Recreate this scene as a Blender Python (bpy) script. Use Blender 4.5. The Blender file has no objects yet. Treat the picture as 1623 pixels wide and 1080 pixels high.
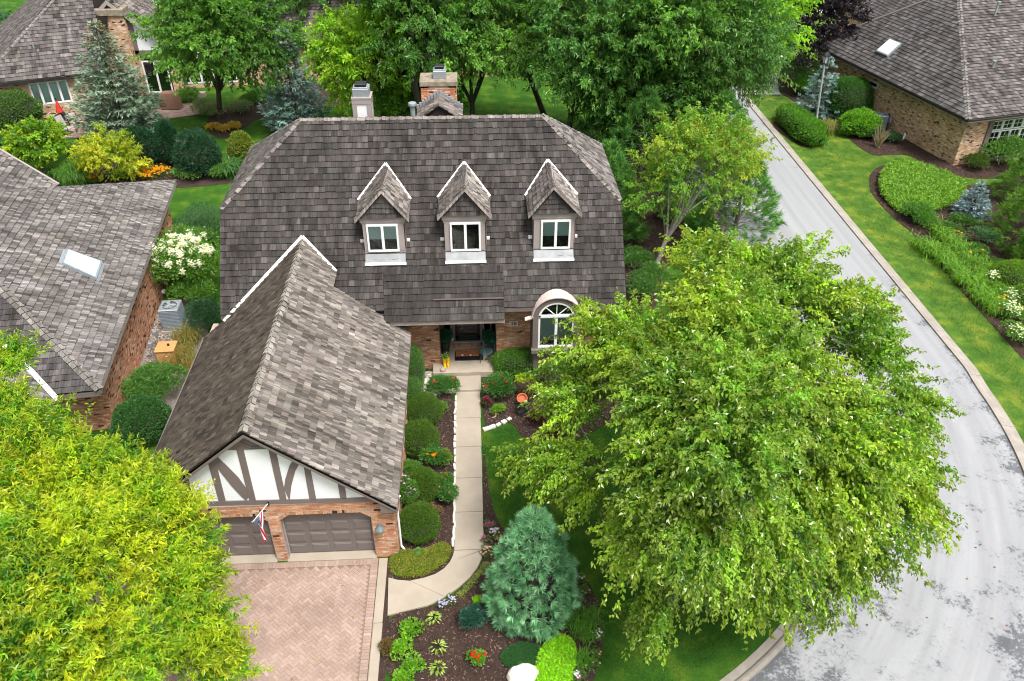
import bpy, math, random
import numpy as np
from mathutils import Matrix, Vector
R_ = np.random.default_rng(7); random.seed(7)
sc = bpy.context.scene; C = sc.collection
# ------------------------------------------------------------------ camera (surveyed from the photograph)
F = 1311.; PIT, YAW, ROL = np.radians([35.574, 3.266, .249]); CH = 20.
cyw, syw = np.cos(YAW), np.sin(YAW)
W_ = np.array([syw*np.cos(PIT), cyw*np.cos(PIT), -np.sin(PIT)]); rt_ = np.array([cyw, -syw, 0]); up_ = np.cross(rt_, W_)
RX = rt_*np.cos(ROL)+up_*np.sin(ROL); UX = -rt_*np.sin(ROL)+up_*np.cos(ROL); CP = np.array([0, 0, CH])
cam = bpy.data.cameras.new('camera'); co = bpy.data.objects.new('camera', cam); C.objects.link(co)
co.matrix_world = Matrix(((RX[0], UX[0], -W_[0], 0), (RX[1], UX[1], -W_[1], 0), (RX[2], UX[2], -W_[2], CH), (0, 0, 0, 1)))
cam.sensor_width = 36; cam.lens = 36*F/1623; cam.clip_end = 900; cam.clip_start = .5
sc.camera = co
# ------------------------------------------------------------------ light
SUN = np.array([.28, -.42, 1.]); SUN = SUN/np.linalg.norm(SUN)
EL = math.asin(SUN[2]); AZ = math.atan2(SUN[0], SUN[1])
w = bpy.data.worlds.new('World'); sc.world = w; w.use_nodes = True; nt = w.node_tree; nt.nodes.clear()
sky = nt.nodes.new('ShaderNodeTexSky'); sky.sky_type = 'NISHITA'; sky.sun_disc = False
sky.sun_elevation = EL; sky.sun_rotation = AZ; sky.air_density = 1; sky.dust_density = 6; sky.ozone_density = 1
hs = nt.nodes.new('ShaderNodeHueSaturation'); hs.inputs['Saturation'].default_value = .22
bg = nt.nodes.new('ShaderNodeBackground'); bg.inputs[1].default_value = .125
wo = nt.nodes.new('ShaderNodeOutputWorld')
nt.links.new(sky.outputs[0], hs.inputs['Color']); nt.links.new(hs.outputs[0], bg.inputs[0]); nt.links.new(bg.outputs[0], wo.inputs[0])
sl = bpy.data.lights.new('sun', 'SUN'); sl.energy = 2.1; sl.angle = math.radians(16); sl.color = (1, .97, .92)
so = bpy.data.objects.new('sun', sl); C.objects.link(so); so.rotation_euler = Vector(-SUN).to_track_quat('-Z', 'Y').to_euler()
sc.view_settings.view_transform = 'Standard'; sc.view_settings.look = 'None'; sc.view_settings.exposure = .86; sc.view_settings.gamma = 1
sc.cycles.filter_width = 1.05; sc.cycles.max_bounces = 8; sc.cycles.transparent_max_bounces = 12
# ------------------------------------------------------------------ survey helpers: photo pixel -> point of the place
def ray(x, y): return RX*(x-811.5)/F-UX*(y-540)/F+W_
def at(x, y, z=0.): d = ray(x, y); return CP+d*((z-CH)/d[2])
def aty(x, y, Y): d = ray(x, y); return CP+d*(Y/d[1])
def atp(x, y, p, n): d = ray(x, y); return CP+d*(((np.array(p)-CP)@n)/(d@n))
def dist(P): return np.linalg.norm(np.asarray(P)-CP, axis=-1)
def proj(P):
    V = np.asarray(P)-CP; q = V@W_; return 811.5+F*(V@RX)/q, 540-F*(V@UX)/q
def unit(v): v = np.asarray(v, float); return v/(np.linalg.norm(v)+1e-12)
def unitn(v): return v/(np.linalg.norm(v, axis=-1, keepdims=True)+1e-9)
# ------------------------------------------------------------------ materials
def newmat(name):
    m = bpy.data.materials.new(name); m.use_nodes = True; t = m.node_tree
    b = t.nodes['Principled BSDF']; return m, t, b
def N(t, k, **kw):
    n = t.nodes.new(k)
    for a, v in kw.items(): setattr(n, a, v)
    return n
def noise(t, scale, detail=4, rough=.6, vec=None):
    n = N(t, 'ShaderNodeTexNoise'); n.inputs['Scale'].default_value = scale; n.inputs['Detail'].default_value = detail; n.inputs['Roughness'].default_value = rough
    if vec is not None: t.links.new(vec, n.inputs['Vector'])
    return n
def pos(t): return N(t, 'ShaderNodeNewGeometry').outputs['Position']
def ramp(t, src, stops):
    r = N(t, 'ShaderNodeValToRGB'); e = r.color_ramp.elements
    while len(e) < len(stops): e.new(.5)
    for i, (p, c) in enumerate(stops):
        e[i].position = p; e[i].color = (*c, 1) if len(c) == 3 else c
    t.links.new(src, r.inputs[0]); return r
def mulc(t, a, b, fac=1.):
    m = N(t, 'ShaderNodeMix', data_type='RGBA', blend_type='MULTIPLY'); m.inputs[0].default_value = fac
    t.links.new(a, m.inputs[6]); t.links.new(b, m.inputs[7]); return m.outputs[2]
def bump(t, b, src, strength=.4, distance=.01):
    n = N(t, 'ShaderNodeBump'); n.inputs['Strength'].default_value = strength; n.inputs['Distance'].default_value = distance
    t.links.new(src, n.inputs['Height']); t.links.new(n.outputs[0], b.inputs['Normal'])
def plain(name, col, rough=.6, var=.25, scale=6., metal=0., spec=.4, bmp=.15):
    m, t, b = newmat(name); n = noise(t, scale, 5, .65, pos(t))
    r = ramp(t, n.outputs[0], [(.3, tuple(c*(1-var) for c in col)), (.7, tuple(min(1, c*(1+var)) for c in col))])
    t.links.new(r.outputs[0], b.inputs['Base Color']); b.inputs['Roughness'].default_value = rough; b.inputs['Metallic'].default_value = metal
    b.inputs['Specular IOR Level'].default_value = spec
    if bmp: bump(t, b, noise(t, scale*9, 3, .6, pos(t)).outputs[0], bmp, .004)
    return m
def colmat(name, rough=.7, spec=.3, grain=None, var=.35, trans=0., nscale=30.):
    """takes its colour from the 'Col' attribute; grain = (across, along) directions"""
    m, t, b = newmat(name); a = N(t, 'ShaderNodeAttribute', attribute_name='Col'); p = pos(t)
    if grain is not None:
        cmb = N(t, 'ShaderNodeCombineXYZ')
        for i, (v, s) in enumerate(((grain[0], 30.), (grain[1], 1.8))):
            d = N(t, 'ShaderNodeVectorMath', operation='DOT_PRODUCT'); t.links.new(p, d.inputs[0]); d.inputs[1].default_value = tuple(np.array(v)*s)
            t.links.new(d.outputs['Value'], cmb.inputs[i])
        n = noise(t, 1., 4, .7, cmb.outputs[0])
        cm2_ = N(t, 'ShaderNodeCombineXYZ')
        for i, (v, s) in enumerate(((grain[0], 2.6), (grain[1], .45))):
            d = N(t, 'ShaderNodeVectorMath', operation='DOT_PRODUCT'); t.links.new(p, d.inputs[0]); d.inputs[1].default_value = tuple(np.array(v)*s); t.links.new(d.outputs['Value'], cm2_.inputs[i])
        stn = noise(t, 1., 4, .65, cm2_.outputs[0])
    else: n = noise(t, nscale, 4, .6, p)
    r = ramp(t, n.outputs[0], [(.28, (1-var,)*3), (.72, (1+var*.9,)*3)])
    c = mulc(t, a.outputs[0], r.outputs[0])
    n2 = noise(t, .55, 3, .6, p); r2 = ramp(t, n2.outputs[0], [(.3, (.8, .79, .78)), (.7, (1.15, 1.15, 1.15))]); c = mulc(t, c, r2.outputs[0])
    if grain is not None: r3 = ramp(t, stn.outputs[0], [(.33, (.62, .6, .56)), (.5, (1, 1, 1)), (.68, (1.22, 1.22, 1.24))]); c = mulc(t, c, r3.outputs[0])
    t.links.new(c, b.inputs['Base Color']); b.inputs['Roughness'].default_value = rough; b.inputs['Specular IOR Level'].default_value = spec
    bump(t, b, n.outputs[0], .35, .006)
    return m
def leafmat(name, trans=.42, rough=.42, spec=.45):
    m, t, b = newmat(name); a = N(t, 'ShaderNodeAttribute', attribute_name='Col')
    t.links.new(a.outputs[0], b.inputs['Base Color']); b.inputs['Roughness'].default_value = rough; b.inputs['Specular IOR Level'].default_value = spec
    tr = N(t, 'ShaderNodeBsdfTranslucent'); g = N(t, 'ShaderNodeMix', data_type='RGBA', blend_type='MULTIPLY'); g.inputs[0].default_value = 1
    t.links.new(a.outputs[0], g.inputs[6]); g.inputs[7].default_value = (1.7, 1.7, .8, 1); t.links.new(g.outputs[2], tr.inputs[0])
    mx = N(t, 'ShaderNodeMixShader'); mx.inputs[0].default_value = trans
    t.links.new(b.outputs[0], mx.inputs[1]); t.links.new(tr.outputs[0], mx.inputs[2]); t.links.new(mx.outputs[0], t.nodes['Material Output'].inputs[0])
    return m
LEAF = leafmat('leaf'); LEAFG = leafmat('glossy_leaf', .4, .3, .7); NEEDLE = leafmat('needle', .12, .6, .25); PETAL = leafmat('petal', .25, .6, .2)
BARK = plain('bark', (.075, .06, .05), .9, .4, 5, bmp=.8); BARKG = plain('grey_bark', (.16, .15, .135), .9, .35, 5, bmp=.6)
WHITE = plain('white_paint', (.78, .78, .79), .45, .04, 2, bmp=.03); STUCCO = plain('stucco', (.8, .82, .85), .85, .05, 1.2, bmp=.2)
TAUPE = plain('taupe_paint', (.165, .135, .125), .6, .08, 2, bmp=.05); TAUPEL = plain('light_taupe_paint', (.33, .285, .27), .6, .06, 2, bmp=.05)
TAUPED = plain('door_paint', (.15, .128, .12), .5, .06, 1.5, bmp=.04)
CONC = plain('concrete', (.35, .298, .238), .85, .1, 1.1, bmp=.25); CONCK = plain('kerb_concrete', (.3, .268, .235), .9, .2, 1.5, bmp=.3)
CONCD = plain('old_concrete', (.24, .2, .15), .9, .45, 5, bmp=.5)
MORTAR = plain('mortar', (.42, .33, .26), .95, .2, 4, bmp=.3); DARK = plain('dark_deck', (.018, .015, .013), .95, .2, 3)
METAL = plain('galvanised', (.36, .4, .43), .45, .15, 5, .5); FLASHM = plain('painted_flashing', (.62, .6, .58), .55, .16, 2.5, bmp=.1); METALD = plain('dark_metal', (.03, .032, .034), .4, .2, 6, .6)
LEAD = plain('lead_flashing', (.2, .21, .215), .45, .22, 3, .2, bmp=.4); COPPER = plain('pinkish_metal', (.6, .5, .46), .5, .06, 2, .1)
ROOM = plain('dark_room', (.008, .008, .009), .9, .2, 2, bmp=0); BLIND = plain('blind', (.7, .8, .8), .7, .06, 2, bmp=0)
ACM = plain('grey_casing', (.22, .26, .3), .5, .1, 3, .1); TAN = plain('tan_casing', (.5, .27, .1), .6, .1, 3)
TERRA = plain('terracotta', (.45, .12, .05), .8, .2, 8); YEL = plain('yellow_rubber', (.8, .5, .01), .35, .05, 4)
BLACK = plain('black_rubber', (.012, .014, .018), .4, .2, 8); STONEM = plain('pale_stone', (.6, .56, .5), .9, .2, 3, bmp=.8)
POT = plain('dark_pot', (.012, .018, .02), .4, .2, 5); CLOTH = plain('brown_cover', (.3, .17, .12), .9, .15, 3, bmp=.3); REDC = plain('red_cloth', (.5, .03, .015), .8, .15, 6)
STEEL = plain('pole_grey', (.42, .46, .45), .5, .1, 4, .3)
def glassmat():
    m, t, b = newmat('window_glass'); g = N(t, 'ShaderNodeBsdfGlossy'); g.inputs['Roughness'].default_value = .04; g.inputs[0].default_value = (.9, .95, 1, 1)
    tr = N(t, 'ShaderNodeBsdfTransparent'); tr.inputs[0].default_value = (.88, .94, .93, 1); fr = N(t, 'ShaderNodeFresnel'); fr.inputs[0].default_value = 1.6
    mx = N(t, 'ShaderNodeMixShader'); t.links.new(fr.outputs[0], mx.inputs[0]); t.links.new(tr.outputs[0], mx.inputs[1]); t.links.new(g.outputs[0], mx.inputs[2])
    t.links.new(mx.outputs[0], t.nodes['Material Output'].inputs[0]); return m
GLASS = glassmat()
SKYG = plain('skylight_glass', (.5, .62, .64), .12, .05, 1.5, .2, 1., bmp=0)
# ------------------------------------------------------------------ mesh helpers
def link(o, parent=None):
    C.objects.link(o)
    if parent is not None:
        o.parent = parent; o.matrix_parent_inverse = Matrix.Translation(-Vector(wloc(parent)))
    return o
def wloc(o): return Vector(o.location) if (o.type == 'EMPTY' and o.parent is None) else Vector((0, 0, 0))
def tag(o, label, cat, group=None, kind=None):
    o['label'] = label; o['category'] = cat
    if group: o['group'] = group
    return o
def thing(name, label, cat, loc, group=None):
    o = bpy.data.objects.new(name, None); o.location = tuple(float(v) for v in loc); o.empty_display_size = .3; C.objects.link(o)
    return tag(o, label, cat, group)
def mesh_np(name, V, Fa, mat, parent=None, col=None, smooth=False):
    """V (n,3); Fa (m,k) k=3|4 ; col (n,3) point colours or (m*k,3) corner colours"""
    me = bpy.data.meshes.new(name); V = np.ascontiguousarray(V, np.float32); Fa = np.ascontiguousarray(Fa, np.int32); m, k = Fa.shape
    me.vertices.add(len(V)); me.vertices.foreach_set('co', V.ravel()); me.loops.add(m*k); me.loops.foreach_set('vertex_index', Fa.ravel())
    me.polygons.add(m); me.polygons.foreach_set('loop_start', np.arange(0, m*k, k, dtype=np.int32)); me.polygons.foreach_set('loop_total', np.full(m, k, np.int32))
    me.polygons.foreach_set('use_smooth', np.full(m, bool(smooth)))
    if col is not None:
        dom = 'POINT' if len(col) == len(V) else 'CORNER'; a = me.color_attributes.new('Col', 'FLOAT_COLOR', dom)
        cc = np.ones((len(col), 4), np.float32); cc[:, :3] = col; a.data.foreach_set('color', cc.ravel())
    me.update(); me.validate(); me.materials.append(mat); o = bpy.data.objects.new(name, me); return link(o, parent)
class MB:
    def __init__(s): s.v = []; s.f = []
    def add(s, V, Fs):
        k = len(s.v); s.v += [tuple(map(float, p)) for p in V]; s.f += [tuple(i+k for i in f) for f in Fs]; return s
    def hexa(s, a, b):   # a,b : 4 points each (matching order)
        return s.add(list(a)+list(b), [(3, 2, 1, 0), (4, 5, 6, 7), (0, 1, 5, 4), (1, 2, 6, 5), (2, 3, 7, 6), (3, 0, 4, 7)])
    def box(s, c, sz, rz=0.):
        x, y, z = [q/2 for q in sz]; cr, sr = math.cos(rz), math.sin(rz)
        P = lambda a, b, d: (c[0]+a*cr-b*sr, c[1]+a*sr+b*cr, c[2]+d)
        return s.hexa([P(-x, -y, -z), P(x, -y, -z), P(x, y, -z), P(-x, y, -z)], [P(-x, -y, z), P(x, -y, z), P(x, y, z), P(-x, y, z)])
    def obox(s, o, u, v, n, a, b, d):   # o corner, extents a,b,d along u,v,n
        o, u, v, n = [np.asarray(q, float) for q in (o, u, v, n)]
        B = [o, o+u*a, o+u*a+v*b, o+v*b]; return s.hexa(B, [p+n*d for p in B])
    def prism(s, poly, off):   # polygon extruded by vector
        k = len(poly); off = np.asarray(off); V = [np.asarray(p) for p in poly]+[np.asarray(p)+off for p in poly]
        return s.add(V, [tuple(range(k))[::-1], tuple(range(k, 2*k))]+[(i, (i+1) % k, (i+1) % k+k, i+k) for i in range(k)])
    def tube(s, pts, rad, n=8):
        pts = [np.asarray(p, float) for p in pts]; rad = rad if hasattr(rad, '__len__') else [rad]*len(pts); V = []; Fs = []
        for i, p in enumerate(pts):
            d = unit(pts[min(i+1, len(pts)-1)]-pts[max(i-1, 0)]); a = unit(np.cross(d, [0, 0, 1] if abs(d[2]) < .9 else [1, 0, 0])); b = np.cross(d, a)
            V += [p+rad[i]*(a*math.cos(6.2832*j/n)+b*math.sin(6.2832*j/n)) for j in range(n)]
        for i in range(len(pts)-1): Fs += [(i*n+j, i*n+(j+1) % n, (i+1)*n+(j+1) % n, (i+1)*n+j) for j in range(n)]
        Fs += [tuple(range(n))[::-1], tuple((len(pts)-1)*n+j for j in range(n))]; return s.add(V, Fs)
    def lathe(s, c, prof, n=16):
        V = [(c[0]+r*math.cos(6.2832*j/n), c[1]+r*math.sin(6.2832*j/n), c[2]+z) for r, z in prof for j in range(n)]; k = len(prof)
        Fs = [(i*n+j, i*n+(j+1) % n, (i+1)*n+(j+1) % n, (i+1)*n+j) for i in range(k-1) for j in range(n)]
        Fs += [tuple(range(n))[::-1], tuple((k-1)*n+j for j in range(n))]; return s.add(V, Fs)
    def build(s, name, mat, parent=None, smooth=False, bev=0.):
        me = bpy.data.meshes.new(name); me.from_pydata(s.v, [], s.f); me.update(); me.materials.append(mat)
        if smooth: me.polygons.foreach_set('use_smooth', np.ones(len(me.polygons), bool)); me.set_sharp_from_angle(angle=math.radians(40))
        o = bpy.data.objects.new(name, me); link(o, parent)
        if bev: md = o.modifiers.new('bevel', 'BEVEL'); md.width = bev; md.segments = 1; md.limit_method = 'ANGLE'
        return o
def jit(c, n, a=.15, b=.1): # n colours around c: value jitter a, hue jitter b
    c = np.array(c); return np.clip(c*(1+R_.normal(0, a, (n, 1)))*(1+R_.normal(0, b, (n, 3))), .002, 1)
def inpoly(P, poly):
    x, y = P[:, 0], P[:, 1]; r = np.zeros(len(P), bool); q = np.array(poly)[:, :2]; j = len(q)-1
    for i in range(len(q)):
        xi, yi = q[i]; xj, yj = q[j]
        with np.errstate(divide='ignore', invalid='ignore'): r ^= ((yi > y) != (yj > y)) & (x < (xj-xi)*(y-yi)/(yj-yi)+xi)
        j = i
    return r
def sample_poly(poly, n):
    q = np.array(poly)[:, :2]; lo, hi = q.min(0), q.max(0); out = []
    tot = 0
    while tot < n:
        P = lo+(hi-lo)*R_.random((n*2, 2)); P = P[inpoly(P, q)]; out.append(P); tot += len(P)
        if tot == 0 and len(out) > 20: break
    return np.vstack(out)[:n]
# ------------------------------------------------------------------ laid pieces (shingles, bricks, pavers)
def rows(poly3, expo):
    """planar polygon -> rows of (v0,v1,u-interval bottom, u-interval top) in an orthonormal frame o,u,v,n with v up the slope"""
    P = np.array(poly3, float); n = unit(sum(np.cross(P[i]-P[0], P[i+1]-P[0]) for i in range(1, len(P)-1))); n = n if n[2] > 0 or (abs(n[2]) < 1e-6) else -n
    v = unit(np.array([0, 0, 1.])-n*n[2]); u = np.cross(v, n); o = P[np.argmin(P@v)]
    Q = np.stack([(P-o)@u, (P-o)@v], 1); k = len(Q)
    def span(t):
        xs = []
        for i in range(k):
            a, b = Q[i], Q[(i+1) % k]
            if (a[1]-t)*(b[1]-t) <= 0 and abs(a[1]-b[1]) > 1e-9: xs.append(a[0]+(b[0]-a[0])*(t-a[1])/(b[1]-a[1]))
        return (min(xs), max(xs)) if len(xs) > 1 else None
    H = Q[:, 1].max(); out = []; nr = max(1, int(round(H/expo))); e = H/nr
    for i in range(nr):
        s0 = span(i*e+.002*e); s1 = span((i+.998)*e)
        if s0 is None: continue
        if s1 is None: s1 = s0
        out.append((i*e, (i+1)*e, s0, s1))
    return o, u, v, n, out
BOXF = np.array([[4, 5, 6, 7], [0, 1, 5, 4], [1, 2, 6, 5], [3, 0, 4, 7]], np.int32); BOXF5 = np.vstack([BOXF, [[2, 3, 7, 6]]]).astype(np.int32)
def batch(name, V8, cols, mat, parent, butt=.4, five=False):
    n = len(V8)
    if n == 0: return None
    Fm = BOXF5 if five else BOXF; f = (Fm[None]+8*np.arange(n)[:, None, None]).reshape(-1, 4)
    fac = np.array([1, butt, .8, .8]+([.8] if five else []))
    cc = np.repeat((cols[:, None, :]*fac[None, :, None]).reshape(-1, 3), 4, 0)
    o = mesh_np(name, V8.reshape(-1, 3), f, mat, parent, cc); return o
_var = {}
def unit_variant(key, cols, mat, butt, five, shp):
    k = (key, mat.name)
    if k not in _var:
        L = []
        for c in cols:
            o = mesh_np(key, shp.reshape(-1, 3), BOXF5 if five else BOXF, mat, None, np.repeat(np.array(c)[None]*np.array([1, butt, .7, .7]+([.7] if five else []))[:, None], 4, 0))
            L.append(o.data); bpy.data.objects.remove(o)
        _var[k] = L
    return _var[k]
def piece_objects(key, frames, cols, mat, parent, butt, five, shp):
    """frames: list of (origin, a-vector, b-vector, c-vector)"""
    pal = np.array(cols); q = pal[np.linspace(0, len(pal)-1, min(20, len(pal))).astype(int)] if len(pal) else pal
    q = q[np.argsort(q.sum(1))]; ms = unit_variant(key, q, mat, butt, five, shp)
    pl = wloc(parent)
    for (o, a, b, c), cl in zip(frames, cols):
        i = int(np.argmin(((q[:len(ms)]-cl)**2).sum(1))); ob = bpy.data.objects.new(key, ms[i]); C.objects.link(ob); ob.parent = parent
        ob.matrix_local = Matrix(((a[0], b[0], c[0], o[0]-pl[0]), (a[1], b[1], c[1], o[1]-pl[1]), (a[2], b[2], c[2], o[2]-pl[2]), (0, 0, 0, 1)))
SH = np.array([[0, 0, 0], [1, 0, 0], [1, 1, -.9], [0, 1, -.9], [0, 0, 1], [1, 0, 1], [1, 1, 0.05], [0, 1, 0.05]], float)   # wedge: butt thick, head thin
BR = np.array([[0, 0, 0], [1, 0, 0], [1, 1, 0], [0, 1, 0], [0, 0, 1], [1, 0, 1], [1, 1, 1], [0, 1, 1]], float)
def keep_largest(pts, n):
    x, y = proj(pts); d = dist(pts)+np.where((x > 0) & (x < 1623) & (y > 0) & (y < 1080), 0, 1e4); idx = np.argsort(d)
    idx = idx[:n]; idx = idx[d[idx] < 1e4]; m = np.zeros(len(pts), bool); m[idx] = True; return m
def shingles(parent, poly, base, mat, expo=.25, wmin=.09, wmax=.24, n_ind=0, th=.038, var=.22, light=.12, lift=0., tone2=None):
    """poly: world polygon of the roof plane; every shingle is a wedge of its own"""
    o, u, v, n, rw = rows(poly, expo); o = o+n*lift; fr = []; co_ = []; ex = []; exc = []; ctr = []
    base = np.array(base)
    for v0, v1, s0, s1 in rw:
        lo, hi = min(s0[0], s1[0]), max(s0[1], s1[1]); x = lo-R_.random()*.1; e = v1-v0
        off = R_.normal(0, .006)
        while x < hi:
            wd = wmin+(wmax-wmin)*R_.random()**1.2; a, b = x, min(x+wd, hi+.05); x += wd
            def clip(t, s): return min(max(t, s[0]), s[1])
            g = .0008+.003*R_.random()**2; t = R_.random(); c = base*(1+R_.normal(0, var)); 
            if R_.random() < light: c = base*(1.35+.5*R_.random())
            elif R_.random() < light*.7: c = base*(.5+.15*R_.random())
            c = np.clip(c*(1+R_.normal(0, .02, 3)), .01, .8); dv = off+R_.normal(0, .007); thk = th*(.75+.5*R_.random()); tl = R_.normal(0, .003)
            if a+g >= s0[0] and a+g >= s1[0] and b-g <= s0[1] and b-g <= s1[1]:
                O = o+u*(a+g)+v*(v0+dv)+n*.004; fr.append((O, u*(b-a-2*g), v*(e*1.08), n*thk)); co_.append(c); ctr.append(O)
            else:
                xb0, xb1, xt0, xt1 = clip(a+g, s0), clip(b-g, s0), clip(a+g, s1), clip(b-g, s1)
                if xb1-xb0 < .01 and xt1-xt0 < .01: continue
                q = [o+u*xb0+v*(v0+dv), o+u*xb1+v*(v0+dv), o+u*xt1+v*v1, o+u*xt0+v*v1]
                ex.append([q[0], q[1], q[2]-n*th*.6, q[3]-n*th*.6, q[0]+n*thk, q[1]+n*thk, q[2]+n*.004, q[3]+n*.004]); exc.append(c)
    if fr:
        A = np.array([[f[0], f[1], f[2], f[3]] for f in fr]); co_ = np.array(co_); m = keep_largest(np.array(ctr), n_ind) if n_ind else np.zeros(len(fr), bool)
        if m.any(): piece_objects('shingle', [tuple(r) for r in A[m]], co_[m], mat, parent, .16, False, SH)  # butt faces: aged end grain, darkened further to paint in the row shadow lines
        B = A[~m]; V8 = B[:, None, 0]+SH[None, :, 0:1]*B[:, None, 1]+SH[None, :, 1:2]*B[:, None, 2]+SH[None, :, 2:3]*B[:, None, 3]
        cs = co_[~m]
        if ex: V8 = np.vstack([V8, np.array(ex)]); cs = np.vstack([cs, np.array(exc)])
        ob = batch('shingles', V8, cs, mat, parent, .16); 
        if ob: ob['kind'] = 'stuff'
def ridge_caps(parent, p0, p1, mat, base, n1, n2, step=.26, wid=.13, th=.03, start=0.):
    """cap shingles in pairs along a ridge or hip from p0 (low) to p1 (high)"""
    p0, p1 = np.array(p0, float), np.array(p1, float); d = unit(p1-p0); L = np.linalg.norm(p1-p0); k = int(L/step); V = []; cs = []
    for i in range(k):
        a = p0+d*(i*L/k); b = p0+d*((i+1.25)*L/k)
        for nn, sgn in ((n1, 1), (n2, -1)):
            nn = unit(nn); s = unit(np.cross(d, nn))*sgn; lift = th*.55; w_ = wid*(.9+.2*R_.random())
            q = [a+nn*lift, a+s*w_+nn*lift, b+s*w_, b]; t = nn*th*(.8+.5*R_.random())
            top = [q[0]+t, q[1]+t, q[2]+t*.3, q[3]+t*.3]; pts = [q[0], q[1], q[2], q[3]]+top
            if sgn < 0: pts = [q[1], q[0], q[3], q[2]]+[top[1], top[0], top[3], top[2]]
            V.append(pts); cs.append(np.array(base)*(1+R_.normal(0, .18)))
    o = batch('ridge_caps', np.array(V), np.clip(np.array(cs), .02, .9), mat, parent, .35, True); o['kind'] = 'stuff'; return o
def flash(parent, pts, wid=.07, th=.012, mat=None, n=(0, 0, 1), name='flashing'):
    m = MB(); n = unit(n)
    for a, b in zip(pts[:-1], pts[1:]):
        a, b = np.array(a, float), np.array(b, float); d = unit(b-a); s = unit(np.cross(d, n)); m.hexa([a-s*wid/2, b-s*wid/2, b+s*wid/2, a+s*wid/2], [a-s*wid/2+n*th, b-s*wid/2+n*th, b+s*wid/2+n*th, a+s*wid/2+n*th])
    return m.build(name, mat or WHITE, parent)
BRICK_MAIN = dict(base=(.5, .28, .175), alt=[(.42, .2, .115), (.56, .34, .22), (.5, .235, .13), (.6, .43, .32)], dark=(.03, .02, .02), pd=.035)
BRICK_TAN = dict(base=(.58, .39, .25), alt=[(.47, .27, .17), (.66, .48, .33), (.6, .35, .21), (.7, .55, .4)], dark=(.03, .024, .022), pd=.06)
BRICK_PINK = dict(base=(.47, .25, .15), alt=[(.38, .17, .1), (.52, .3, .19), (.5, .22, .13), (.57, .37, .26)], dark=(.03, .022, .02), pd=.07)
BM = colmat('brick', .88, .2, None, .22, nscale=18.)
def brick_colors(pal, n):
    al = np.array([pal['base']]*2+pal['alt']); c = al[R_.integers(0, len(al), n)]*(1+R_.normal(0, .1, (n, 1)))
    dk = R_.random(n) < pal['pd']; c[dk] = np.array(pal['dark'])*(1+R_.random((dk.sum(), 1))*1.5); return np.clip(c, .005, .9)
def brick_wall(parent, p0, p1, z0, z1, pal, openings=(), n_ind=0, thick=.2, zfn=None, proud=.012, skip=None, name='wall', cours=.0677, bl=.203):
    """wall whose outside faces u x z ; openings are (u0,u1,z0,z1) rectangles above p0"""
    p0 = np.array([p0[0], p0[1], 0.]); p1 = np.array([p1[0], p1[1], 0.]); L = np.linalg.norm(p1-p0); u = (p1-p0)/L; z = np.array([0, 0, 1.]); n = np.cross(u, z)
    us = sorted({0., L}|{min(max(q, 0), L) for o in openings for q in o[:2]}); m = MB()
    for a, b in zip(us[:-1], us[1:]):
        if b-a < 1e-6: continue
        mid = (a+b)/2; zs = z0
        for o in sorted([o for o in openings if o[0] < mid < o[1]], key=lambda o: o[2])+[(0, 0, z1, z1)]:
            if o[2]-zs > 1e-4: m.obox(p0+u*a+z*zs-n*thick, u, z, n, b-a, min(o[2], z1)-zs, thick)
            zs = max(zs, o[3])
    wall = m.build(name, MORTAR, parent)
    fr = []; k = 0; zz = z0+.006
    while zz+cours <= z1+.01:
        x = -(k % 2)*bl/2; zc = zz+cours/2
        while x < L:
            a, b = max(x+.005, 0.), min(x+bl-.005, L)
            for o in openings:
                if o[2]-.02 < zc < o[3]+.02:
                    if a < o[1] and b > o[0]:
                        if a >= o[0]: a = o[1]
                        if b <= o[1]: b = o[0]
                        if a < o[0] and b > o[1]: b = o[0]
            if b-a > .03 and not (skip and skip((a+b)/2, zc)): fr.append((p0+u*a+z*(zz+R_.normal(0, .0015)), u*(b-a), z*(cours-.012), n*(proud+R_.normal(0, .0025))))
            x += bl
        zz += cours; k += 1
    if fr:
        A = np.array([list(f) for f in fr]); cs = brick_colors(pal, len(A)); msk = keep_largest(A[:, 0], n_ind) if n_ind else np.zeros(len(A), bool)
        holder = parent if parent.type == 'EMPTY' else parent
        if msk.any(): piece_objects('brick', [tuple(r) for r in A[msk]], cs[msk], BM, holder, .8, True, BR)
        B = A[~msk]; V8 = B[:, None, 0]+BR[None, :, 0:1]*B[:, None, 1]+BR[None, :, 1:2]*B[:, None, 2]+BR[None, :, 2:3]*B[:, None, 3]
        ob = batch('bricks', V8, cs[~msk], BM, holder, .8, True)
        if ob: ob['kind'] = 'stuff'
    return wall
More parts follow.
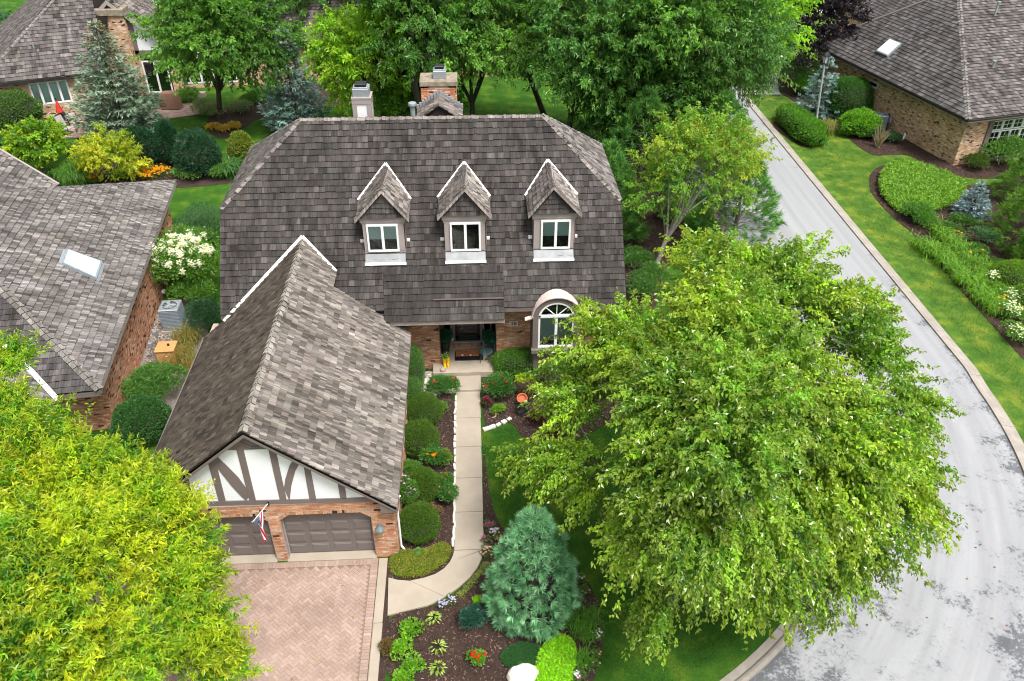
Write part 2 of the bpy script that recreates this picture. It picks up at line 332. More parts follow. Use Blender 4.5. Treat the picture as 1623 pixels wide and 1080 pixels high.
def window(parent, p0, p1, u0, u1, z0, z1, panes=2, fw=.06, blind=None, mat=None, depth=.12, grid=None, arch=False, out=.0):
    """frame with panes set in an opening of the wall p0-p1; blind = fraction covered from the top"""
    mat = mat or WHITE
    p0 = np.array([p0[0], p0[1], 0.]); p1 = np.array([p1[0], p1[1], 0.]); u = unit(p1-p0); z = np.array([0, 0, 1.]); n = np.cross(u, z)
    O = lambda a, b, d: p0+u*a+z*b+n*d
    m = MB(); dd = .07
    m.obox(O(u0, z0, -.05+out), u, z, n, u1-u0, fw, dd); m.obox(O(u0, z1-fw, -.05+out), u, z, n, u1-u0, fw, dd)
    xs = np.linspace(u0, u1, panes+1)
    for i, x in enumerate(xs):
        a = x if i == 0 else (x-fw if i == panes else x-fw*.7); wd = fw if i in (0, panes) else fw*1.4
        m.obox(O(a, z0+fw, -.05+out), u, z, n, wd, z1-z0-2*fw, dd)
    fo = m.build('window', mat, parent, bev=.004)
    for i in range(panes):
        a, b = xs[i]+fw*.7, xs[i+1]-fw*.7
        pz = MB().obox(O(a, z0+fw, -.03+out), u, z, n, b-a, z1-z0-2*fw, .008).build('pane', GLASS, fo)
        if grid:
            gm = MB()
            for q in range(1, grid[0]): gm.obox(O(a+(b-a)*q/grid[0]-.01, z0+fw, -.021+out), u, z, n, .02, z1-z0-2*fw, .015)
            for q in range(1, grid[1]): gm.obox(O(a, z0+fw+(z1-z0-2*fw)*q/grid[1]-.01, -.019+out), u, z, n, b-a, .02, .015)
            gm.build('muntin', mat, fo)
        bl = blind[i] if isinstance(blind, (list, tuple)) else blind
        if bl:
            h = (z1-z0-2*fw)*bl; bm = MB(); k = max(2, int(h/.05))
            for q in range(k): zz = z1-fw-h+h*q/k; bm.hexa([O(a, zz, -.075+out), O(b, zz, -.075+out), O(b, zz+h/k*.9, -.095+out), O(a, zz+h/k*.9, -.095+out)], [O(a, zz, -.073+out), O(b, zz, -.073+out), O(b, zz+h/k*.9, -.093+out), O(a, zz+h/k*.9, -.093+out)])
            bm.build('blind', BLIND, fo)
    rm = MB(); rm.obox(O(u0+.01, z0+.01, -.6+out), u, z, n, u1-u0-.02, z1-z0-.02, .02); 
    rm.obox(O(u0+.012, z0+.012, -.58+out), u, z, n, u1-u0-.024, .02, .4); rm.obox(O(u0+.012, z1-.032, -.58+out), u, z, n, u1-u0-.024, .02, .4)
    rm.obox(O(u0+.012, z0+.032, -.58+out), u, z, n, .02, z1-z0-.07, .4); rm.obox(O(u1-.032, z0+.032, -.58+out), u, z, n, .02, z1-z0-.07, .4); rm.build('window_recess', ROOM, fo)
    return fo
# ================================================================== GROUND, ROAD, PAVING
def struct(o): o['kind'] = 'structure'; return o
def flat(name, poly, z, mat, th=0., parent=None):
    pts = [(p[0], p[1], z-th) for p in poly]; 
    if th: return MB().prism(pts if area(poly) > 0 else pts[::-1], (0, 0, th)).build(name, mat, parent)
    return MB().add([(p[0], p[1], z) for p in (poly if area(poly) > 0 else poly[::-1])], [tuple(range(len(poly)))]).build(name, mat, parent)
def area(p): return sum(p[i][0]*p[(i+1) % len(p)][1]-p[(i+1) % len(p)][0]*p[i][1] for i in range(len(p)))/2
def smooth(poly, n=2, closed=True):
    P = [np.array(p[:2], float) for p in poly]
    for _ in range(n):
        Q = []
        for i in range(len(P)): a, b = P[i], P[(i+1) % len(P)]; Q += [a*.75+b*.25, a*.25+b*.75]
        P = Q
    return P
def px(l, z=0.): return [at(x, y, z)[:2] for x, y in l]
# lawn
m, t, b = newmat('lawn'); p = pos(t)
n1 = noise(t, 1.1, 3, .55, p); n2 = noise(t, 14., 4, .7, p); n3 = noise(t, 90., 3, .7, p)
r1 = ramp(t, n1.outputs[0], [(.3, (.022, .085, .008)), (.5, (.036, .115, .010)), (.68, (.085, .165, .014))])
r2 = ramp(t, n2.outputs[0], [(.3, (.72, .76, .6)), (.7, (1.3, 1.2, 1.3))]); r3 = ramp(t, n3.outputs[0], [(.3, (.45, .5, .45)), (.7, (1.55, 1.45, 1.5))])
sx = N(t, 'ShaderNodeSeparateXYZ'); t.links.new(p, sx.inputs[0])
yel = N(t, 'ShaderNodeMapRange'); yel.inputs[1].default_value = 17; yel.inputs[2].default_value = 19.5; t.links.new(sx.outputs[0], yel.inputs[0])   # sun-bleached strip beyond the road
n4 = noise(t, 2.3, 4, .65, p); ry = ramp(t, n4.outputs[0], [(.36, (1.4, 1.15, 1.3)), (.64, (2.5, 1.6, 2.6))])
c = mulc(t, mulc(t, r1.outputs[0], r2.outputs[0]), r3.outputs[0]); mm = N(t, 'ShaderNodeMix', data_type='RGBA', blend_type='MULTIPLY')
t.links.new(yel.outputs[0], mm.inputs[0]); t.links.new(c, mm.inputs[6]); t.links.new(ry.outputs[0], mm.inputs[7])
t.links.new(mm.outputs[2], b.inputs['Base Color']); b.inputs['Roughness'].default_value = .9; b.inputs['Specular IOR Level'].default_value = .15
bump(t, b, n3.outputs[0], .9, .03); LAWN = m
g = MB().add([(-300, -60, 0), (300, -60, 0), (300, 420, 0), (-300, 420, 0)], [(0, 1, 2, 3)]).build('lawn', LAWN); struct(g)
# mulch
m, t, b = newmat('mulch'); p = pos(t); n1 = noise(t, 22, 5, .75, p); n2 = noise(t, 1.5, 3, .6, p)
r1 = ramp(t, n1.outputs[0], [(.3, (.016, .009, .007)), (.55, (.045, .025, .018)), (.72, (.11, .066, .047))]); r2 = ramp(t, n2.outputs[0], [(.3, (.7, .7, .7)), (.7, (1.2, 1.15, 1.1))])
t.links.new(mulc(t, r1.outputs[0], r2.outputs[0]), b.inputs['Base Color']); b.inputs['Roughness'].default_value = .95; bump(t, b, n1.outputs[0], 1., .04); MULCH = m
# road : ribbon with across coordinate in UV
m, t, b = newmat('road'); p = pos(t); uv = N(t, 'ShaderNodeUVMap'); ux = N(t, 'ShaderNodeSeparateXYZ'); t.links.new(uv.outputs[0], ux.inputs[0])
na = noise(t, .8, 5, .62, p); nb = noise(t, 9, 8, .8, p); nf = noise(t, 60, 3, .7, p)
def madd(a, k, c=0.):
    q = N(t, 'ShaderNodeMath', operation='MULTIPLY_ADD'); t.links.new(a, q.inputs[0]); q.inputs[1].default_value = k; q.inputs[2].default_value = c; return q.outputs[0]
def mop(op, a, bb):
    q = N(t, 'ShaderNodeMath', operation=op); t.links.new(a, q.inputs[0])
    if isinstance(bb, float): q.inputs[1].default_value = bb
    else: t.links.new(bb, q.inputs[1])
    return q.outputs[0]
edge = mop('ABSOLUTE', madd(ux.outputs[0], 2., -1.), 0.)          # 0 centre .. 1 edges
wear = mop('ADD', mop('POWER', edge, 4.5), madd(na.outputs[0], 1.9, -.95)); wear = mop('ADD', wear, madd(nb.outputs[0], 2., -1.))
nearw = N(t, 'ShaderNodeMapRange'); nearw.inputs[1].default_value = 30; nearw.inputs[2].default_value = 16; nearw.inputs[3].default_value = -.3; nearw.inputs[4].default_value = .16
sy = N(t, 'ShaderNodeSeparateXYZ'); t.links.new(p, sy.inputs[0]); t.links.new(sy.outputs[1], nearw.inputs[0]); wear = mop('ADD', wear, nearw.outputs[0])
rw_ = ramp(t, wear, [(.2, (.30, .306, .318)), (.42, (.25, .257, .268)), (.49, (.115, .12, .13))])
rf = ramp(t, nf.outputs[0], [(.3, (.82, .82, .82)), (.7, (1.12, 1.12, 1.12))]); cs_ = N(t, 'ShaderNodeCombineXYZ'); t.links.new(madd(ux.outputs[0], 16.), cs_.inputs[0]); t.links.new(madd(ux.outputs[1], 9.), cs_.inputs[1]); tr_k = noise(t, 1., 5, .6, cs_.outputs[0]); rt_k = ramp(t, tr_k.outputs[0], [(.35, (.86, .86, .86)), (.65, (1.06, 1.06, 1.06))]); t.links.new(mulc(t, mulc(t, rw_.outputs[0], rf.outputs[0]), rt_k.outputs[0]), b.inputs['Base Color'])
b.inputs['Roughness'].default_value = .85; b.inputs['Specular IOR Level'].default_value = .25; bump(t, b, nf.outputs[0], .35, .01); ROAD = m
def sline():   # centre-side lines: inner (west) kerb face and outer (east) kerb face, far -> near
    inn, outp = [], []
    for y in np.linspace(110, 25, 40): inn.append((12.85, y)); outp.append((19.95, y))
    a = np.radians(np.linspace(2, 100, 50)); cxr, cyr, ri = -.95, 24.0, 13.8
    for q in a: inn.append((cxr+ri*math.cos(q), cyr-ri*math.sin(q))); outp.append((cxr-.1+20.85*math.cos(q)*(1-.012*min(1, q)), cyr+.6-20.9*math.sin(q)))
    return np.array(inn), np.array(outp)
INN, OUT = sline(); k = len(INN)
rd = MB(); nn_ = 12
V = [(*(INN[i]*(1-j/nn_)+OUT[i]*(j/nn_)), .006+.05*(1-(2*j/nn_-1)**2)) for i in range(k) for j in range(nn_+1)]
Fs = [(i*(nn_+1)+j, (i+1)*(nn_+1)+j, (i+1)*(nn_+1)+j+1, i*(nn_+1)+j+1) for i in range(k-1) for j in range(nn_)]
rd.add(V, Fs); ro = rd.build('road', ROAD); uvl = ro.data.uv_layers.new(name='UVMap')
for lp in ro.data.loops: uvl.data[lp.index].uv = ((lp.vertex_index % (nn_+1))/nn_, (lp.vertex_index//(nn_+1))/k)
struct(ro)
def kerb(line, side, name, prof):
    """rolled kerb along a line in sections with joints; prof = (offset from road edge, height) pairs"""
    root = None; d = np.gradient(line, axis=0); d /= np.linalg.norm(d, axis=1, keepdims=True); nrm = np.stack([d[:, 1], -d[:, 0]], 1)*side
    s = np.concatenate([[0], np.cumsum(np.linalg.norm(np.diff(line, axis=0), axis=1))]); L = s[-1]; q0 = 0.; first = struct(MB().add([(line[0][0], line[0][1], -.1), (line[0][0]+.01, line[0][1], -.1), (line[0][0], line[0][1]+.01, -.1)], [(0, 1, 2)]).build(name, CONCK))
    sec = 3.05
    while q0 < L:
        q1 = min(q0+sec-.018, L); ss = np.linspace(q0, q1, max(2, int((q1-q0)/.5)+1)); V = []
        for x in ss:
            c = np.array([np.interp(x, s, line[:, 0]), np.interp(x, s, line[:, 1])]); n_ = unit([np.interp(x, s, nrm[:, 0]), np.interp(x, s, nrm[:, 1])])
            V += [(c[0]+n_[0]*o, c[1]+n_[1]*o, z) for o, z in prof]
        kk = len(prof); Fs = [(i*kk+j, (i+1)*kk+j, (i+1)*kk+j+1, i*kk+j+1) for i in range(len(ss)-1) for j in range(kk-1)]
        if side < 0: Fs = [f[::-1] for f in Fs]
        Fs += [tuple(range(kk)), tuple(range((len(ss)-1)*kk, len(ss)*kk))[::-1]]
        mid = V[len(V)//2]; x_, y_ = proj(mid)
        if -200 < x_ < 1800 and -100 < y_ < 1300: MB().add(V, Fs).build('kerb_section', CONCK, first)
        q0 += sec
PROF = [(0, -.05), (0, .014), (-.02, .02), (.02, .02), (.24, .05), (.3, .12), (.36, .145), (.46, .145), (.47, -.05)]
PROF = [(0, -.05), (0, .016), (.22, .03), (.29, .1), (.36, .125), (.45, .125), (.46, -.05)]
kerb(INN, -1, 'kerb', PROF); kerb(OUT, 1, 'kerb', [(0, -.05), (0, .016), (.2, .03), (.3, .075), (.48, .085), (.49, -.05)])
# far road branches seen through the trees
struct(flat('far_driveway', px([(1150, 250), (1105, 150), (1240, 150), (1262, 100), (1225, 60), (1300, 20), (1345, 30), (1350, -60), (560, -60), (600, 60), (900, 70), (1000, 140)]), .004, plain('far_paving', (.5, .5, .51), .9, .1, 1)))
# ---- walkway slabs
def slab(name, poly, z, mat, parent, th=.08): return flat(name, poly, z, mat, th, parent)
wk = struct(flat('walkway', [(-.74, 16.9), (.12, 16.9), (.15, 24.2), (-.72, 24.2)], .012, MORTAR))
wx0, wx1 = -.775, .135; ys = [at(744, v)[1] for v in (872+1, 813, 759, 709.7, 664, 622)]
for a, b_ in zip(ys[:-1], ys[1:]): MB().box(((wx0+wx1)/2+(a-17)*.008, (a+b_)/2, .02), (wx1-wx0, b_-a-.02, .07)).build('slab', CONC, wk, bev=.008)
MB().box(((wx0+wx1)/2+.07, ys[-1]+.4, .075), (wx1-wx0+.05, .88, .17)).build('step', CONC, wk, bev=.012)
cv_i = px([(718, 883), (713, 893), (704, 903), (690, 912), (672, 918), (650, 922.5), (630, 921), (616, 917.5)]); cv_o = px([(765, 873), (764, 885), (757, 901), (745, 917), (728, 932), (706, 948), (680, 961), (614.5, 977)])
a_ = cv_i[:6]; b2 = cv_o[:6]
flat('slab', [np.array((wx0, ys[0]-.03)), np.array((wx1, ys[0]-.03))]+b2[:]+a_[::-1], .055, CONC, .07, wk)
dd_ = np.array((-.012, -.004)); flat('slab', [a_[-1]+dd_]+[b2[-1]+dd_]+cv_o[6:]+cv_i[6:][::-1], .055, CONC, .07, wk)
# ---- driveway
m, t, b = newmat('driveway_joint_sand'); b.inputs['Base Color'].default_value = (.2, .14, .11, 1); b.inputs['Roughness'].default_value = 1; SAND = m
dx0, dx1, dy0, dy1 = -13.5, -3.06, 9.5, 16.725
drv = struct(flat('driveway', [(dx0, dy0), (dx1, dy0), (dx1, dy1), (dx0, dy1)], .03, SAND))
PV = colmat('paver', .9, .2, None, .16, nscale=25.); pw = .104; fr = []
def pav(o, a, b_, c_=.03, g=.0045): fr.append((np.array([o[0], o[1], .012]), np.array([a[0], a[1], 0]), np.array([b_[0], b_[1], 0]), np.array([0, 0, c_])))
cA, sA = math.cos(math.radians(45)), math.sin(math.radians(45)); e1 = np.array([cA, sA])*pw; e2 = np.array([-sA, cA])*pw; g_ = .0025
for i in range(-150, 150):
    for j in range(-60, 60):
        o = np.array([-8., 13.])+e1*(i+2*j)+e2*(i-2*j)
        for oo, A_, B_ in ((o, e1*2, e2), (o+e2, e1, e2*2)):
            cc = oo+A_/2+B_/2
            if dx0 < cc[0] < dx1-.3 and dy0+1.5 < cc[1] < dy1-.28: pav(oo+unit(A_)*g_+unit(B_)*g_, A_-unit(A_)*2*g_, B_-unit(B_)*2*g_)
y = dy0+1
while y < dy1: pav((dx1-.215, y+g_), np.array([.207, 0]), np.array([0, pw-2*g_]), .036); y += pw
x = dx0
while x < dx1-.23: pav((x+g_, dy1-.215), np.array([pw-2*g_, 0]), np.array([0, .207]), .036); x += pw
A = np.array([list(f) for f in fr]); pc = np.array([(.325, .235, .195), (.345, .25, .21), (.31, .22, .18), (.33, .237, .195), (.36, .268, .228)])
cs = pc[R_.integers(0, 5, len(A))]*(1+R_.normal(0, .05, (len(A), 1))); A[:, 0, 2] += R_.normal(0, .0012, len(A))
msk = keep_largest(A[:, 0], 300); piece_objects('paver', [tuple(r) for r in A[msk]], cs[msk], PV, drv, .7, True, BR)
B = A[~msk]; V8 = B[:, None, 0]+BR[None, :, 0:1]*B[:, None, 1]+BR[None, :, 1:2]*B[:, None, 2]+BR[None, :, 2:3]*B[:, None, 3]
batch('pavers', V8, cs[~msk], PV, drv, .7, True)['kind'] = 'stuff'
ks = struct(flat('soil_joint', [(-2.8, 9.6), (-2.55, 9.6), (-2.62, 16.0), (-2.8, 16.8)], .013, MULCH))
ks = struct(flat('concrete_edge', [(-3.05, 9.6), (-2.77, 9.6), (-2.8, 16.75), (-3.05, 16.75)], .02, MORTAR)); yy = 16.74
for L in (2.3, 1.85, 1.9, 1.2): MB().box((-2.915+(16.74-yy)*.004, yy-L/2, .02), (.26, L-.02, .07)).build('slab', CONC, ks, bev=.008); yy -= L
# ---- planting beds
BEDS = {}
def bed(key, poly, z=.02, it=2):
    P = smooth(poly, it) if it else [np.array(p[:2]) for p in poly]; o = struct(flat('mulch_bed', P, z, MULCH, .1)); BEDS[key] = P; return o
bed('front', px([(606, 1090), (611, 982), (640, 970), (692, 961), (727, 938), (756, 907), (768, 880), (766, 800), (766, 702), (771, 745), (778, 800), (800, 850), (900, 885), (936, 925), (957, 985), (955, 1035), (935, 1100), (760, 1120)]))
bed('alley', px([(616, 872), (612, 916), (652, 923), (692, 912), (716, 893), (719, 870), (722, 700), (724, 625), (650, 560), (600, 560), (560, 700)]), it=1)
bed('door', px([(764, 560), (764, 683), (790, 676), (812, 668), (826, 694), (860, 712), (915, 700), (980, 660), (1050, 560), (1020, 545), (900, 545)]))
bed('tree', px([(962, 826), (975, 858), (1010, 905), (1080, 940), (1150, 950), (1230, 900), (1290, 820), (1290, 700), (1200, 660), (1080, 720), (1000, 780)]))
bed('east', px([(985, 330), (992, 480), (1005, 500), (1040, 495), (1048, 440), (1075, 395), (1090, 330), (1060, 290)]))
bed('hedge', px([(1218, 196), (1245, 190), (1290, 195), (1313, 205), (1308, 218), (1295, 230), (1276, 235), (1250, 222)]), it=1)
bed('wall', px([(1236, 105), (1230, 145), (1250, 155), (1275, 175), (1310, 195), (1340, 215), (1362, 235), (1385, 248), (1410, 246), (1440, 245), (1470, 262), (1500, 276), (1540, 284), (1600, 283), (1600, 250), (1500, 240), (1380, 175), (1290, 90)]))
bed('oval', px([(1380, 268), (1376, 300), (1395, 325), (1420, 350), (1450, 372), (1490, 425), (1540, 480), (1590, 535), (1640, 590), (1720, 590), (1720, 300), (1640, 270), (1560, 300), (1500, 285), (1470, 268), (1420, 258)]))
bed('rear', px([(60, 300), (110, 262), (200, 252), (330, 255), (420, 250), (400, 285), (330, 296), (230, 300), (120, 315)]))
bed('maple', px([(325, 195), (332, 213), (352, 221), (378, 214), (392, 198), (410, 188), (440, 180), (440, 150), (400, 155), (340, 175)]))
bed('corner', px([(4, 196), (2, 212), (22, 217), (50, 212), (50, 180), (20, 170)]))
bed('back', px([(430, 175), (560, 170), (700, 150), (700, 60), (430, 60)]))
gv = struct(flat('gravel_strip', px([(200, 700), (190, 640), (225, 560), (240, 480), (300, 470), (330, 520), (330, 600), (290, 700)]), .012, plain('gravel_base', (.2, .17, .15), .95, .5, 20, bmp=1.)))
# mulch chips, pebbles, grass blades : uncountable, each one object
def chips(name, polys, n, sz, cols, z=.03, cat='mulch', label=''):
    P = np.vstack([sample_poly(q, int(n*abs(area(q))/sum(abs(area(r)) for r in polys))) for q in polys]); n = len(P); d = unitn(R_.normal(0, 1, (n, 3))*[1, 1, .35]); s = unitn(np.cross(d, R_.normal(0, .4, (n, 3))+[0, 0, 1]))
    c = np.column_stack([P, z+R_.random(n)*.02]); L = sz*(.5+R_.random((n, 1))); W = L*(.2+.25*R_.random((n, 1))); V = np.stack([c-d*L/2-s*W/2, c-d*L/2+s*W/2, c+d*L/2+s*W/2, c+d*L/2-s*W/2], 1)
    cc = np.array(cols)[R_.integers(0, len(cols), n)]*(.7+.6*R_.random((n, 1))); f = np.arange(n*4).reshape(-1, 4)
    o = mesh_np(name, V.reshape(-1, 3), f, CHIP, None, np.repeat(cc, 4, 0)); o['kind'] = 'stuff'; tag(o, label, cat); return o
CHIP = colmat('wood_chip', .95, .15, None, .2, nscale=40)
chips('bark_mulch', [BEDS[k] for k in ('front', 'alley', 'door', 'tree', 'east')], 42000, .05, [(.05, .028, .02), (.09, .05, .035), (.035, .02, .015), (.17, .11, .085), (.07, .04, .03), (.24, .17, .14)], label='dark brown bark mulch covering the planting beds beside the concrete walk')
chips('bark_mulch', [BEDS[k] for k in ('wall', 'oval', 'hedge')], 26000, .075, [(.06, .03, .022), (.1, .055, .04), (.04, .022, .017), (.15, .09, .07)], label='reddish bark mulch in the beds across the street')
def blades(name, P, h, wd, cols, lean=.35, label='', cat='grass', z=0.):
    n = len(P); a = R_.random(n)*6.283; d = np.stack([np.cos(a), np.sin(a), np.zeros(n)], 1)*wd/2; ln = R_.normal(0, lean, (n, 2)); hh = h*(.6+.8*R_.random(n))
    b = np.column_stack([P, np.full(n, z)]); tip = b+np.column_stack([ln*hh[:, None], hh]); V = np.stack([b-d, b+d, tip], 1).reshape(-1, 3); cc = np.array(cols)[R_.integers(0, len(cols), n)]*(.75+.5*R_.random((n, 1)))
    o = mesh_np(name, V, np.arange(n*3).reshape(-1, 3), LEAF, None, np.repeat(cc, 3, 0)); o['kind'] = 'stuff'
    if label: tag(o, label, cat)
    return o
nl = np.array([(.16, 11), (13, 11), (13, 26), (6, 30), (6, 23.6), (.16, 23.6)]); P = sample_poly(nl, 150000)
ok = ~np.any([inpoly(P, BEDS[k_]) for k_ in BEDS], axis=0) & (np.hypot(P[:, 0]+.95, P[:, 1]-24) < 13.25) | ((P[:, 1] > 24) & (P[:, 0] < 12.3) & ~inpoly(P, BEDS['tree']) & ~inpoly(P, BEDS['door']) & ~inpoly(P, BEDS['east']))
ok &= ~inpoly(P, BEDS['front']); ok &= P[:, 0] < 12.3
blades('grass', P[ok], .05, .012, [(.03, .105, .01), (.04, .13, .012), (.022, .08, .008), (.07, .15, .02)], label='short deep green lawn grass between the walk and the street')
P = sample_poly(np.array([(20.5, 16), (20.5, 56), (23, 56), (26, 45), (32, 40), (23, 20), (21, 16)]), 60000); P = P[~np.any([inpoly(P, BEDS[k_]) for k_ in ('wall', 'oval', 'hedge')], axis=0)]
blades('grass', P, .055, .02, [(.1, .19, .02), (.15, .23, .035), (.07, .15, .015), (.2, .24, .06)], label='lighter patchy lawn strip along the far kerb of the street')
# ================================================================== MAIN HOUSE
RM = lambda nm, a, g_: colmat(nm, .85, .25, (a, g_), .5)
ye, ze, sl_, xl, xr_ = 25.24, 3.40, 1.148, -9.07, 5.64; zc, zr_, rl, rr2 = 6.36, 8.86, -6.18, 2.87
ym = lambda z: ye+(z-ze)/sl_
H = thing('brick_house', 'brick house with steep grey shake roof, three dormers and half-timbered two-door garage wing', 'house', (-2, 26, 0))
M_F = RM('shake_front', (1, 0, 0), (0, .656, .754)); M_G = RM('shake_garage', (0, 1, 0), (.78, 0, .62)); TF = (.05, .0445, .0415)
nF = unit((0, -sl_, 1)); LO = np.array
EL_, ER_, CR_, RR_, RL_, CL_ = [LO(q) for q in ((xl, ye, ze), (xr_, ye, ze), (xr_, ym(zc), zc), (rr2, ym(zr_), zr_), (rl, ym(zr_), zr_), (xl, ym(zc), zc))]
BL_, BR_ = LO((xl, 33.48, zc)), LO((xr_, 33.2, zc)); yb = 35.6
# roof deck as a closed body
dk = MB(); o_ = LO((0, 0, -.03))
BLe, BRe = LO((xl, yb, ze)), LO((xr_, yb, ze))
dk.add([q+o_ for q in (EL_, ER_, CR_, RR_, RL_, CL_, BL_, BR_, BLe, BRe)], [(0, 1, 2, 3, 4, 5), (5, 4, 6), (2, 7, 3), (4, 3, 7, 6), (6, 7, 9, 8), (0, 5, 6, 8), (1, 9, 7, 2), (0, 8, 9, 1)])
ROOF = dk.build('roof', DARK, H)
shingles(ROOF, [EL_, ER_, CR_, RR_, RL_, CL_], TF, M_F, .236, .09, .25, 170, light=.12, var=.16)
M_S = RM('shake_hip', (0, 1, 0), (.7, 0, .7)); TH = (.30, .27, .25)
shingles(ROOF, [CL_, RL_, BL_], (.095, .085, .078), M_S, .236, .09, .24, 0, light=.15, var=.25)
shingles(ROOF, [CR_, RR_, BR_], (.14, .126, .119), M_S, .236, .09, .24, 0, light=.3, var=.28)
nHL = unit(np.cross(RL_-CL_, BL_-CL_)); nHL = nHL*np.sign(nHL[2]); nHR = unit(np.cross(RR_-CR_, BR_-CR_)); nHR = nHR*np.sign(nHR[2])
CAPC = (.25, .22, .2)
ridge_caps(ROOF, CL_, RL_, M_S, (.17, .15, .138), nF, nHL, .27, .12); ridge_caps(ROOF, CR_, RR_, M_S, (.19, .17, .158), nHR, nF, .27, .12)
ridge_caps(ROOF, RL_, RR_, M_F, (.21, .185, .17), nF, (0, .7, .7), .3, .11); ridge_caps(ROOF, BL_, RL_, M_S, (.19, .17, .158), nHL, (0, .7, .7), .28, .1); ridge_caps(ROOF, BR_, RR_, M_S, (.19, .17, .158), (0, .7, .7), nHR, .28, .1)
# lower raised section over the porch
x1 = atp(799, 470, EL_, nF)[0]; xa = -3.2; v_ = unit((0, 1, sl_)); top = LO((0, ym(ze), ze))+v_*1.55; bot = LO((0, ye, ze))-v_*.42
pe = [LO((xa, bot[1], bot[2])), LO((x1, bot[1], bot[2])), LO((x1, top[1], top[2])), LO((xa, top[1], top[2]))]; dn = nF*.055
mb = MB(); mb.hexa([q for q in pe], [q+dn for q in pe]); mb.build('porch_roof', DARK, H)
shingles(H, [q+dn*1.05 for q in pe], (.041, .0365, .035), M_F, .236, .09, .25, 40, light=.05, var=.11)
flash(H, [LO((-1.42, 0, 0))*[1, 0, 0]+LO((0, ym(3.66), 3.66))+nF*.11, LO((x1-.02, ym(3.66), 3.66))+nF*.11], .05, .03, plain('snow_strip', (.07, .04, .038), .5, .1, 3), nF, 'snow_guard')
# fascia, soffit, gutters
MB().box((x1/2+xr_/2, ye+.02, ze-.1), (xr_-x1, .04, .18)).build('fascia', TAUPE, H); MB().box((xl/2-3.5, ye+.02, ze-.1), (xl*-1-7, .04, .18)).build('fascia', TAUPE, H)
MB().box(((x1+xa)/2, bot[1]+.02, bot[2]-.08), (x1-xa, .05, .17)).build('porch_fascia', TAUPEL, H)
yw = 26.35
MB().box(((xl+xr_)/2, (ye+yw)/2+.03, ze-.21), (xr_-xl-.1, yw-ye, .03)).build('soffit', TAUPE, H)
# front walls
zb = 0.
brick_wall(H, (xl+.5, yw), (-2.28, yw), zb, ze-.23, BRICK_MAIN)
def X(px_, py_, Y=yw): return aty(px_, py_, Y)[0]
pierL0, pierL1, ent1 = X(652, 560), X(699, 580), X(787, 560); ax0, ax1 = X(843, 550), X(917, 550)
brick_wall(H, (pierL0+.02, yw-.18), (pierL1, yw-.18), 0, ze-.3, BRICK_MAIN, n_ind=70)
brick_wall(H, (pierL1, yw-.18), (pierL1, yw+1.15), 0, ze-.3, BRICK_MAIN)
brick_wall(H, (ent1, yw), (xr_-.3, yw), 0, ze-.23, BRICK_MAIN, [(ax0-ent1+.06, ax1-ent1-.06, .62, 3.0)], n_ind=80)
brick_wall(H, (ent1, yw+1.15), (ent1, yw), 0, ze-.3, BRICK_MAIN)
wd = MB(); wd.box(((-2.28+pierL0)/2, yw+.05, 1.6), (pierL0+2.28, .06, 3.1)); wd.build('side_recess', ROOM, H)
brick_wall(H, (xr_-.3, yw), (xr_-.3, yb-.4), 0, ze, BRICK_MAIN); 
MB().prism([(xr_-.32, yw-.4, ze-.2), (xr_-.32, ym(zc), zc-.1), (xr_-.32, 33.2, zc-.1), (xr_-.32, yb-.4, ze-.2)], (-.1, 0, 0)).build('side_gable', TAUPE, H)
MB().box(((xl+xr_)/2, yb-.5, 1.7), (xr_-xl-1., .2, 3.3)).build('rear_wall', MORTAR, H); MB().box((xl+.5, (yw+yb)/2, 1.7), (.2, yb-yw-.6, 3.3)).build('left_wall', MORTAR, H)
# entry : recessed door with sidelights, step
dy = yw+1.12; ec = (pierL1+ent1)/2
e0, e1_ = X(705, 540, dy)-.03, X(778, 540, dy)
brick_wall(H, (pierL1, dy), (e0, dy), .1, ze-.3, BRICK_MAIN, thick=.1); MB().box((ec, dy+.25, 3.0), (ent1-pierL1, .1, .8)).build('entry_ceiling', TAUPE, H)
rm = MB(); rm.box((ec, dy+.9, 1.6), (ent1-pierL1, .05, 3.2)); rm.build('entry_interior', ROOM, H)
dl, dr_ = X(722, 540, dy), X(761, 540, dy); zt = .42
df = MB()
for x in (e0, dl-.04, dr_+.04, e1_): df.box((x, dy, 1.6), (.08, .1, 2.5))
df.box(((e0+e1_)/2, dy+.005, 2.9), (e1_-e0, .1, .1)); df.build('door_frame', TAUPE, H)
for x0_, x1_ in ((e0, dl-.04), (dr_+.04, e1_)):
    sd = MB(); sd.box(((x0_+x1_)/2, dy-.005, zt+.06), (x1_-x0_-.09, .06, .16)); so_ = sd.build('sidelight', WHITE, H)
    MB().box(((x0_+x1_)/2, dy+.02, 1.7), (x1_-x0_-.08, .01, 2.3)).build('pane', GLASS, so_)
do = MB(); dw = dr_-dl; do.box(((dl+dr_)/2, dy+.02, zt+.12), (dw, .06, .2)); do.box((dl+.06, dy+.02, 1.7), (.12, .06, 2.4)); do.box((dr_-.06, dy+.02, 1.7), (.12, .06, 2.4)); door = do.build('storm_door', METALD, H, bev=.006)
MB().box(((dl+dr_)/2, dy+.03, 1.7), (dw-.24, .01, 2.3)).build('pane', GLASS, door); MB().box((dl+.09, dy-.03, 1.75), (.035, .04, .34)).build('handle', METAL, door, bev=.008)
MB().box(((e0+e1_)/2, dy-.08, .39), (e1_-e0+.1, .1, .05)).build('door_sill', METAL, H)
fr_ = []; x = e0
while x < e1_: 
    fr_.append((LO((x+.005, dy-.3, .24)), LO((.062, 0, 0)), LO((0, .22, 0)), LO((0, 0, .1)))); x += .0705
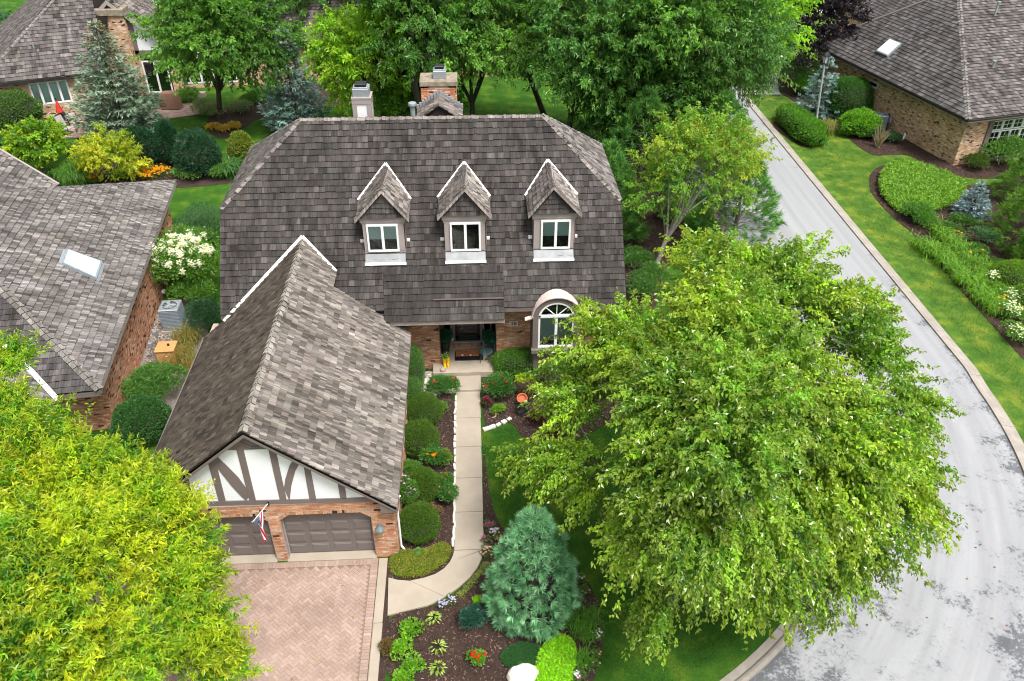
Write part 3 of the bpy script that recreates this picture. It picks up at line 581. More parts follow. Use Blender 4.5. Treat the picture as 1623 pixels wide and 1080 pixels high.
A = np.array([list(f) for f in fr_]); piece_objects('brick', [tuple(r) for r in A], brick_colors(BRICK_MAIN, len(A)), BM, H, .85, True, BR)
MB().box(((e0+e1_)/2, dy-.18, .18), (e1_-e0, .22, .3)).build('threshold', MORTAR, H)
# porch slab
p0_, p1_ = at(686, 592, .26), at(798, 588, .26); MB().prism([(p0_[0], p0_[1], 0), (p1_[0], p0_[1]-.02, 0), (p1_[0], yw+.0, 0), (ent1-.01, yw, 0), (ent1-.01, dy, 0), (pierL1+.01, dy, 0), (pierL1+.01, yw-.2, 0), (p0_[0], yw-.2, 0)], (0, 0, .26)).build('porch_slab', plain('porch_concrete', (.4, .34, .27), .85, .2, 1.3), H)
# arched window bay
wz0, wz1 = aty(853, 551, ye-.06)[2], aty(851, 502, ye-.06)[2]; acx = (ax0+ax1)/2; yb_ = ye-.06
gx0, gx1 = X(852, 551, yb_), X(908, 549, yb_); acx = (gx0+gx1)/2; hw = (gx1-gx0)/2; ohw = hw+.2; zt_ = aty(880, 476, yb_)[2]
def arch(m, r0, r1, y0, y1, cz, n=20, kx=1.):
    pts = [(math.cos(math.pi*i/n), math.sin(math.pi*i/n)) for i in range(n+1)]
    for (c0, s0), (c1, s1) in zip(pts[:-1], pts[1:]):
        P = lambda c, s, r, y: (acx+c*r, y, cz+s*r*asp_)
        m.hexa([P(c0, s0, r0, y0), P(c0, s0, r1, y0), P(c0, s0, r1, y1), P(c0, s0, r0, y1)], [P(c1, s1, r0, y0), P(c1, s1, r1, y0), P(c1, s1, r1, y1), P(c1, s1, r0, y1)])
asp_ = (zt_-wz1)/(hw+.06); sur = MB(); ysf = yb_-.06
sur.box((acx-(hw+ohw)/2, ysf+.1, (wz0+wz1)/2), (ohw-hw, .22, wz1-wz0)); sur.box((acx+(hw+ohw)/2, ysf+.1, (wz0+wz1)/2), (ohw-hw, .22, wz1-wz0)); arch(sur, hw, ohw, ysf-.01, yb_+.1, wz1)
sur.build('window_surround', TAUPE, H); MB().box((acx, ysf+.02, wz0-.09), (2*ohw+.1, .26, .18)).build('sill', TAUPE, H, bev=.01)
for sg in (-1, 1): MB().box((acx+sg*(ohw-.03), (yb_+.16+yw)/2, (wz1)/2), (.05, yw-yb_-.16, wz1)).build('bay_side', TAUPE, H)
MB().box((acx, yb_+.12, (wz0-.19)/2), (2*ohw-.12, .08, wz0-.19)).build('bay_apron', TAUPE, H)
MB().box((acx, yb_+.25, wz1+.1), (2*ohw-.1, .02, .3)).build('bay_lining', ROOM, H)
wf = window(H, (gx0, yb_), (gx1, yb_), 0, gx1-gx0, wz0, wz1, 2, .075, [.85, .85], out=.0)
fan = MB(); arch(fan, hw-.08, hw-.001, yb_-.05, yb_+.02, wz1-.02); fan.box((acx, yb_-.015, wz1+.01), (2*hw, .07, .09))
for a in (45, 90, 135):
    c_, s_ = math.cos(math.radians(a)), math.sin(math.radians(a)); fan.tube([(acx, yb_-.01, wz1), (acx+c_*(hw-.05), yb_-.01, wz1+s_*(hw-.05)*asp_)], .018, 6)
fo = fan.build('fan_light', WHITE, H); gp = [(acx+math.cos(math.pi*i/16)*(hw-.06), yb_+.005, wz1+math.sin(math.pi*i/16)*(hw-.06)*asp_) for i in range(17)]
MB().prism(gp, (0, .006, 0)).build('pane', GLASS, fo); gp = [(acx+math.cos(math.pi*i/16)*(hw), yb_+.35, wz1+math.sin(math.pi*i/16)*(hw)*asp_) for i in range(17)]; MB().prism(gp, (0, .02, 0)).build('window_recess', ROOM, fo)
hood = MB(); asp_o = asp_; arch(hood, ohw+.02, ohw+.055, ye-.2, yw+.2, wz1); hood.hexa([(acx-ohw-.3, ye-.2, wz1-.1), (acx-ohw, ye-.2, wz1), (acx-ohw, ye-.05, wz1+.02), (acx-ohw-.3, ye-.05, wz1-.04)], [(acx-ohw-.3, ye-.2, wz1-.08), (acx-ohw, ye-.2, wz1+.05), (acx-ohw, ye-.05, wz1+.06), (acx-ohw-.3, ye-.05, wz1-.02)]); hood.hexa([(acx+ohw, ye-.2, wz1), (acx+ohw+.42, ye-.2, wz1-.16), (acx+ohw+.42, ye+.1, wz1-.08), (acx+ohw, ye+.3, wz1+.05)], [(acx+ohw, ye-.2, wz1+.05), (acx+ohw+.42, ye-.2, wz1-.12), (acx+ohw+.42, ye+.1, wz1-.04), (acx+ohw, ye+.3, wz1+.1)]); hood.build('copper_hood', COPPER, H, smooth=True)
# number plaque
pz = aty(814, 512, yw); pq = MB().box((pz[0], yw-.03, pz[2]), (.36, .04, .24)).build('number_plaque', plain('plaque', (.62, .57, .5), .8, .1, 8), H, bev=.01)
def text(parent, s, loc, size, mat, rx=90, ext=.004):
    cu = bpy.data.curves.new('digits', 'FONT'); cu.body = s; cu.size = size; cu.extrude = ext; cu.align_x = 'CENTER'; cu.align_y = 'CENTER'; o = bpy.data.objects.new('digits', cu); o.location = loc; o.rotation_euler = (math.radians(rx), 0, 0); cu.materials.append(mat)
    C.objects.link(o); bpy.context.view_layer.update(); me = bpy.data.meshes.new_from_object(o); me.transform(o.matrix_world); bpy.data.objects.remove(o); q = bpy.data.objects.new('digits', me); link(q, parent); return q
text(pq, '28', (pz[0], yw-.052, pz[2]), .23, BLACK)
# downspout at garage corner
MB().tube([(pierL0-.02, yw-.25, 2.9), (pierL0-.02, yw-.25, .15), (pierL0+.0, yw-.45, .05)], .035, 6).build('downspout', WHITE, H)
# ---- dormers
for k_, (fx, fy, axp, ayp, wl, wr, wt, wb, tl, tr_, tt, tb) in enumerate([(603, 293, 609, 265, 580, 632, 356, 399, 570, 641, 345, 403), (736, 290, 735, 263, 711.5, 762, 353, 398, 700.5, 771, 341, 401), (878, 287, 872, 259, 855, 904, 349, 394.5, 844, 914, 338, 398)]):
    Yd = ym(4.98); Yf = Yd-.17
    TL, TR = aty(tl, tt, Yd), aty(tr_, tt, Yd); TB = aty((tl+tr_)/2, tb, Yd); zt0 = TL[2]; zb0 = Yd*0+4.98
    cxm = (TL[0]+TR[0])/2; hwd = (TR[0]-TL[0])/2; WT, WB = aty(wl, wt, Yd)[2], aty(wl, wb, Yd)[2]; WX0, WX1 = aty(wl+2, (wt+wb)/2, Yd)[0], aty(wr, (wt+wb)/2, Yd)[0]
    f = MB(); xL_, xR_ = cxm-hwd+.02, cxm+hwd-.02
    f.box((cxm, Yd+.06, (WT+zt0)/2), (2*hwd-.04, .12, zt0-WT)); f.box((cxm, Yd+.06, (WB+zb0)/2-.02), (2*hwd-.1, .12, WB-zb0+.06)); f.box(((xL_+WX0)/2+.02, Yd+.06, (WT+WB)/2), (WX0-xL_-.04, .12, WT-WB)); f.box(((xR_+WX1)/2-.02, Yd+.06, (WT+WB)/2), (xR_-WX1-.04, .12, WT-WB))
    f.box((cxm, Yd-.015, zt0-.1), (2*hwd+.03, .05, .2)); f.build('dormer_front', TAUPEL, H)
    s2 = MB()
    for x in (xL_+.02, xR_-.02): s2.prism([(x, Yd+.12, zb0), (x, Yd+.12, zt0), (x, ym(zt0)+.05, zt0)], (.04, 0, 0))
    s2.build('dormer_cheek', TAUPE, H)
    window(H, (WX0, Yd), (WX1, Yd), 0, WX1-WX0, WB, WT, 2, .07, [.58, .58] if k_ != 1 else None, out=.04)
    Fp = aty(fx, fy, Yf); Bp = atp(axp, ayp, EL_, nF); zrd = Fp[2]*.55+Bp[2]*.45; zB = Fp[2]*.15+Bp[2]*.85; xF = Fp[0]; yB = ym(zB)
    ehw = hwd+.16; zE = zt0+.02; yE = ym(zE)+.12
    Pf, Pb = LO((xF, Yf, zrd)), LO((xF, yB, zB)); L0, L1, R0, R1 = LO((cxm-ehw, Yf, zE)), LO((cxm-ehw, yE-.1, zE)), LO((cxm+ehw, Yf, zE)), LO((cxm+ehw, yE-.1, zE)); dd = LO((0, 0, -.05))
    d_ = MB(); d_.add([q+dd*.6 for q in (Pf, Pb, L0, L1, R0, R1)]+[q+dd*2 for q in (Pf, Pb, L0, L1, R0, R1)], [(0, 2, 3, 1), (0, 1, 5, 4), (6, 7, 9, 8), (6, 10, 11, 7), (0, 6, 8, 2), (0, 4, 10, 6), (2, 8, 9, 3), (4, 5, 11, 10)]); dro = d_.build('dormer_roof', TAUPE, H)
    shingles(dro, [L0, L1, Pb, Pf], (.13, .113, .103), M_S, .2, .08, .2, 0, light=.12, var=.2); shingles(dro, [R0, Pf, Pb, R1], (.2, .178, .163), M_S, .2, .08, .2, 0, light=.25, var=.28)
    nL, nR = unit(np.cross(Pf-L0, L1-L0)), unit(np.cross(Pf-R0, R1-R0)); nL *= np.sign(nL[2]); nR *= np.sign(nR[2])
    ridge_caps(dro, Pf, Pb, M_S, (.17, .153, .142), nR, nL, .17, .08, .02)
    # shingled gable face with rake shingles
    gpoly = [LO((cxm-ehw+.17, Yf+.08, zE+.0)), LO((cxm+ehw-.17, Yf+.08, zE+.0)), LO((xF, Yf+.08, zrd-.15))]
    MB().prism([q+LO((0, .02, 0)) for q in gpoly], (0, .2, 0)).build('dormer_gable', TAUPE, H); shingles(dro, gpoly, (.075, .066, .063), M_F, .2, .08, .2, 0, var=.12, light=.1)
    for E_, sgn in ((L0, 1), (R0, -1)):
        a = E_+LO((0, -.01, .01)); b_ = Pf+LO((0, -.01, .01)); nn = nL if sgn > 0 else nR
        mk = []; cs = []; K = 9; s_ = LO((0, 1, 0)); dvec = (b_-a)
        for q in range(K):
            o1 = a+dvec*(q/K); e_ = dvec*(1.12/K); t_ = nn*.035
            dwn = LO((0, -.0, -.17)); mk.append([o1+dwn+LO((0, -.03, 0)), o1+dwn+e_+LO((0, -.015, 0)), o1+dwn*.2+e_+LO((0, .0, 0)), o1+dwn*.2, o1+dwn+LO((0, -.03, 0))+LO((0, -.04, .03)), o1+dwn+e_+LO((0, -.03, .01)), o1+e_+t_*.4+LO((0, .06, 0)), o1+t_+LO((0, .06, 0))]); cs.append(LO((.2, .175, .16))*(1+R_.normal(0, .15)))
        ob = batch('rake_shingles', np.array(mk), np.array(cs), M_F, dro, .6, True); ob['kind'] = 'stuff'
    # white valley flashing, side returns, sloped sill apron
    for E1_, sg in ((L1, -1), (R1, 1)):
        e_ = LO((E1_[0]+sg*.02, ym(zE), zE))+nF*.03; flash(dro, [e_+nF*.04, LO((xF, yB, zB))+nF*.1+LO((0, .03, .03))], .085, .02, FLASHM, nF, 'valley_flashing')
        MB().box((cxm+sg*(hwd+.04), Yd+.3, ze+(Yd+.3-ye)*sl_+.06), (.14, .07, .1)).build('side_flashing', WHITE, dro)
    ap = LO((cxm, Yd-.005, zb0)); v2 = unit((0, 1, sl_)); m_ = MB(); m_.obox(ap-LO((hwd-.06, 0, 0))-v2*.33+nF*.03, (1, 0, 0), v2, nF, 2*hwd-.12, .33, .015); m_.build('sill_apron', LEAD, dro)
    m_ = MB(); m_.obox(ap-LO((hwd-.04, 0, 0))-v2*.42+nF*.03, (1, 0, 0), v2, nF, 2*hwd-.08, .1, .03); m_.build('apron_edge', WHITE, dro)
# ================================================================== GARAGE WING
gy, gf = 16.82, 16.52; gxr, gzr = -6.1, 5.50; gxe, gze = -2.33, 2.44; gxl = 2*gxr-gxe+.02; gs = (gzr-gze)/(gxe-gxr); gyb = 25.18
m_gr = ym(gzr); yv = ym(gze)
A0, A1, Rf, Rb = LO((gxe, gf, gze)), LO((gxe, gyb, gze)), LO((gxr, gf, gzr)), LO((gxr, m_gr, gzr)); xv = gxr+(gzr-ze)/gs   # where slope meets main eave
V1 = LO((xv-.35, ym(ze+.25), gzr-(xv-.35-gxr)*gs)); V1 = LO((-4.9, gyb+.0, gzr-(1.2)*gs)); 
rgt = [A0, A1, V1, LO((V1[0], ym(V1[2]), V1[2])), Rb, Rf]; lzl = gze; lft = [LO((gxl, gf, gze)), Rf, Rb, LO((gxr-(gzr-ze)/gs, ye, ze)), LO((gxl, ye, gze))]
dk = MB(); dd = LO((0, 0, -.03)); bb = LO((0, 0, -.14))
for poly in (rgt, lft): 
    q = [p_+dd for p_ in poly]; n_ = unit(np.cross(q[1]-q[0], q[2]-q[0])); q = q if n_[2] > 0 else q[::-1]; dk.prism([p_+bb-dd*2 for p_ in q], (0, 0, .08))
GR = dk.build('garage_roof', DARK, H)
# split right slope into convex pieces for laying
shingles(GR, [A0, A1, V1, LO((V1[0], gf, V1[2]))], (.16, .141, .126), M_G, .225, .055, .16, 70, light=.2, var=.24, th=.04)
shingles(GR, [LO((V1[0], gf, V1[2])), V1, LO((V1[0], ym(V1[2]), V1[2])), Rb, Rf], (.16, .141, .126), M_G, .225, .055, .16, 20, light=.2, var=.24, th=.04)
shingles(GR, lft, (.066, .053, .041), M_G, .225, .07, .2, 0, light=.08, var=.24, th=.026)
nGR, nGL = unit((gs, 0, 1)), unit((-gs, 0, 1)); ridge_caps(GR, Rf+LO((0, -.02, .01)), Rb, M_G, (.27, .245, .215), nGR, nGL, .28, .13, .03)
flash(GR, [LO((gxr-(gzr-ze)/gs-.25, ye-.1, ze-.2))+nF*.05, Rb+nF*.06+LO((0, 0, .03))], .12, .03, FLASHM, nF, 'valley_flashing'); flash(GR, [LO((V1[0], ym(V1[2]), V1[2]))+nF*.05, Rb+nF*.06+LO((0, 0, .03))], .1, .03, FLASHM, nF, 'valley_flashing')
# walls
gwl, gwr = gxl+.12, gxe-.13
d0, d1 = X(457.5, 889, gy), X(597.5, 884, gy); dh = aty(513, 814, gy)[2]; pw_ = X(440.5, 889, gy); dl1 = pw_; dl0 = dl1-(d1-d0)
ops = [(dl0-gwl, dl1-gwl, 0, dh), (d0-gwl, d1-gwl, 0, dh)]; zg = aty(513, 797, gy)[2]
brick_wall(H, (gwl, gy), (gwr, gy), 0, zg+.0, BRICK_MAIN, [(ops[0][0], ops[0][1], 0, dh+.11), (ops[1][0], ops[1][1], 0, dh+.11)], n_ind=150, skip=lambda u_, z_: False)
brick_wall(H, (gwr, gy), (gwr, gyb+1), 0, gze-.02, BRICK_MAIN); brick_wall(H, (gwl, gyb+1), (gwl, gy), 0, gze-.02, BRICK_MAIN)
for a_, b_ in ((dl0, dl1), (d0, d1)):
    w_ = b_-a_; ch = .3; chz = .22
    lint = MB(); lint.box(((a_+b_)/2, gy+.1, dh+.055), (w_, .2, .11)); lint.prism([(a_, gy, dh-chz), (a_, gy, dh), (a_+ch, gy, dh)], (0, .2, 0)); lint.prism([(b_, gy, dh-chz), (b_-ch, gy, dh), (b_, gy, dh)], (0, .2, 0)); lint.build('lintel', MORTAR, H)
    fr_ = []; x = a_+ch
    while x < b_-ch-.03: fr_.append((LO((x+.005, gy-.0, dh+.003)), LO((.06, 0, 0)), LO((0, 0, .1)), LO((0, -.016, 0)))); x += .07
    for xs, sg in ((a_, 1), (b_, -1)):
        L_ = math.hypot(ch, chz); tx, tz = ch/L_*sg, chz/L_; K = 5; st = .068 if sg > 0 else .068
        for q in range(K):
            o1 = LO((xs+tx*(q*L_/K), gy, dh-chz+tz*(q*L_/K))); av = LO((tx*.062, 0, tz*.062)); bv = LO((-tz*.1*sg, 0, abs(tx)*.1)); fr_.append((o1, av if sg > 0 else av, bv, LO((0, -.018, 0))))
    A = np.array([list(f) for f in fr_]); cs = brick_colors(dict(BRICK_MAIN, pd=0), len(A))*.95; piece_objects('brick', [tuple(r) for r in A], cs, BM, H, .8, True, BR)
    # door with raised panels
    dyv = gy+.22; dmb = MB(); rh = (dh-.06)/4
    for r in range(4): dmb.box(((a_+b_)/2, dyv+.02, .05+rh*(r+.5)), (w_, .04, rh-.008))
    gd = dmb.build('garage_door', TAUPED, H)
    for r in range(4):
        for c_ in range(4):
            cx_ = a_+w_*(c_+.5)/4; cz_ = .05+rh*(r+.5); pw2, ph = w_/4-.18, rh-.17
            pm = MB(); P = lambda x, z, y: (cx_+x, dyv+y, cz_+z)
            pm.hexa([P(-pw2/2-.03, -ph/2-.03, 0), P(pw2/2+.03, -ph/2-.03, 0), P(pw2/2+.03, ph/2+.03, 0), P(-pw2/2-.03, ph/2+.03, 0)], [P(-pw2/2-.024, -ph/2-.024, -.014), P(pw2/2+.024, -ph/2-.024, -.014), P(pw2/2+.024, ph/2+.024, -.014), P(-pw2/2-.024, ph/2+.024, -.014)])
            pm.hexa([P(-pw2/2, -ph/2, -.013), P(pw2/2, -ph/2, -.013), P(pw2/2, ph/2, -.013), P(-pw2/2, ph/2, -.013)], [P(-pw2/2+.02, -ph/2+.02, -.028), P(pw2/2-.02, -ph/2+.02, -.028), P(pw2/2-.02, ph/2-.02, -.028), P(-pw2/2+.02, ph/2-.02, -.028)])
            pm.build('door_panel', TAUPED, gd)
    MB().box(((a_+b_)/2, dyv-.01, .025), (w_, .05, .05)).build('door_seal', BLACK, gd)
    for x, s_ in ((a_, 1), (b_, -1)):
        jm = MB(); jm.box((x+s_*.012, gy+.12, dh/2-.1), (.024, .2, dh-.2)); jm.box((x+s_*.035, gy+.2, dh/2-.1), (.03, .03, dh-.2)); jm.build('door_jamb', TAUPEL, H)
    MB().box(((a_+b_)/2, gy+.08, .03), (w_+.0, .34, .07)).build('apron_slab', CONC, H)
# half-timbered gable: stucco field with proud timbers, traced on the wall plane
yt = gy-.02
st = [LO((gxr-3.6, yt, zg)), LO((gxr+3.6, yt, zg)), LO((gxr+.05, yt, gzr-.22))]; MB().prism([st[0], st[1], st[2]], (0, .12, 0)).build('stucco_gable', STUCCO, H)
def GP(x, y): q = aty(200+x/3.6, 640+y/3.6, yt-.03); return q
def timber(pts, nm='timber', y_=yt-.03, th=.06): q = [LO((p_[0], y_, p_[2])) for p_ in pts]; return MB().prism(q, (0, th, 0)).build(nm, TAUPE, H, bev=.004)
timber([GP(250, 592), GP(1415, 560), GP(1412, 537), GP(250, 566)]); timber([GP(505, 292), GP(535, 264), GP(905, 258), GP(975, 295), GP(690, 160)] and [GP(500, 300), GP(520, 268), GP(925, 256), GP(950, 285), GP(940, 262), GP(880, 238), GP(690, 150), GP(560, 230)][1:7], y_=yt-.034)
for q in ([(628, 262), (668, 262), (740, 556), (703, 556)], [(810, 259), (850, 258), (915, 552), (877, 552)], [(462, 325), (502, 300), (567, 558), (528, 560)], [(1005, 318), (1042, 334), (1084, 548), (1046, 548)], [(1198, 408), (1240, 430), (1258, 545), (1222, 545)], [(312, 436), (348, 412), (386, 545), (346, 548)]): timber([GP(*p_) for p_ in q])
def curve_strip(c1, c2): 
    m_ = MB()
    for (a, b_), (c, d) in zip(zip(c1[:-1], c1[1:]), zip(c2[:-1], c2[1:])): m_.hexa([LO((*[GP(*q)[i] for i in (0,)], yt-.026, GP(*q)[2])) for q in (a, b_, d, c)], [LO((GP(*q)[0], yt+.03, GP(*q)[2])) for q in (a, b_, d, c)])
    return m_.build('curved_brace', TAUPE, H)
curve_strip([(478, 312), (540, 395), (600, 470), (655, 530), (685, 556)], [(512, 300), (585, 368), (640, 425), (680, 480), (703, 525)])
curve_strip([(970, 292), (930, 360), (908, 430), (900, 485)], [(1003, 318), (965, 385), (942, 470), (932, 556)])
timber([GP(1388, 512), GP(1414, 520), GP(1414, 552), GP(1388, 546)])
vc = aty(200+716/3.6, 640+205/3.6, yt-.05); rv = .29; vm = MB(); ring = [(math.cos(6.283*i/24), math.sin(6.283*i/24)) for i in range(24)]
vm.add([(vc[0]+c_*r_, yt-.06+dy_, vc[2]+s_*r_) for r_, dy_ in ((rv, .05), (rv, -.02), (rv-.03, -.03), (rv-.04, .0)) for c_, s_ in ring], [(i*24+j, i*24+(j+1) % 24, (i+1)*24+(j+1) % 24, (i+1)*24+j)[::-1] for i in range(3) for j in range(24)])
for q in range(9):
    z_ = vc[2]-rv+.07+q*.058; hw_ = math.sqrt(max(0, (rv-.04)**2-(z_-vc[2])**2)); vm.hexa([(vc[0]-hw_, yt-.05, z_), (vc[0]+hw_, yt-.05, z_), (vc[0]+hw_, yt-.05, z_+.012), (vc[0]-hw_, yt-.05, z_+.012)], [(vc[0]-hw_, yt-.03, z_+.03), (vc[0]+hw_, yt-.03, z_+.03), (vc[0]+hw_, yt-.03, z_+.042), (vc[0]-hw_, yt-.03, z_+.042)])
vm.build('round_vent', TAUPE, H)
# rake fascia boards and soffits
for E_, sg in ((A0, 1), (LO((gxl, gf, gze)), -1)):
    a = Rf+LO((0, .0, -.05)); b_ = E_+LO((sg*.02, 0, -.05)); dn_ = LO((0, 0, -.17)); m_ = MB(); m_.hexa([a, b_, b_+dn_, a+dn_*1.05], [p_+LO((0, .035, 0)) for p_ in (a, b_, b_+dn_, a+dn_*1.05)]); m_.build('rake_board', TAUPE, H)
    m_ = MB(); a2, b2_ = a+LO((0, .02, -.12)), b_+LO((0, .02, -.12)); m_.hexa([a2, b2_, b2_+LO((0, .3, 0)), a2+LO((0, .3, 0))], [p_+LO((0, 0, .02)) for p_ in (a2, b2_, b2_+LO((0, .3, 0)), a2+LO((0, .3, 0)))]); m_.build('rake_soffit', TAUPE, H)
    m_ = MB(); xx0, xx1 = E_[0]-sg*.0, E_[0]-sg*.46; m_.hexa([(xx0, gf+.03, gze-.24), (xx1, gf+.03, gze-.24), (xx1, gf+.03, gze-.02+.3), (xx0, gf+.03, gze-.06)], [(xx0, gy, gze-.24), (xx1, gy, gze-.24), (xx1, gy, gze+.28), (xx0, gy, gze-.06)]); m_.build('eave_return', TAUPE, H)
    MB().box((E_[0]+sg*.02, (gf+gyb)/2, gze-.1), (.04, gyb-gf-.02, .12)).build('eave_board', TAUPE, H)
MB().tube([(gxe+.05, gy+.3, gze-.15), (gwr+.07, gy+.3, gze-.4), (gwr+.07, gy+.3, .12), (gwr+.25, gy+.1, .04)], .035, 6).build('downspout', WHITE, H)
# wall lantern right of the garage door
def lantern(loc, label, s=1.):
    t_ = thing('wall_lantern', label, 'lantern', loc); x, y, z = loc; m_ = MB(); m_.box((x, y-.01*s, z-.05), (.09*s, .02, .3*s)); m_.tube([(x, y-.02, z-.1*s), (x, y-.12*s, z-.16*s), (x, y-.14*s, z-.08*s)], .012*s, 6); m_.build('bracket', METALD, t_)
    MB().lathe((x, y-.14*s, z-.06*s), [(.02*s, -.12*s), (.06*s, .0), (.1*s, .2*s), (.095*s, .21*s)], 6).build('lantern_glass', plain('amber_glass', (.35, .25, .1), .15, .1, 3, spec=.8), t_)
    MB().lathe((x, y-.14*s, z-.06*s), [(.125*s, .2*s), (.13*s, .215*s), (.05*s, .31*s), (.03*s, .34*s), (.015*s, .4*s)], 8).build('lantern_cap', plain('weathered_copper', (.13, .17, .18), .6, .2, 8), t_); return t_
lp = aty(603, 838, gy-.05); lantern((lp[0], gy-.02, lp[2]-.05), 'weathered carriage lantern on the brick pier right of the garage doors', 1.15)
# rooftop chimneys of the main house
def chim_cap(parent, c, sx, sy, z, h=.4):
    m_ = MB(); m_.box((c[0], c[1], z+h/2), (sx, sy, h)); m_.box((c[0], c[1], z+h+.02), (sx*.86, sy*.86, .05)); m_.build('flue_cap', METAL, parent, bev=.01)
    MB().box((c[0], c[1], z+h+.1), (sx*.7, sy*.7, .12)).build('flue_hood', METALD, parent, bev=.02)
Yc = 31.2; a, b_ = aty(567/3.6+400, 158, Yc), aty(400+673/3.6, 158, Yc); bx = thing('boxed_chimney', 'white panelled square chimney with taupe trim and a metal flue cap on the roof ridge', 'chimney', (a[0]/2+b_[0]/2, Yc+.45, 7.5)); wz = b_[0]-a[0]; cxx = (a[0]+b_[0])/2; zt = a[2]
MB().box((cxx, Yc+wz/2, zt-1.5), (wz-.04, wz-.04, 3.)).build('panel', WHITE, bx)
for dx_ in (-1, 1):
    for dy__ in (-1, 1): MB().box((cxx+dx_*(wz/2-.075), Yc+wz/2+dy__*(wz/2-.075), zt-1.5), (.17, .17, 3.)).build('corner_post', TAUPEL, bx)
MB().box((cxx, Yc+wz/2, zt-.09), (wz+.03, wz+.03, .2)).build('rail', TAUPEL, bx); MB().box((cxx, Yc+wz/2, zt+.03), (wz+.06, wz+.06, .06)).build('cap_slab', TAUPEL, bx); chim_cap(bx, (cxx, Yc+wz/2), .62, .6, zt+.05, .32)
Yc = 31.9; a, b_ = aty(667, 137, Yc), aty(723, 137, Yc); zt = a[2]; bc = thing('brick_chimney', 'red brick chimney with mossy concrete cap rising behind the ridge', 'chimney', ((a[0]+b_[0])/2, Yc+.5, 7))
brick_wall(bc, (a[0], Yc), (b_[0], Yc), 7., zt-.02, dict(BRICK_MAIN, base=(.46, .17, .09)), thick=.3); brick_wall(bc, (b_[0], Yc), (b_[0], Yc+1), 7., zt-.02, BRICK_MAIN, thick=.3); brick_wall(bc, (a[0], Yc+1), (a[0], Yc), 7., zt-.02, BRICK_MAIN, thick=.3)
MB().box(((a[0]+b_[0])/2, Yc+.5, zt+.09), (b_[0]-a[0]+.1, 1.12, .2)).build('chimney_cap', CONCD, bc, bev=.02); chim_cap(bc, ((a[0]+b_[0])/2+.05, Yc+.5), .5, .5, zt+.19, .3)
# small cricket roof between ridge and chimney
q0, q1 = aty(666, 188, 31.), aty(728, 188, 31.); ap = aty(697, 156, 31.3); cr = MB(); cm = (q0[0]+q1[0])/2
cr.add([(q0[0]-.1, 30.6, 8.5), (q1[0]+.1, 30.6, 8.5), (cm, 30.6, ap[2]-.02), (q0[0]-.1, 32, 8.5), (q1[0]+.1, 32, 8.5), (cm, 32, ap[2]-.02)], [(0, 1, 2), (3, 5, 4), (0, 2, 5, 3), (1, 4, 5, 2)]); cr.build('cricket', DARK, H)
shingles(H, [LO((q0[0]-.12, 30.5, 8.5)), LO((q0[0]-.12, 31.85, 8.5)), LO((cm, 31.85, ap[2])), LO((cm, 30.5, ap[2]))], (.14, .12, .11), M_S, .2, .08, .2); shingles(H, [LO((q1[0]+.12, 30.5, 8.5)), LO((cm, 30.5, ap[2])), LO((cm, 31.85, ap[2])), LO((q1[0]+.12, 31.85, 8.5))], (.16, .14, .13), M_S, .2, .08, .2)
for sg, q in ((-1, q0[0]-.15), (1, q1[0]+.15)):
    for i in range(8): MB().box((q+(cm-q)*(i+.5)/8, 31.82, 8.52+(ap[2]-8.5)*(i+.5)/8+.04), (.13, .1, .17)).build('step_flashing', METAL, H)
vp_ = aty(655, 187, 30.3); vt = aty(656, 168, 30.3); vn = thing('roof_vent_pipe', 'slim galvanised vent pipe with round cap between the two chimneys', 'vent pipe', (vp_[0], 30.3, 8.3)); MB().lathe((vp_[0], 30.3, 8.3), [(.09, 0), (.09, vt[2]-8.3)], 12).build('pipe', METAL, vn, smooth=True); MB().lathe((vp_[0], 30.3, vt[2]), [(.15, 0), (.17, .04), (.15, .12), (.05, .16)], 12).build('rain_cap', METAL, vn, smooth=True)
# ================================================================== NEIGHBOUR WEST (E)
E1, E2 = LO((-12.41, 22, 2.7)), LO((-14.38, 38.5, 2.7)); e_ = unit(E2-E1); mi = LO((-e_[1], e_[0], 0)); apx = E1+e_*8.28+mi*7.36+LO((0, 0, 3.68))
NE = thing('neighbour_house', 'brick neighbour house at left edge with weathered hipped shake roof and one skylight', 'house', (-18, 30, 0))
M_E = RM('shake_west', e_, mi); M_E2 = RM('shake_west_front', mi, e_); TE = (.145, .133, .125)
far_ = E1+mi*16+LO((0, 0, 0)); farb = E2+mi*16
dm = MB(); dm.add([q-LO((0, 0, .04)) for q in (E1, E2, farb, far_, apx, apx+mi*1.2)], [(0, 1, 4), (1, 2, 5, 4), (2, 3, 5), (3, 0, 4, 5), (3, 2, 1, 0)]); RE = dm.build('roof', DARK, NE)
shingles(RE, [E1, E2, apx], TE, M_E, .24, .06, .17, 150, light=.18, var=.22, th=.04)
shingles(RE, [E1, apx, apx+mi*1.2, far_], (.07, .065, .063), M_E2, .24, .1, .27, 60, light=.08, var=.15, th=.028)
nr = unit(-mi*.5+LO((0, 0, 1))); nfr = unit(-e_*(3.68/8.28)+LO((0, 0, 1)))
ridge_caps(RE, E1+LO((0, 0, .02)), apx, M_E2, (.17, .158, .145), nr, nfr, .3, .15, .035); ridge_caps(RE, E2, apx, M_E2, (.14, .127, .118), unit(e_*.5+LO((0, 0, 1))), nr, .3, .12)
MB().obox(E1+LO((0, 0, -.2)), e_, (0, 0, 1), mi, 16.62, .17, .05).build('fascia', TAUPEL, NE); MB().obox(E1+LO((0, 0, -.22)), mi, (0, 0, 1), e_, 4., .18, .04).build('fascia', TAUPE, NE)
c0 = at(189, 678); c1 = LO((-14.3, 36.5, 0)); c0 = c0-(c1-c0)/np.linalg.norm(c1-c0)*0
brick_wall(NE, c0+(c0-c1)*0, c1, 0, 2.6, BRICK_PINK, n_ind=110)
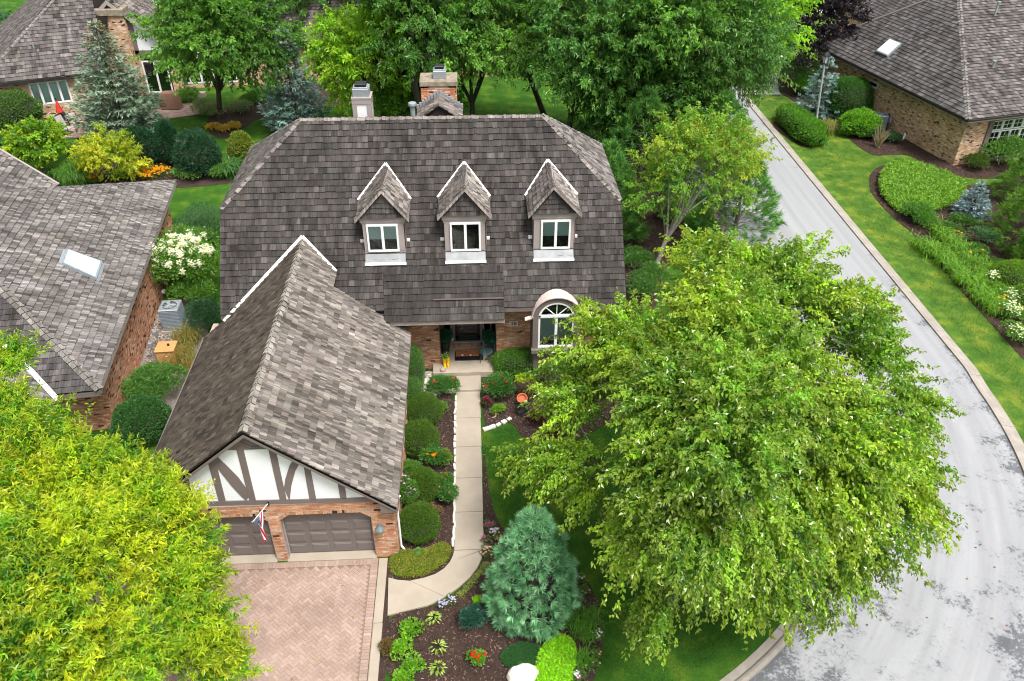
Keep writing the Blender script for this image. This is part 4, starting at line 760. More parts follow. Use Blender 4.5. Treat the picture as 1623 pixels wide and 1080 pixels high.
w0 = c0+mi*9; brick_wall(NE, w0, c0, 0, 2.6, dict(BRICK_PINK, base=(.4, .18, .1)), n_ind=60)
MB().obox(E1+mi*.1+LO((0, 0, -.24)), e_, (0, 0, 1), mi, 16, .02, .9).build('soffit', TAUPE, NE)
# lower front wing with white valley flashing
v0 = at(93, 633, 2.62); n_w = unit(-mi*.5+LO((0, 0, 1))); q1 = atp(8, 548, E1+LO((0, 0, .0)), nfr); qa = [atp(x, y, v0, unit(-mi*.5+LO((0, 0, 1)))) for x, y in ((92, 640), (30, 624), (-80, 560), (-80, 470), (8, 546))]
LW = MB().prism([q-LO((0, 0, .05)) for q in qa][::-1], (0, 0, -.1)).build('front_wing_roof', DARK, NE); shingles(LW, qa, TE, M_E, .24, .1, .27, 0, light=.25, var=.25, th=.028)
flash(NE, [at(92, 634, 2.72), at(55, 594, 3.1), at(8, 548, 3.75)], .16, .04, WHITE, (0, -.5, 1), 'valley_flashing'); MB().prism([q-LO((0, 0, .1)) for q in qa[:3]]+[q-LO((0, 0, .3)) for q in qa[:3][::-1]], (0, .05, 0)).build('wing_fascia', TAUPE, NE)
ff = at(40, 640); MB().box((ff[0]-2, ff[1]+1.5, 1.2), (5, .2, 2.3)).build('wing_wall', MORTAR, NE)
# skylight
sk = [atp(x, y, E1, nr) for x, y in ((105, 399), (161, 419), (152, 446), (97, 421))]; S_ = thing('skylight', 'pale blue glass skylight in the weathered roof at the left edge', 'skylight', sk[0])
MB().prism([q+nr*.03 for q in sk][::-1], nr*.12).build('skylight_frame', METAL, S_); cen = sum(sk)/4; MB().prism([q*.9+cen*.1+nr*.14 for q in sk][::-1], nr*.025).build('skylight_glass', SKYG, S_)
for i, j in ((0, 3), (1, 2)): d = (sk[i]-sk[1-i if i < 2 else i])*0; MB().hexa([sk[i]+nr*.02, sk[j]+nr*.02, sk[j]+nr*.02+(sk[j]-sk[5-j])*.09, sk[i]+nr*.02+(sk[i]-sk[1-i])*.09], [sk[i]+nr*.1, sk[j]+nr*.1, sk[j]+nr*.06+(sk[j]-sk[5-j])*.09, sk[i]+nr*.06+(sk[i]-sk[1-i])*.09]).build('skylight_flashing', METAL, S_)
# rear wing (top-left corner)
b0 = at(92, 292, 3.3); qa = [atp(x, y, b0, nr) for x, y in ((93, 293), (0, 238), (-90, 190), (-90, 320), (20, 330))]; RW = MB().prism([q-LO((0, 0, .05)) for q in qa], (0, 0, -.2)).build('rear_wing_roof', DARK, NE); shingles(RW, qa, TE, M_E, .24, .1, .27, 0, light=.2, var=.28)
flash(NE, [qa[0]+nr*.03, qa[1]+nr*.03, qa[2]+nr*.03], .12, .03, TAUPEL, nr, 'rake_edge'); vv = atp(23, 296, b0, nr); MB().lathe(vv, [(.05, 0), (.05, .3)], 8).build('vent_stub', METAL, NE)
# ================================================================== NEIGHBOUR NORTH-WEST (A)
NA = thing('neighbour_house', 'brick house across the rear lawn with wide chimney, four-light window and patio', 'house', (-22, 62, 0))
pA, pB = LO((-30.2, 53.3, 0)), LO((-24.3, 55.3, 0)); uA = unit(pB-pA); nA = np.cross(uA, [0, 0, 1]); M_A = RM('shake_northwest', uA, -nA); TA = (.1, .088, .084)
LA = np.linalg.norm(pB-pA); wp = [atp(x, y, pA, nA) for x, y in ((44, 133), (116, 161), (104, 127))]; U = lambda q: (q-pA)@uA
wu0, wu1 = U(wp[0]), U(wp[1]); wz0_, wz1_ = wp[1][2], wp[0][2]+.03
brick_wall(NA, pA, pB, 0, 2.85, BRICK_TAN, [(wu0, wu1, wz0_, wz1_)]); window(NA, pA, pB, wu0, wu1, wz0_, wz1_, 4, .1, [1, .98, .98, 1])
brick_wall(NA, pA-nA*8, pA, 0, 2.85, BRICK_TAN); pC = LO((-22.6, 58.9, 0)); brick_wall(NA, pB, LO((-24.6, 58.9, 0)), 0, 2.85, BRICK_TAN)
eA = pA+nA*.45-uA*.4+LO((0, 0, 2.9)); eB = eA+uA*14; nPA = unit(nA*.85+LO((0, 0, 1))); up3 = unit(-nA+LO((0, 0, .85)))
hipt = atp(83, 0, eA, nPA); hd = hipt-eA
qa = [eA, eB+uA*16, eB+uA*16+up3*12, eA+hd*2.6 if False else eA+hd*1.9+uA*0]; qa = [eA, eB-uA*6.4, eB-uA*6.4+up3*8.5, eA+hd*1.75]
RA = MB().prism([q-LO((0, 0, .05)) for q in qa], (0, 0, -.2)).build('roof', DARK, NA); shingles(RA, qa, TA, M_A, .27, .14, .36, 0, light=.2, var=.2)
ql = [eA, eA+hd*1.75, eA+hd*1.75-nA*4, eA-nA*14]; nl_ = unit(np.cross(ql[1]-ql[0], ql[3]-ql[0])); nl_ = nl_*np.sign(nl_[2]); ql[2] = ql[2]-LO((0, 0, nl_@(ql[2]-ql[0])/nl_[2])); MB().prism([q-LO((0, 0, .08)) for q in ql][::-1], (0, 0, -.2)).build('side_roof', DARK, NA); shingles(NA, ql, TA, RM('shake_nw_side', -nA, uA), .27, .14, .36, 0, light=.15)
ridge_caps(NA, eA, eA+hd*1.75, M_A, (.2, .18, .166), nPA, nl_*np.sign(nl_[2]), .3, .14); MB().obox(eA+LO((0, 0, -.2)), uA, (0, 0, 1), -nA, 7.6, .18, .05).build('fascia', TAUPED, NA)
for x, y in ((90, 40), (47, 59), (54, 77)): q = atp(x, y, eA, nPA); MB().lathe(q, [(.06, -.1), (.06, .35)], 8).build('vent_stub', METAL, NA)
# gable with broad chimney
gY = 59.1; XG = lambda x, y, Y=gY: aty(x, y, Y)
cl, cr_ = XG(154, 20)[0], XG(198, 20)[0]; ct = XG(176, 22)[2]; slx = .0
brick_wall(NA, (cl, gY-.5), (cr_, gY-.5), 0, ct, BRICK_TAN, thick=.4, cours=.075, bl=.22); brick_wall(NA, (cr_, gY-.5), (cr_, gY+.6), 0, ct, BRICK_TAN, thick=.3)
MB().box(((cl+cr_)/2, gY, ct+.2), (cr_-cl+.15, 1.3, .42)).build('chimney_cap', CONCD, NA, bev=.03); MB().lathe(((cl+cr_)/2, gY, ct+.4), [(.35, 0), (.35, .4), (.25, .45)], 8).build('flue_cap', METALD, NA)
cg = (cl+cr_)/2; gze_, gzt = 3.0, 6.4; hw_ = 4.0; xs_ = LO((1, .05, 0))
MB().prism([(cg-hw_+.3, gY, gze_-.1), (cg+hw_-.3, gY, gze_-.1), (cg, gY, gzt-.1)], (0, .2, 0)).build('stucco_gable', STUCCO, NA)
brick_wall(NA, (cr_-.05, gY), (cg+hw_-.4, gY), 0, 2.95, BRICK_TAN, [(XG(238, 150)[0]-cr_, XG(277, 150)[0]-cr_+.1, .12, 2.9)])
window(NA, (cr_, gY), (cg+hw_, gY), XG(237, 150)[0]-cr_, XG(276, 150)[0]-cr_, .12, 2.35, 2, .09); MB().box((cg+2.0, gY-.03, 2.95), (hw_, .08, .25)).build('band_board', TAUPE, NA)
for q in (cr_+.15, cg+hw_-1.2): MB().box((q, gY-.03, 4.0), (.28, .08, 2.4 if q < cg+2 else .7)).build('timber', TAUPE, NA)
GA = []
for sg in (1, -1):
    a0, a1, b0_, b1_ = LO((cg+sg*hw_, gY-.35, gze_)), LO((cg+sg*hw_, gY+2.6, gze_)), LO((cg, gY-.35, gzt+.05)), LO((cg, gY+5.5, gzt+.05)); qa = [a0, a1, b1_, b0_] if sg > 0 else [a0, b0_, b1_, a1]
    o2 = MB().prism([q-LO((0, 0, .05)) for q in qa], (0, 0, -.15)).build('gable_roof', DARK, NA); shingles(o2, qa, (.14, .125, .115), RM('shake_nw_gable%d' % sg, (0, 1, 0), (.7, 0, .7)), .25, .12, .3, 0, light=.3, var=.3)
    MB().hexa([a0+LO((0, -.05, -.3)), b0_+LO((0, -.05, -.3)), b0_+LO((0, -.05, -.02)), a0+LO((0, -.05, -.02))], [q+LO((0, .06, 0)) for q in (a0+LO((0, -.05, -.3)), b0_+LO((0, -.05, -.3)), b0_+LO((0, -.05, -.02)), a0+LO((0, -.05, -.02)))]).build('rake_board', TAUPEL, NA)
    flash(NA, [a1+LO((0, 0, .05)), b1_+LO((0, 0, .05))], .16, .05, WHITE, (0, -.6, 1), 'valley_flashing')
qb = [LO((cg+1, 61.8, 3.2)), LO((cg+16, 62.6, 3.2)), LO((cg+16, 70, 8.8)), LO((cg+1, 69.2, 8.8))]; qb[3][2] = 8.8
MB().prism([q-LO((0, 0, .3)) for q in qb], (0, 0, -.2)).build('main_roof', DARK, NA); shingles(NA, qb, TA, M_A, .27, .14, .36, 0, light=.2, var=.2)
sun = XG(285, 150, 60)[0], XG(376, 140, 60)[0]; brick_wall(NA, (sun[0]-.4, 60.3), (sun[1]+4, 60.9), 0, 3.0, BRICK_TAN, [(.4, sun[1]-sun[0]+.4, .3, 2.5)]); window(NA, (sun[0]-.4, 60.3), (sun[1]+4, 60.9), .4, sun[1]-sun[0]+.4, .3, 2.5, 5, .1)
# patios of that house : small bricks, far away -> own paving pieces, joined
def patio(poly, z=.03, name='brick_patio'):
    o2 = struct(flat(name, poly, z, SAND, .08)); q = np.array([p_[:2] for p_ in poly]); lo, hi = q.min(0), q.max(0); V = []
    for i in range(int((hi[0]-lo[0])/.25)):
        for j in range(int((hi[1]-lo[1])/.125)):
            c_ = lo+LO((i*.25+(j % 2)*.125, j*.125)); 
            if inpoly(np.array([c_+[.12, .06]]), q)[0]: V.append([(c_[0]+a*.235, c_[1]+b_*.11, z+d*.02) for a, b_, d in BR])
    V = np.array(V); ob = batch('pavers', V, pc[R_.integers(0, 5, len(V))]*1.25*(1+R_.normal(0, .1, (len(V), 1))), PV, o2, .7, True); ob['kind'] = 'stuff'
patio(px([(80, 218), (200, 222), (228, 205), (255, 196), (255, 182), (205, 190), (120, 186), (96, 190)])); patio(px([(225, 200), (262, 190), (322, 181), (315, 163), (285, 166), (235, 172), (215, 185)]))
MB().box((*XG(302, 166, 58.5)[:2], .16), (2.4, .5, .3)).build('patio_step', BM and CONC, NA)
# ================================================================== NEIGHBOUR NORTH-EAST (C)
NC = thing('neighbour_house', 'tan brick house across the street with grey hipped shake roof', 'house', (33, 52, 0))
cA, cB = LO((28.03, 43.42, 3.2)), LO((24.41, 58.2, 3.2)); eC = unit(cB-cA); mC = LO((eC[1], -eC[0], 0)); nC = unit(-mC*.6+LO((0, 0, 1))); apC = atp(1519, -18, cA, nC); M_C = RM('shake_northeast', eC, mC); TC = (.07, .065, .065)
tri = [cA, apC, cB]; RC = MB().prism([q-LO((0, 0, .05)) for q in (cB, apC, cA)][::-1], (0, 0, -.12)).build('roof', DARK, NC); shingles(RC, tri, TC, M_C, .26, .12, .3, 60, light=.22, var=.2)
sC = LO((.976, .219, 0)); q2 = [cA, cA+sC*14, apC+sC*14, apC]; nC2 = unit(np.cross(q2[1]-q2[0], q2[3]-q2[0])); MB().prism([q-LO((0, 0, .05)) for q in q2], (0, 0, -.12)).build('south_roof', DARK, NC); shingles(NC, q2, (.1, .09, .087), RM('shake_ne_south', sC, (0, .8, .5)), .26, .12, .3, 40, light=.25, var=.2)
ridge_caps(NC, cA, apC, M_C, (.19, .177, .168), nC2, nC, .3, .14); q3 = [cB, apC, apC+sC*14, cB+sC*20]; MB().prism([q-LO((0, 0, .05)) for q in q3], (0, 0, -.1)).build('north_roof', DARK, NC)
flash(NC, [cB+LO((0, 0, .04)), apC+LO((0, 0, .04))], .12, .04, TAUPED, nC, 'hip_edge')
MB().obox(cA+LO((0, 0, -.22)), eC, (0, 0, 1), mC, np.linalg.norm(cB-cA), .19, .06).build('fascia', TAUPED, NC); MB().obox(cA+LO((0, 0, -.22)), sC, (0, 0, 1), (-sC[1], sC[0], 0), 14, .19, .06).build('fascia', TAUPED, NC)
k0 = at(1510, 263); uC = eC; k1 = k0+uC*14.6; win = [atp(x, y, k0, np.cross(-uC, [0, 0, 1])) for x, y in ((1378, 127), (1390, 142))]; wU = [np.linalg.norm(k1-q*[1, 1, 0]) for q in win]
brick_wall(NC, k1, k0, 0, 3.02, BRICK_TAN, [(wU[0]-.05, wU[1]+.0, win[1][2], win[0][2]+.05)], n_ind=0); window(NC, k1, k0, wU[0]-.05, wU[1], win[1][2], win[0][2]+.05, 1, .09)
k2 = k0+LO((1.55, .35, 0)); brick_wall(NC, k0, k2, 0, 3.02, BRICK_TAN); MB().obox(k2+LO((0, 0, 0)), sC, (0, 0, 1), (sC[1], -sC[0], 0), .32, 3.0, .1).build('corner_post', TAUPE, NC)
k3 = k2+sC*.35; MB().obox(k3+LO((0, 0, 2.55)), sC, (0, 0, 1), (sC[1], -sC[0], 0), 9, .45, .06).build('header', TAUPE, NC); MB().obox(k3+LO((0, 0, 0)), sC, (0, 0, 1), (sC[1], -sC[0], 0), 9, .3, .06).build('apron_board', TAUPE, NC)
for i in range(7): window(NC, k3, k3+sC*9, i*.72, i*.72+.7, 1.95, 2.55, 1, .06, grid=(2, 2)); window(NC, k3, k3+sC*9, i*.72, i*.72+.7, .4, 1.9, 1, .06, grid=(2, 4))
S2 = [atp(x, y, cA, nC) for x, y in ((1411, 65), (1429, 72), (1407, 92), (1389, 84))]; S_ = thing('skylight', 'white domed skylight in the dark roof across the street', 'skylight', S2[0]); MB().prism([q+nC*.03 for q in S2][::-1], nC*.14).build('skylight_frame', METAL, S_); cen = sum(S2)/4; MB().prism([q*.88+cen*.12+nC*.17 for q in S2][::-1], nC*.03).build('skylight_glass', plain('white_dome', (.68, .72, .75), .2, .05, 2), S_)
for (x, y, h_) in ((1576, 26, .8), (1573, 108, .35)): q = atp(x, y, cA, nC2*np.sign(nC2[2])); vq = thing('roof_vent_pipe', 'tall vent pipe high on the roof across the street' if h_ > .5 else 'short vent stub low on the roof across the street', 'vent pipe', q); MB().lathe(q, [(.07, -.1), (.07, h_), (.12, h_+.02), (.12, h_+.1)], 8).build('pipe', METAL, vq)
# far wing behind
d0_ = at(1326, 7, 3.1); d1_ = at(1400, 44, 3.1); eD = unit(d1_-d0_); mD = LO((-eD[1], eD[0], 0)); mD = mD if mD[0] > 0 else -mD; q4 = [d0_, d1_+eD*3, d1_+eD*3+mD*7+LO((0, 0, 3.6)), d0_+mD*7+LO((0, 0, 3.6))]
MB().prism([q-LO((0, 0, .05)) for q in q4], (0, 0, -.12)).build('wing_roof', DARK, NC); shingles(NC, q4, TC, RM('shake_ne_wing', eD, mD), .27, .14, .34, 0, light=.2, var=.2)
brick_wall(NC, d0_+mD*.4-eD*.0, d1_+mD*.4+eD*2, 0, 2.95, BRICK_TAN); brick_wall(NC, d0_+mD*6, d0_+mD*.4, 0, 2.95, BRICK_TAN)
# ================================================================== HOUSE BEHIND THE TREES (B)
NB = thing('neighbour_house', 'brick house glimpsed between the tall trees behind the main roof', 'house', (-3, 66, 0)); MBr = RM('shake_rear', (1, 0, 0), (0, .8, .6))
by_ = 62; brick_wall(NB, (-13, by_), (2.5, by_), 0, 2.9, BRICK_TAN, [(2, 4.5, .3, 2.3), (9, 12, .3, 2.4)]); window(NB, (-13, by_), (2.5, by_), 2, 4.5, .3, 2.3, 3, .1); window(NB, (-13, by_), (2.5, by_), 9, 12, .3, 2.4, 3, .1)
for qa in ([LO((-14, by_-.6, 2.9)), LO((-3.6, by_-.6, 2.9)), LO((-3.6, by_+7, 8.6)), LO((-9, by_+7, 8.6))], [LO((-2, by_-.6, 2.9)), LO((3.5, by_-.6, 2.9)), LO((0, by_+7, 8.6)), LO((-2, by_+7, 8.6))]):
    MB().prism([q-LO((0, 0, .05)) for q in qa], (0, 0, -.15)).build('roof', DARK, NB); shingles(NB, qa, (.15, .12, .115), MBr, .27, .14, .34, 0, light=.15, var=.2)
brick_wall(NB, (-4.2, by_-1), (-2.1, by_-1), 0, 9.6, BRICK_TAN, thick=1.); brick_wall(NB, (-2.1, by_-1), (-2.1, by_), 0, 9.6, BRICK_TAN); MB().box((-3.15, by_-.5, 9.7), (2.3, 1.3, .3)).build('chimney_cap', CONCD, NB)
# ================================================================== PLANTS
def rdir(n, k=(1, 1, 1)): return unitn(R_.normal(0, 1, (n, 3))*k)
def leaves(name, P, D, Nn, L, Wd, col, mat, parent=None, fold=.25, tipd=.15):
    """diamond leaves, 4 vertices each: base, side, tip, side ; folded along the midrib"""
    n = len(P); D = unitn(D); S = unitn(np.cross(D, Nn)); U = np.cross(S, D); L = np.asarray(L).reshape(-1, 1)*np.ones((n, 1)); Wd = np.asarray(Wd).reshape(-1, 1)*np.ones((n, 1))
    m = P+D*L*.45; V = np.stack([P, m+S*Wd/2+U*Wd*fold, P+D*L-U*L*tipd, m-S*Wd/2+U*Wd*fold], 1).reshape(-1, 3)
    return mesh_np(name, V, np.arange(n*4).reshape(-1, 4), mat, parent, np.repeat(np.clip(col, .002, 1), 4, 0))
def pick(pal, n, w=None):
    pal = np.array(pal); return pal[R_.choice(len(pal), n, p=w)]
def limbs(tree, base, tips, r0, mat, groups=8, sub=6, sag=.0, name='trunk', fork=.3, lean=None):
    """trunk forking into limbs, branches and twigs that reach the given tips"""
    base = np.array(base, float); ctr = tips.mean(0); m = MB(); fk = base+(ctr-base)*fork; fk[:2] = base[:2]+(ctr[:2]-base[:2])*fork*.8
    m.tube([base-[0, 0, .1], base+(fk-base)*.15, base+(fk-base)*.55, fk], [r0*1.35, r0, r0*.85, r0*.75], 9)
    cen = tips[R_.choice(len(tips), groups, replace=False)]
    for _ in range(3):
        lab = np.argmin(((tips[:, None]-cen[None])**2).sum(-1), 1); cen = np.array([tips[lab == i].mean(0) if (lab == i).any() else cen[i] for i in range(groups)])
    for i in range(groups):
        T = tips[lab == i]
        if len(T) < 3: continue
        g = fk+(cen[i]-fk)*.75; mid = (fk+g)/2+[0, 0, -.06*np.linalg.norm(g-fk)]+R_.normal(0, .12, 3); r1 = r0*.42
        m.tube([fk-[0, 0, .1], mid, g], [r0*.55, r1*.8, r1*.55], 7)
        k = min(sub, len(T)); c2 = T[R_.choice(len(T), k, replace=False)]; l2 = np.argmin(((T[:, None]-c2[None])**2).sum(-1), 1)
        for j in range(k):
            T2 = T[l2 == j]
            if len(T2) == 0: continue
            h = g+(T2.mean(0)-g)*.7; m.tube([g, (g+h)/2+R_.normal(0, .08, 3), h], [r1*.45, r1*.3, r1*.2], 5)
            for q in T2[R_.permutation(len(T2))[:6]]: m.tube([h, (h+q)/2+R_.normal(0, .06, 3), q], [r1*.16, r1*.1, r1*.05], 3)
    return m.build(name, mat, tree, smooth=True)
def tree(name, label, base, ctr, rad, pal, nt=900, nl=40, L=.14, Wd=.08, lobes=26, lob=.36, twig=.6, droop=.15, r0=.16, bark=None, group=None, mat=None, up=.55, cat='tree', vj=.16, groups=8, weights=None, inner=.35, tipcol=None, fork=.3, flat_b=.75, at_lobes=None, spr=.55, stray=.07, ls=1., sub=0, shift=(0, 0)):
    ctr = np.array(ctr, float); rad = np.array(rad, float); base = np.array([base[0], base[1], 0.])
    T = thing(name, label, cat, base, group); d = rdir(lobes); d[:, 2] = np.where(d[:, 2] < -.45, -d[:, 2], d[:, 2]); lc = d*(R_.uniform(.45, .8, (lobes, 1))); lr = lob*R_.uniform(.75, 1.25, lobes)
    
    if at_lobes: A_ = np.array([list((at(x+shift[0], y+shift[1], z)-ctr)/rad)+[r/rad.mean()] for x, y, z, r in at_lobes]); lc = A_[:, :3]; lr = A_[:, 3]*ls; lobes = len(A_)
    if sub: sd_ = rdir(lobes*sub); sd_[:, 2] = np.where(sd_[:, 2] < -.35, -sd_[:, 2], sd_[:, 2]); lc = np.repeat(lc, sub, 0)+sd_*np.repeat(lr, sub)[:, None]*.72; lr = np.repeat(lr, sub)*R_.uniform(.38, .58, lobes*sub); lobes *= sub
    li = R_.choice(lobes, nt, p=lr**2/(lr**2).sum()); dd = rdir(nt); q = lc[li]+dd*lr[li][:, None]*np.where(R_.random((nt, 1)) < stray, R_.uniform(1, 1.3, (nt, 1)), R_.uniform(.5, 1, (nt, 1))**.7); rr = np.linalg.norm(q, axis=1); 
    q[:, 2] = np.where(q[:, 2] < 0, q[:, 2]*flat_b, q[:, 2]); keep = rr > inner; q, li, dd = q[keep], li[keep], dd[keep]; tips = ctr+q*rad; n = len(tips)
    tw = unitn(unitn(q)*.8+dd*.5+R_.normal(0, .25, (n, 3))+[0, 0, .1]); tw[:, 2] -= droop; tw = unitn(tw); lw = twig*R_.uniform(.6, 1.4, n)
    k = nl; t_ = R_.random((n, k)); idx = np.repeat(np.arange(n), k); tt = t_.ravel(); P = tips[idx]+tw[idx]*(lw[idx]*tt)[:, None]-np.array([0, 0, 1.])*(droop*.9*lw[idx]*tt**2)[:, None]
    spread = .28*lw[idx]*(1-.65*tt); P = P+R_.normal(0, 1, (n*k, 3))*[1, 1, .7]*spread[:, None]*spr
    D = unitn(tw[idx]*.7+rdir(n*k)*.9+[0, 0, -.35-droop]); Nn = unitn(rdir(n*k)*.75+[0, 0, up]+unitn(q)[idx]*.35)
    lobe_c = pick(pal, lobes, weights); tc = lobe_c[li]*.65+pick(pal, n, weights)*.35; tc = tc*(1+R_.normal(0, vj, (n, 1)))
    c = tc[idx]*(1+R_.normal(0, .14, (n*k, 1)))*(1+R_.normal(0, .05, (n*k, 3)))
    if tipcol is not None: a = np.clip((tt-.6)*1.6, 0, .6)[:, None]; c = c*(1-a)+np.array(tipcol)*a
    leaves('crown', P, D, Nn, L*R_.uniform(.7, 1.25, n*k), Wd*R_.uniform(.75, 1.2, n*k), c, mat or LEAF, T)
    limbs(T, base, tips, r0, bark or BARK, groups, fork=fork); return T
def shrub_pts(c, r, n, lobes=9, lob=.5, zmin=-.2):
    d = rdir(lobes); d[:, 2] = np.abs(d[:, 2])*.9; lc = d*R_.uniform(.3, .62, (lobes, 1)); li = R_.integers(0, lobes, n); dd = rdir(n); dd[:, 2] = np.where(dd[:, 2] < -.3, -dd[:, 2], dd[:, 2])
    q = lc[li]+dd*lob*R_.uniform(.5, 1, (n, 1))**.5; q[:, 2] = np.maximum(q[:, 2], zmin); return np.array(c)+q*np.array(r), dd, li, q
def shrub(name, label, p, r, h, pal, n=2500, L=.08, Wd=.045, lobes=9, lob=.5, cat='shrub', group=None, mat=None, up=.5, vj=.16, ry=None, stems=True, hj=.1):
    """loose leafy shrub"""
    p = np.array([p[0], p[1], 0.]); T = thing(name, label, cat, p, group); c = p+[0, 0, h*.45]; P, dd, li, q = shrub_pts(c, (r, ry or r, h*.55), n, lobes, lob, -.75)
    P[:, 2] = np.maximum(P[:, 2], .03); c_ = pick(pal, lobes)[li]*.5+pick(pal, n)*.5; c_ = c_*(1+R_.normal(0, vj, (n, 1)))
    leaves('foliage', P, unitn(dd+rdir(n)*.8+[0, 0, .1]), unitn(rdir(n)*.8+[0, 0, up]+dd*.5), L*R_.uniform(.7, 1.3, n), Wd*R_.uniform(.7, 1.2, n), c_, mat or LEAF, T)
    if stems:
        m = MB()
        for i in range(7): q_ = P[R_.integers(0, n)]; m.tube([p+R_.normal(0, .04, 3)*[1, 1, 0], (p+q_)/2+[0, 0, .06*h], q_], [.022*h**.5, .014, .006], 5)
        m.build('stems', BARK, T)
    return T
def clipped(name, label, p, r, h, pal, n=6000, L=.035, Wd=.016, cat='shrub', group=None, ry=None, pw_=2., bumpy=.03, mat=None, rz=0., core=(.012, .03, .008), flat=0.):
    """clipped bush: tight skin of small leaves over a dark inner body"""
    p = np.array([p[0], p[1], 0.]); T = thing(name, label, cat, p, group); ry = ry or r; c = p+[0, 0, h*.48]; d = rdir(n); d[:, 2] = np.where(d[:, 2] < -.6, -d[:, 2], d[:, 2])
    e = d/((np.abs(d)**pw_).sum(1, keepdims=True)**(1/pw_)); k1, k2, k3 = rdir(3)*3.3; wv = 1+bumpy*(np.sin(d@k1*1.3+1)+np.sin(d@k2*2.1)+np.sin(d@k3*3.1+2))/1.5; q = e*wv[:, None]*np.where(R_.random((n, 1)) < .04, R_.uniform(1.02, 1.12, (n, 1)), R_.uniform(.93, 1.025, (n, 1)))
    cr, sr = math.cos(rz), math.sin(rz); q = q*[r, ry, h*.52]; q = np.stack([q[:, 0]*cr-q[:, 1]*sr, q[:, 0]*sr+q[:, 1]*cr, q[:, 2]], 1); P = c+q; P[:, 2] = np.maximum(P[:, 2], .02)
    cl = pick(pal, n)*(1+R_.normal(0, .17, (n, 1)))
    leaves('foliage', P, unitn(d*.9+rdir(n)*.8), unitn(rdir(n)+d*.5), L*R_.uniform(.7, 1.3, n), Wd*R_.uniform(.7, 1.3, n), cl, mat or LEAF, T)
    m = MB(); ns, nr = 16, 9; V = []
    for i in range(nr+1):
        th = math.pi*i/nr
        for j in range(ns):
            a = 6.2832*j/ns; dv = np.array([math.sin(th)*math.cos(a), math.sin(th)*math.sin(a), math.cos(th)]); ev = dv/((np.abs(dv)**pw_).sum()**(1/pw_))*.93*[r, ry, h*.52]; V.append((c[0]+ev[0]*cr-ev[1]*sr, c[1]+ev[0]*sr+ev[1]*cr, max(.01, c[2]+ev[2])))
    m.add(V, [(i*ns+j, (i+1)*ns+j, (i+1)*ns+(j+1) % ns, i*ns+(j+1) % ns) for i in range(nr) for j in range(ns)]); m.build('inner_twigs', TWIG, T, smooth=True); return T
TWIG = plain('twig_mass', (.02, .03, .012), .95, .4, 14, bmp=.5)
def spruce(name, label, p, h, r, pal, levels=20, nb=13, ns=16, L=.16, cat='conifer', group=None, gold=None, upt=.25, mat=None, pw_=.85, z0=.05, wdt=.035, top=None, per=6):
    p = np.array([p[0], p[1], 0.]); T = thing(name, label, cat, p, group); Ps, Ds, Ns, Cs = [], [], [], []; br = MB(); br.tube([p, p+[0, 0, h*.5], p+[0, 0, h*.98]], [.05*r+.03, .03*r+.02, .01], 7)
    for i in range(levels):
        f = (i+R_.uniform(-.3, .3))/levels; f = min(max(f, z0), .985); z = h*f; ln = r*(1-f)**pw_*(1.02-.18*(f < .12)); n_ = max(5, int(nb*(1-f*.55)))
        for j in range(n_):
            a = 6.2832*(j+R_.random()*.7)/n_+i*2.4; l_ = ln*R_.uniform(.78, 1.12)+.05; d = np.array([math.cos(a), math.sin(a), 0.]); s_ = np.array([-d[1], d[0], 0.]); 
            m_ = max(3, int(ns*l_/r)); t = R_.uniform(.28 if l_ > .5 else .1, 1., m_); side = R_.uniform(-1, 1, m_)*.30*l_*(1.15-t)*1.3
            zz = z-.12*l_*t+upt*l_*t**2+.1*l_*(f > .7)*t; c0_ = p+d*(l_*t)[:, None]+s_*side[:, None]; c0_[:, 2] = zz
            dirs = unitn(d+s_*(side/(l_*.3+.05))[:, None]*.8+[0, 0, .18]); cb = pick(pal, 1)[0]*(1+R_.normal(0, .12)); tip = np.clip(t, .3, 1)
            for q in range(per):
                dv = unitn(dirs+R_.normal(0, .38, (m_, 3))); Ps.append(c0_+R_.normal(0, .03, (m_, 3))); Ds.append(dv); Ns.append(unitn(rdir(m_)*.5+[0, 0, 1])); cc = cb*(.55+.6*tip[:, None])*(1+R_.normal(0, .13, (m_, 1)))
                if gold is not None and f > .62: g_ = R_.random(m_) < (f-.6)*1.0; cc[g_] = np.array(gold)*R_.uniform(.6, 1.1, (g_.sum(), 1))
                Cs.append(cc)
            if i % 2 == 0 and j % 2 == 0: br.tube([p+[0, 0, z], p+d*l_*.8+[0, 0, z-.12*l_*.8+upt*l_*.64-.03]], [.02, .006], 4)
    P, D, Nn, c = map(np.vstack, (Ps, Ds, Ns, Cs)); leaves('foliage', P, D, Nn, L*R_.uniform(.7, 1.3, len(P)), wdt*R_.uniform(.8, 1.3, len(P)), c, mat or NEEDLE, T, fold=.1, tipd=.05); br.build('trunk', BARK, T); return T
